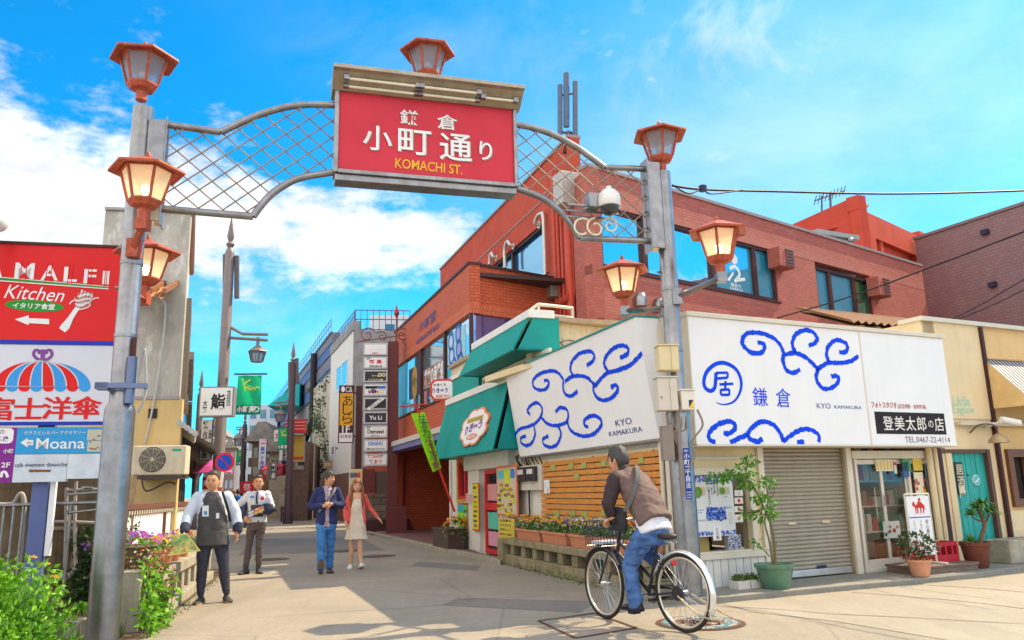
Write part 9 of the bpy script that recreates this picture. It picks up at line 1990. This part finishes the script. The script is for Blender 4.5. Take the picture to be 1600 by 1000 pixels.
 # maple in the green pot
c=G(1213,919,.07);t=pot(c,.235,.30,M('green_glaze',(.09,.20,.13),.25,var=.15,dirt=.15),'potted_maple','slender potted maple in a glazed green pot before the roller shutter')
MF=Fr((c.x,c.y),84);mp_=lambda x,y,n=0:MF.P(MF.U(x,y,n),n,MF.Z(x,y,n))
mb=MB();st1=cr([mp_(1211,896),mp_(1210,850),mp_(1203,815),mp_(1192,790),mp_(1180,765),mp_(1165,748)],6);st2=cr([mp_(1209,896),mp_(1203,850),mp_(1195,815),mp_(1200,780),mp_(1196,755)],6)
mb.tube(st1,list(np.linspace(.02,.008,len(st1))),7);mb.tube(st2,list(np.linspace(.016,.006,len(st2))),7)
for p in([(1178,762),(1165,738),(1172,718)],[(1176,765),(1150,748),(1118,746)],[(1200,780),(1210,770),(1205,750)],[(1203,870),(1190,856),(1180,846)],[(1192,795),(1175,800),(1166,803)],[(1211,860),(1214,845)]):q=cr([mp_(*a)for a in p],5);mb.tube(q,list(np.linspace(.009,.003,len(q))),5)
mb.build('trunk',M('maple_bark',(.16,.13,.06),.8),t,smooth=60)
mb=MB()
for x,y,rx,ry,n in((1172,720,16,9,120),(1158,738,24,11,190),(1122,746,20,9,150),(1168,755,20,10,150),(1200,752,14,10,120),(1186,775,14,10,90),(1200,786,14,12,120),(1192,806,24,9,170),(1168,803,10,7,50),(1181,848,7,8,40),(1198,860,4,3,12),(1140,742,20,8,110),(1205,800,10,8,50)):
 k=.0079;leaves(mb,mp_(x,y,rr.uniform(-.1,.1)),(rx*k,.15,ry*k),int(n*.62),.034,rr,0,.5,.1,1.7)
mb.build('crown',GLM,t)
# two white cubes with moss
c=G(1165,917,.07);t=thing('moss_cube_pots',c,'pair of little white cube pots with moss balls on one tray by planks','plant pot')
for i,du in enumerate((-.105,.105)):
 p=RF.P(RF.U(1165,905,.28)+du,.28,.07);q=Fr((p.x,p.y),64);mb=MB();mb.fbox(q,-.095,.095,-.095,.095,.02,.17);o=mb.build('cube_pot',paint(.62,.60,.55),t,bevel=.008)
 mb=MB();mb.ball(q.P(0,0,.175),.085,10,0,(1,1,.62));leaves(mb,q.P(0,0,.18),(.085,.085,.055),160,.018,rr,0,0,.95);mb.build('moss',leafm('moss',(.10,.2,.02),(.05,.10,.015)),o)
mb=MB();p=RF.P(RF.U(1165,905,.28),.28,.07);q=Fr((p.x,p.y),64);mb.fbox(q,-.25,.25,-.13,.13,0,.018);mb.build('tray',paint(.5,.4,.3),t)
# small dark pot by the sweet shop
c=LF.P(LF.U(712,860,.35),.35,.03);t=pot(c,.2,.24,paint(.03,.025,.025),'potted_flowers','small dark pot of yellow flowers beside the white sweet shop wall');f,b=MB(),MB();leaves(f,Vector(c)+Vector((0,0,.45)),(.3,.3,.26),170,.07,rr,0);blossoms(b,Vector(c)+Vector((0,0,.5)),(.3,.3,.26),26,.05,rr,[0,0,1]);f.build('foliage',GLO,t);b.build('flowers',FLO,t)
# deck, crate, camel sign and pots by the glass shopfront
dq=lambda px,py,n:RF.U(px,py,n)
d0_,d1_=RF.U(1416,893,.45),RF.U(1508,893,.45);dk=thing('wooden_step',RF.P(d0_,.4,.07),'low weathered plank step before the glass shopfront','step');DKW=wood('deck_wood',(.17,.11,.08));mb=MB()
for i in range(5):mb.fbox(RF,d0_,d1_,.10+i*.12,.215+i*.12,.15,.185)
mb.build('plank',DKW,dk,bevel=.004);mb=MB();mb.fbox(RF,d0_+.02,d1_-.02,.12,.68,.07,.148);mb.build('frame',DKW,dk)
x0,x1=RF.U(1449,880,.32),RF.U(1488,880,.32);cz0=.186;ct=thing('red_crate',RF.P(x0,.3,cz0),'red plastic crate with a grey end behind the camel sign','crate');mb=MB()
RC=M('crate_red',(.40,.02,.035),.4)
for n_ in(.16,.44):mb.fbox(RF,x0,x1,n_-.012,n_,cz0,cz0+.10);mb.fbox(RF,x0,x1,n_-.012,n_,cz0+.22,cz0+.28);[mb.fbox(RF,lerp(x0,x1,f),lerp(x0,x1,f)+.035,n_-.012,n_,cz0+.10,cz0+.22)for f in(0,.25,.5,.75,.95)]
mb.fbox(RF,x0,x1,.16,.43,cz0,cz0+.02);mb.fbox(RF,x0,x0+.012,.16,.43,cz0+.02,cz0+.28);mb.fbox(RF,x1-.012,x1,.16,.43,cz0+.02,cz0+.28);mb.build('shell',RC,ct);mb=MB();mb.fbox(RF,x1,x1+.006,.20,.40,cz0+.05,cz0+.22);mb.build('label_plate',paint(.4,.4,.36),ct)
a=rect(RF,1421,775,1456,868,.55);cs=thing('camel_sign',RF.P(a[0],.55,.19),'white standing sign with a red camel and vertical blue edged writing','sign stand');MB().fbox(RF,a[0],a[1],.53,.55,a[2],a[3]).build('board',WHITE,cs)
mb=MB()
for u in(a[0]-.02,a[1]+.02):mb.tube([RF.P(u,.54,.19),RF.P(u,.54,a[3]+.03)],.014,6)
mb.tube([RF.P(a[0]-.02,.54,a[3]+.03),RF.P(a[1]+.02,.54,a[3]+.03)],.014,6)
for u in(a[0]-.02,a[1]+.02):mb.fbox(RF,u-.03,u+.03,.42,.70,.186,.215)
mb.build('stand',M('stand_ivory',(.55,.52,.45),.4),cs,smooth=50)
mb=MB();W_,H_=a[1]-a[0],a[3]-a[2];cp=lambda x,y:(a[0]+W_*x,a[3]-H_*y)
cam_=[(.22,.16),(.26,.10),(.32,.09),(.34,.12),(.38,.16),(.44,.14),(.50,.09),(.56,.13),(.62,.09),(.68,.13),(.76,.16),(.80,.24),(.77,.24),(.74,.19),(.73,.30),(.69,.30),(.68,.21),(.62,.20),(.61,.30),(.57,.30),(.55,.20),(.48,.20),(.47,.30),(.43,.30),(.42,.20),(.39,.21),(.38,.30),(.34,.30),(.34,.19),(.28,.17)]
mb.add([RF.P(*(lambda q:(q[0],.553,q[1]))(cp(x,y)))for x,y in reversed(cam_)],[tuple(range(len(cam_)))],0)
mb.ball(RF.P(*(lambda q:(q[0],.556,q[1]))(cp(.56,.055))),.02,6,0,(1,.3,1));mb.ribbon([cp(.56,.06),cp(.54,.12)],.03,fn_on(RF,.5545),0)
for y in(.36,.92):mb.ribbon([cp(.03,y),cp(.97,y)],.014,fn_on(RF,.553),1)
for s_,x,h in(('安心親友',.80,.075),('シルクロード美術館',.52,.055),('シルクロードの雑貨店',.24,.04)):q=cp(x,.40);mb.text(RF,s_,q[0],.553,q[1],H_*h,vert=True,m=2)
mb.build('lettering',[paint(.55,.03,.02),paint(.04,.06,.4),BLACK],cs)
c=RF.P(RF.U(1438,893,.74),.74,.075);c.z=.075;t=pot(c,.155,.22,M('salmon_clay',(.58,.28,.17),.8,var=.1),'potted_shrub','salmon clay pot with a red and green leaved shrub before the camel sign');mb=MB();leaves(mb,c+Vector((0,0,.42)),(.26,.22,.17),260,.04,rr,0);leaves(mb,c+Vector((-.05,0,.33)),(.2,.18,.12),120,.035,rr,1);mb.build('foliage',[GLD,leafm('leaf_red',(.4,.05,.03),(.15,.06,.02))],t)
c=RF.P(RF.U(1529,893,.5),.5,.075);t=pot(c,.20,.37,M('brown_pot',(.14,.045,.03),.5,var=.1),'potted_dracaena','tall brown pot with a forked tufted palm like plant before teal door')
DFr=Fr((c.x,c.y),84);dp=lambda x,y:DFr.P(DFr.U(x,y),0,DFr.Z(x,y));mb=MB()
for p,r in(([(1530,862),(1533,840),(1538,822),(1533,806),(1527,796)],.035),([(1536,822),(1542,812),(1546,802)],.022),([(1535,815),(1526,812),(1518,806)],.016),([(1526,860),(1519,850)],.05)):q=cr([dp(*a_)for a_ in p],5);mb.tube(q,list(np.linspace(r,r*.6,len(q))),8)
mb.build('trunk',M('dracaena_bark',(.16,.09,.05),.9,bump=.5,bs=20),t,smooth=60);mb=MB()
def tuft(mb,p,n,L,rr):
 for _ in range(n):
  d=Vector((rr.gauss(0,1),rr.gauss(0,1),rr.uniform(-.1,1.2))).normalized();l=L*rr.uniform(.7,1.1);s=d.cross(Vector((0,0,1))).normalized()*.011;q0=p;q1=p+d*l*.55;q2=p+d*l+Vector((0,0,-l*.28));mb.add([q0-s,q0+s,q1+s*1.2,q1-s*1.2,q2],[(0,1,2,3),(3,2,4)])
for x,y,L in((1527,794,.24),(1546,800,.24),(1518,805,.2),(1535,788,.22),(1517,846,.18),(1519,858,.16)):tuft(mb,dp(x,y),46,L*1.1,rr)
mb.build('foliage',leafm('dracaena_leaf',(.16,.34,.03),(.06,.14,.02)),t);
c=RF.P(RF.U(1592,860,.35),.35,.07);MB_=MB();MB_.fbox(RF,RF.U(1580,870,.5),RF.U(1580,870,.5)+1.3,.12,.5,.07,RF.Z(1590,843,.5));tag(MB_.build('stone_planter',CONC,loc=c,bevel=.02),'grey stone planter against the tan house at right edge','planter')
# ------------------------------------------------------------------ left verge
def LP(px,py,Y):return D(px,py,Y)
KBc=lambda u,n,z:KB.P(u,n,z)
# tubs on the balustrade
t=thing('flower_tub',KBc(.75,-.25,.62),'grey tub overflowing with pink flowers and trailing reddish leaves beside left gate pole','flower tub');c=KBc(.50,-.26,.58)
MB().lathe(c,[(.17,0),(.25,.26),(.27,.27),(.25,.29),(.02,.26)],18).build('tub',M('tub_brown',(.12,.085,.06),.8,var=.2),t,smooth=40)
f,b=MB(),MB();leaves(f,c+Vector((-.05,0,.26)),(.32,.28,.16),420,.034,rr,0);leaves(f,c+Vector((.12,-.16,.06)),(.34,.2,.24),560,.028,rr,1,.8);leaves(f,c+Vector((.32,-.1,-.1)),(.26,.16,.26),300,.028,rr,1,.9);blossoms(b,c+Vector((.08,-.05,.28)),(.30,.26,.16),56,.026,rr,[3,3,3,4],.7);blossoms(b,c+Vector((.1,-.2,.02)),(.34,.2,.26),34,.015,rr,[2,1]);f.build('foliage',[GLB,GLR],t);b.build('flowers',FLO,t)
for k,(u,r,cols,lab)in enumerate(((1.35,.15,[0,0,1],'terracotta pot of yellow flowers on the balustrade next to the pink flowered tub'),(1.85,.17,[4,2,0],'terracotta pot of white and violet pansies behind the yellow flowers on the balustrade'),(2.5,.16,[0,4,2],'terracotta pot of mixed pansies near the map of stocky man'),(3.3,.15,[5,0],'terracotta pot with red and yellow flowers at far end of the balustrade'))):
 c=KBc(u,-.2,.54);t=pot(c,r,.22,TERRA,'flower_pot',lab);t['group']='terracotta pots on the left balustrade';f,b=MB(),MB();leaves(f,c+Vector((0,0,.25)),(.19,.17,.10),240,.030,rr,0);blossoms(b,c+Vector((0,0,.26)),(.21,.19,.13),46,.019,rr,cols);f.build('foliage',GLO,t);b.build('flowers',FLO,t)
mb=MB()
for _ in range(13):
 p=KBc(rr.uniform(-.25,.55),.06+rr.uniform(-.1,.12),.0);h=rr.uniform(.25,.75);tip=p+Vector((rr.uniform(-.12,.12),rr.uniform(-.1,.05),h));q=cr([p,lerp(p,tip,.5)+Vector((.03,0,.03)),tip],4);mb.tube(q,.005,4,1)
 for s_ in q[1:]:leaves(mb,s_,(.06,.06,.05),5,.045,rr,0,.1,.2,2.2)
tag(mb.build('wild_plant',[GLB,GL],loc=KBc(.1,.1,0)),'tall wild green plant with narrow leaves at end of the left balustrade','plant')
mb=MB();c=G(128,985)+Vector((0,0,.2))
for _ in range(34):
 d=Vector((rr.gauss(0,1),rr.gauss(0,1),rr.uniform(.2,1.0))).normalized();L=rr.uniform(.14,.26);s=d.cross(Vector((0,0,1))).normalized()*.02;q1=c+d*L*.6;q2=c+d*L+Vector((0,0,-.1));mb.add([c-s*.4,c+s*.4,q1+s,q1-s,q2],[(0,1,2,3),(3,2,4)])
tag(mb.build('rosette_plant',GLB,loc=c),'low bright green rosette plant on the edging stones by left gate pole','plant')
# big bright bush in the corner
bc=[(-30,945,7.6,.32),(4,965,7.4,.32),(34,990,7.2,.26),(-20,985,7.0,.38),(5,1030,6.8,.42),(48,1025,7.0,.24),(-45,905,7.8,.26),(2,925,7.6,.16)]
b0_=G(20,1010);t=thing('leafy_bush',(b0_.x,b0_.y,0),'bright green feathery bush filling the bottom left corner before the blue post','bush');mb=MB();sm=MB()
for x,y,Y,r in bc:
 c=LP(x,y,Y);leaves(mb,c,(r,r*.9,r),int(3400*r),.026,rr,0,.1,.15,1.9)
 for _ in range(7):d=Vector((rr.gauss(0,1),rr.gauss(0,1),abs(rr.gauss(0,1)))).normalized();q=c+d*r*1.25;sm.tube([c,q],.004,4);leaves(mb,q,(.09,.09,.08),26,.03,rr,0,.1,.1,2)
for x,y in((70,895),(85,915),(70,940),(92,955),(50,885)):c=LP(x,y,7.5);leaves(mb,c,(.10,.1,.07),45,.03,rr,0,0,.1,2.2);blossoms(mb,c+Vector((0,0,.05)),(.06,.06,.04),4,.018,rr,[1],1)
mb.build('foliage',[GLB,FY],t);sm.build('stem',GL,t)
# ivy and shrubs on the stained wall
mb=MB();p_=Fr((WFo.x,WFo.y),84)
for x,y,n,r,k in((168,780,-.2,.2,160),(160,820,-.15,.25,260),(140,850,.05,.22,240),(165,870,-.1,.3,340),(150,900,.05,.3,300),(130,905,.1,.22,180),(120,930,.1,.2,120),(178,920,.0,.25,240),(185,880,-.3,.3,240),(190,830,-.5,.25,160)):
 leaves(mb,p_.P(p_.U(x,y,n),n,p_.Z(x,y,n)),(r,.18,r),k,.05,rr,0 if rr.random()<.65 else 1,.2,.1,1.4)
blossoms(mb,p_.P(p_.U(140,862,.15),.15,p_.Z(140,862,.15)),(.2,.1,.1),6,.03,rr,[2]);tag(mb.build('dark_shrub',[GLD,GL,FV],loc=p_.P(p_.U(150,930,0),0,0)),'dark straggling shrub and ivy behind left gate pole on the stained wall','shrub')
mb=MB()
for _ in range(60):
 p=G(rr.uniform(40,200),rr.uniform(955,1000));p.z=.01
 for k in range(5):d=Vector((rr.gauss(0,.4),rr.gauss(0,.4),1)).normalized();L=rr.uniform(.05,.2);s=Vector((.006,0,0));mb.add([p-s,p+s,p+d*L+Vector((rr.uniform(-.05,.05),0,0))],[(0,1,2)],0)
struct(mb.build('grass',[GLO]),'stuff')
mb=MB();
for _ in range(90):u=rr.uniform(-.4,KL);p=KBc(u,.07+rr.uniform(-.04,.07),.0);leaves(mb,p+Vector((0,0,.02)),(.05,.03,.025),4,.02,rr,0,0,.1)
struct(mb.build('kerb_moss',GLO),'stuff')
# ivy on the house wall down the street
mb=MB()
for _ in range(60):
 u=rr.uniform(i0,0);z=rr.uniform(2.6,iz1-.3);k=noise.noise(Vector((u*.5,z*.5,3)))
 if k>-.12:leaves(mb,IV.P(u,.05,z),(.55,.16,.45),46,.13,rr,0 if k<.15 else 1,.3,.1,1.1)
leaves(mb,IV.P(-1.5,.4,2.9),(2.0,.4,.5),160,.14,rr,0,.3,.1,1.1);mb.build('ivy',[GLD,GLO],ib)
c=at_px(444,763,.6);t=thing('pine_branch',(c.x,c.y,LF.Z(444,763,.6)-1.2),'flat green pine branch reaching out under the red awning','plant');mb=MB();q=at_px(444,763,.6);q.z=LF.Z(444,763,.6);leaves(mb,q,(.7,.5,.18),160,.12,rr,0);mb.build('needles',GL,t);mb=MB();mb.tube([q+Vector((.8,.5,-1.2)),q+Vector((.5,.2,-.1)),q],.03,6);mb.build('branch',wood('pine_wood',(.1,.06,.03)),t)
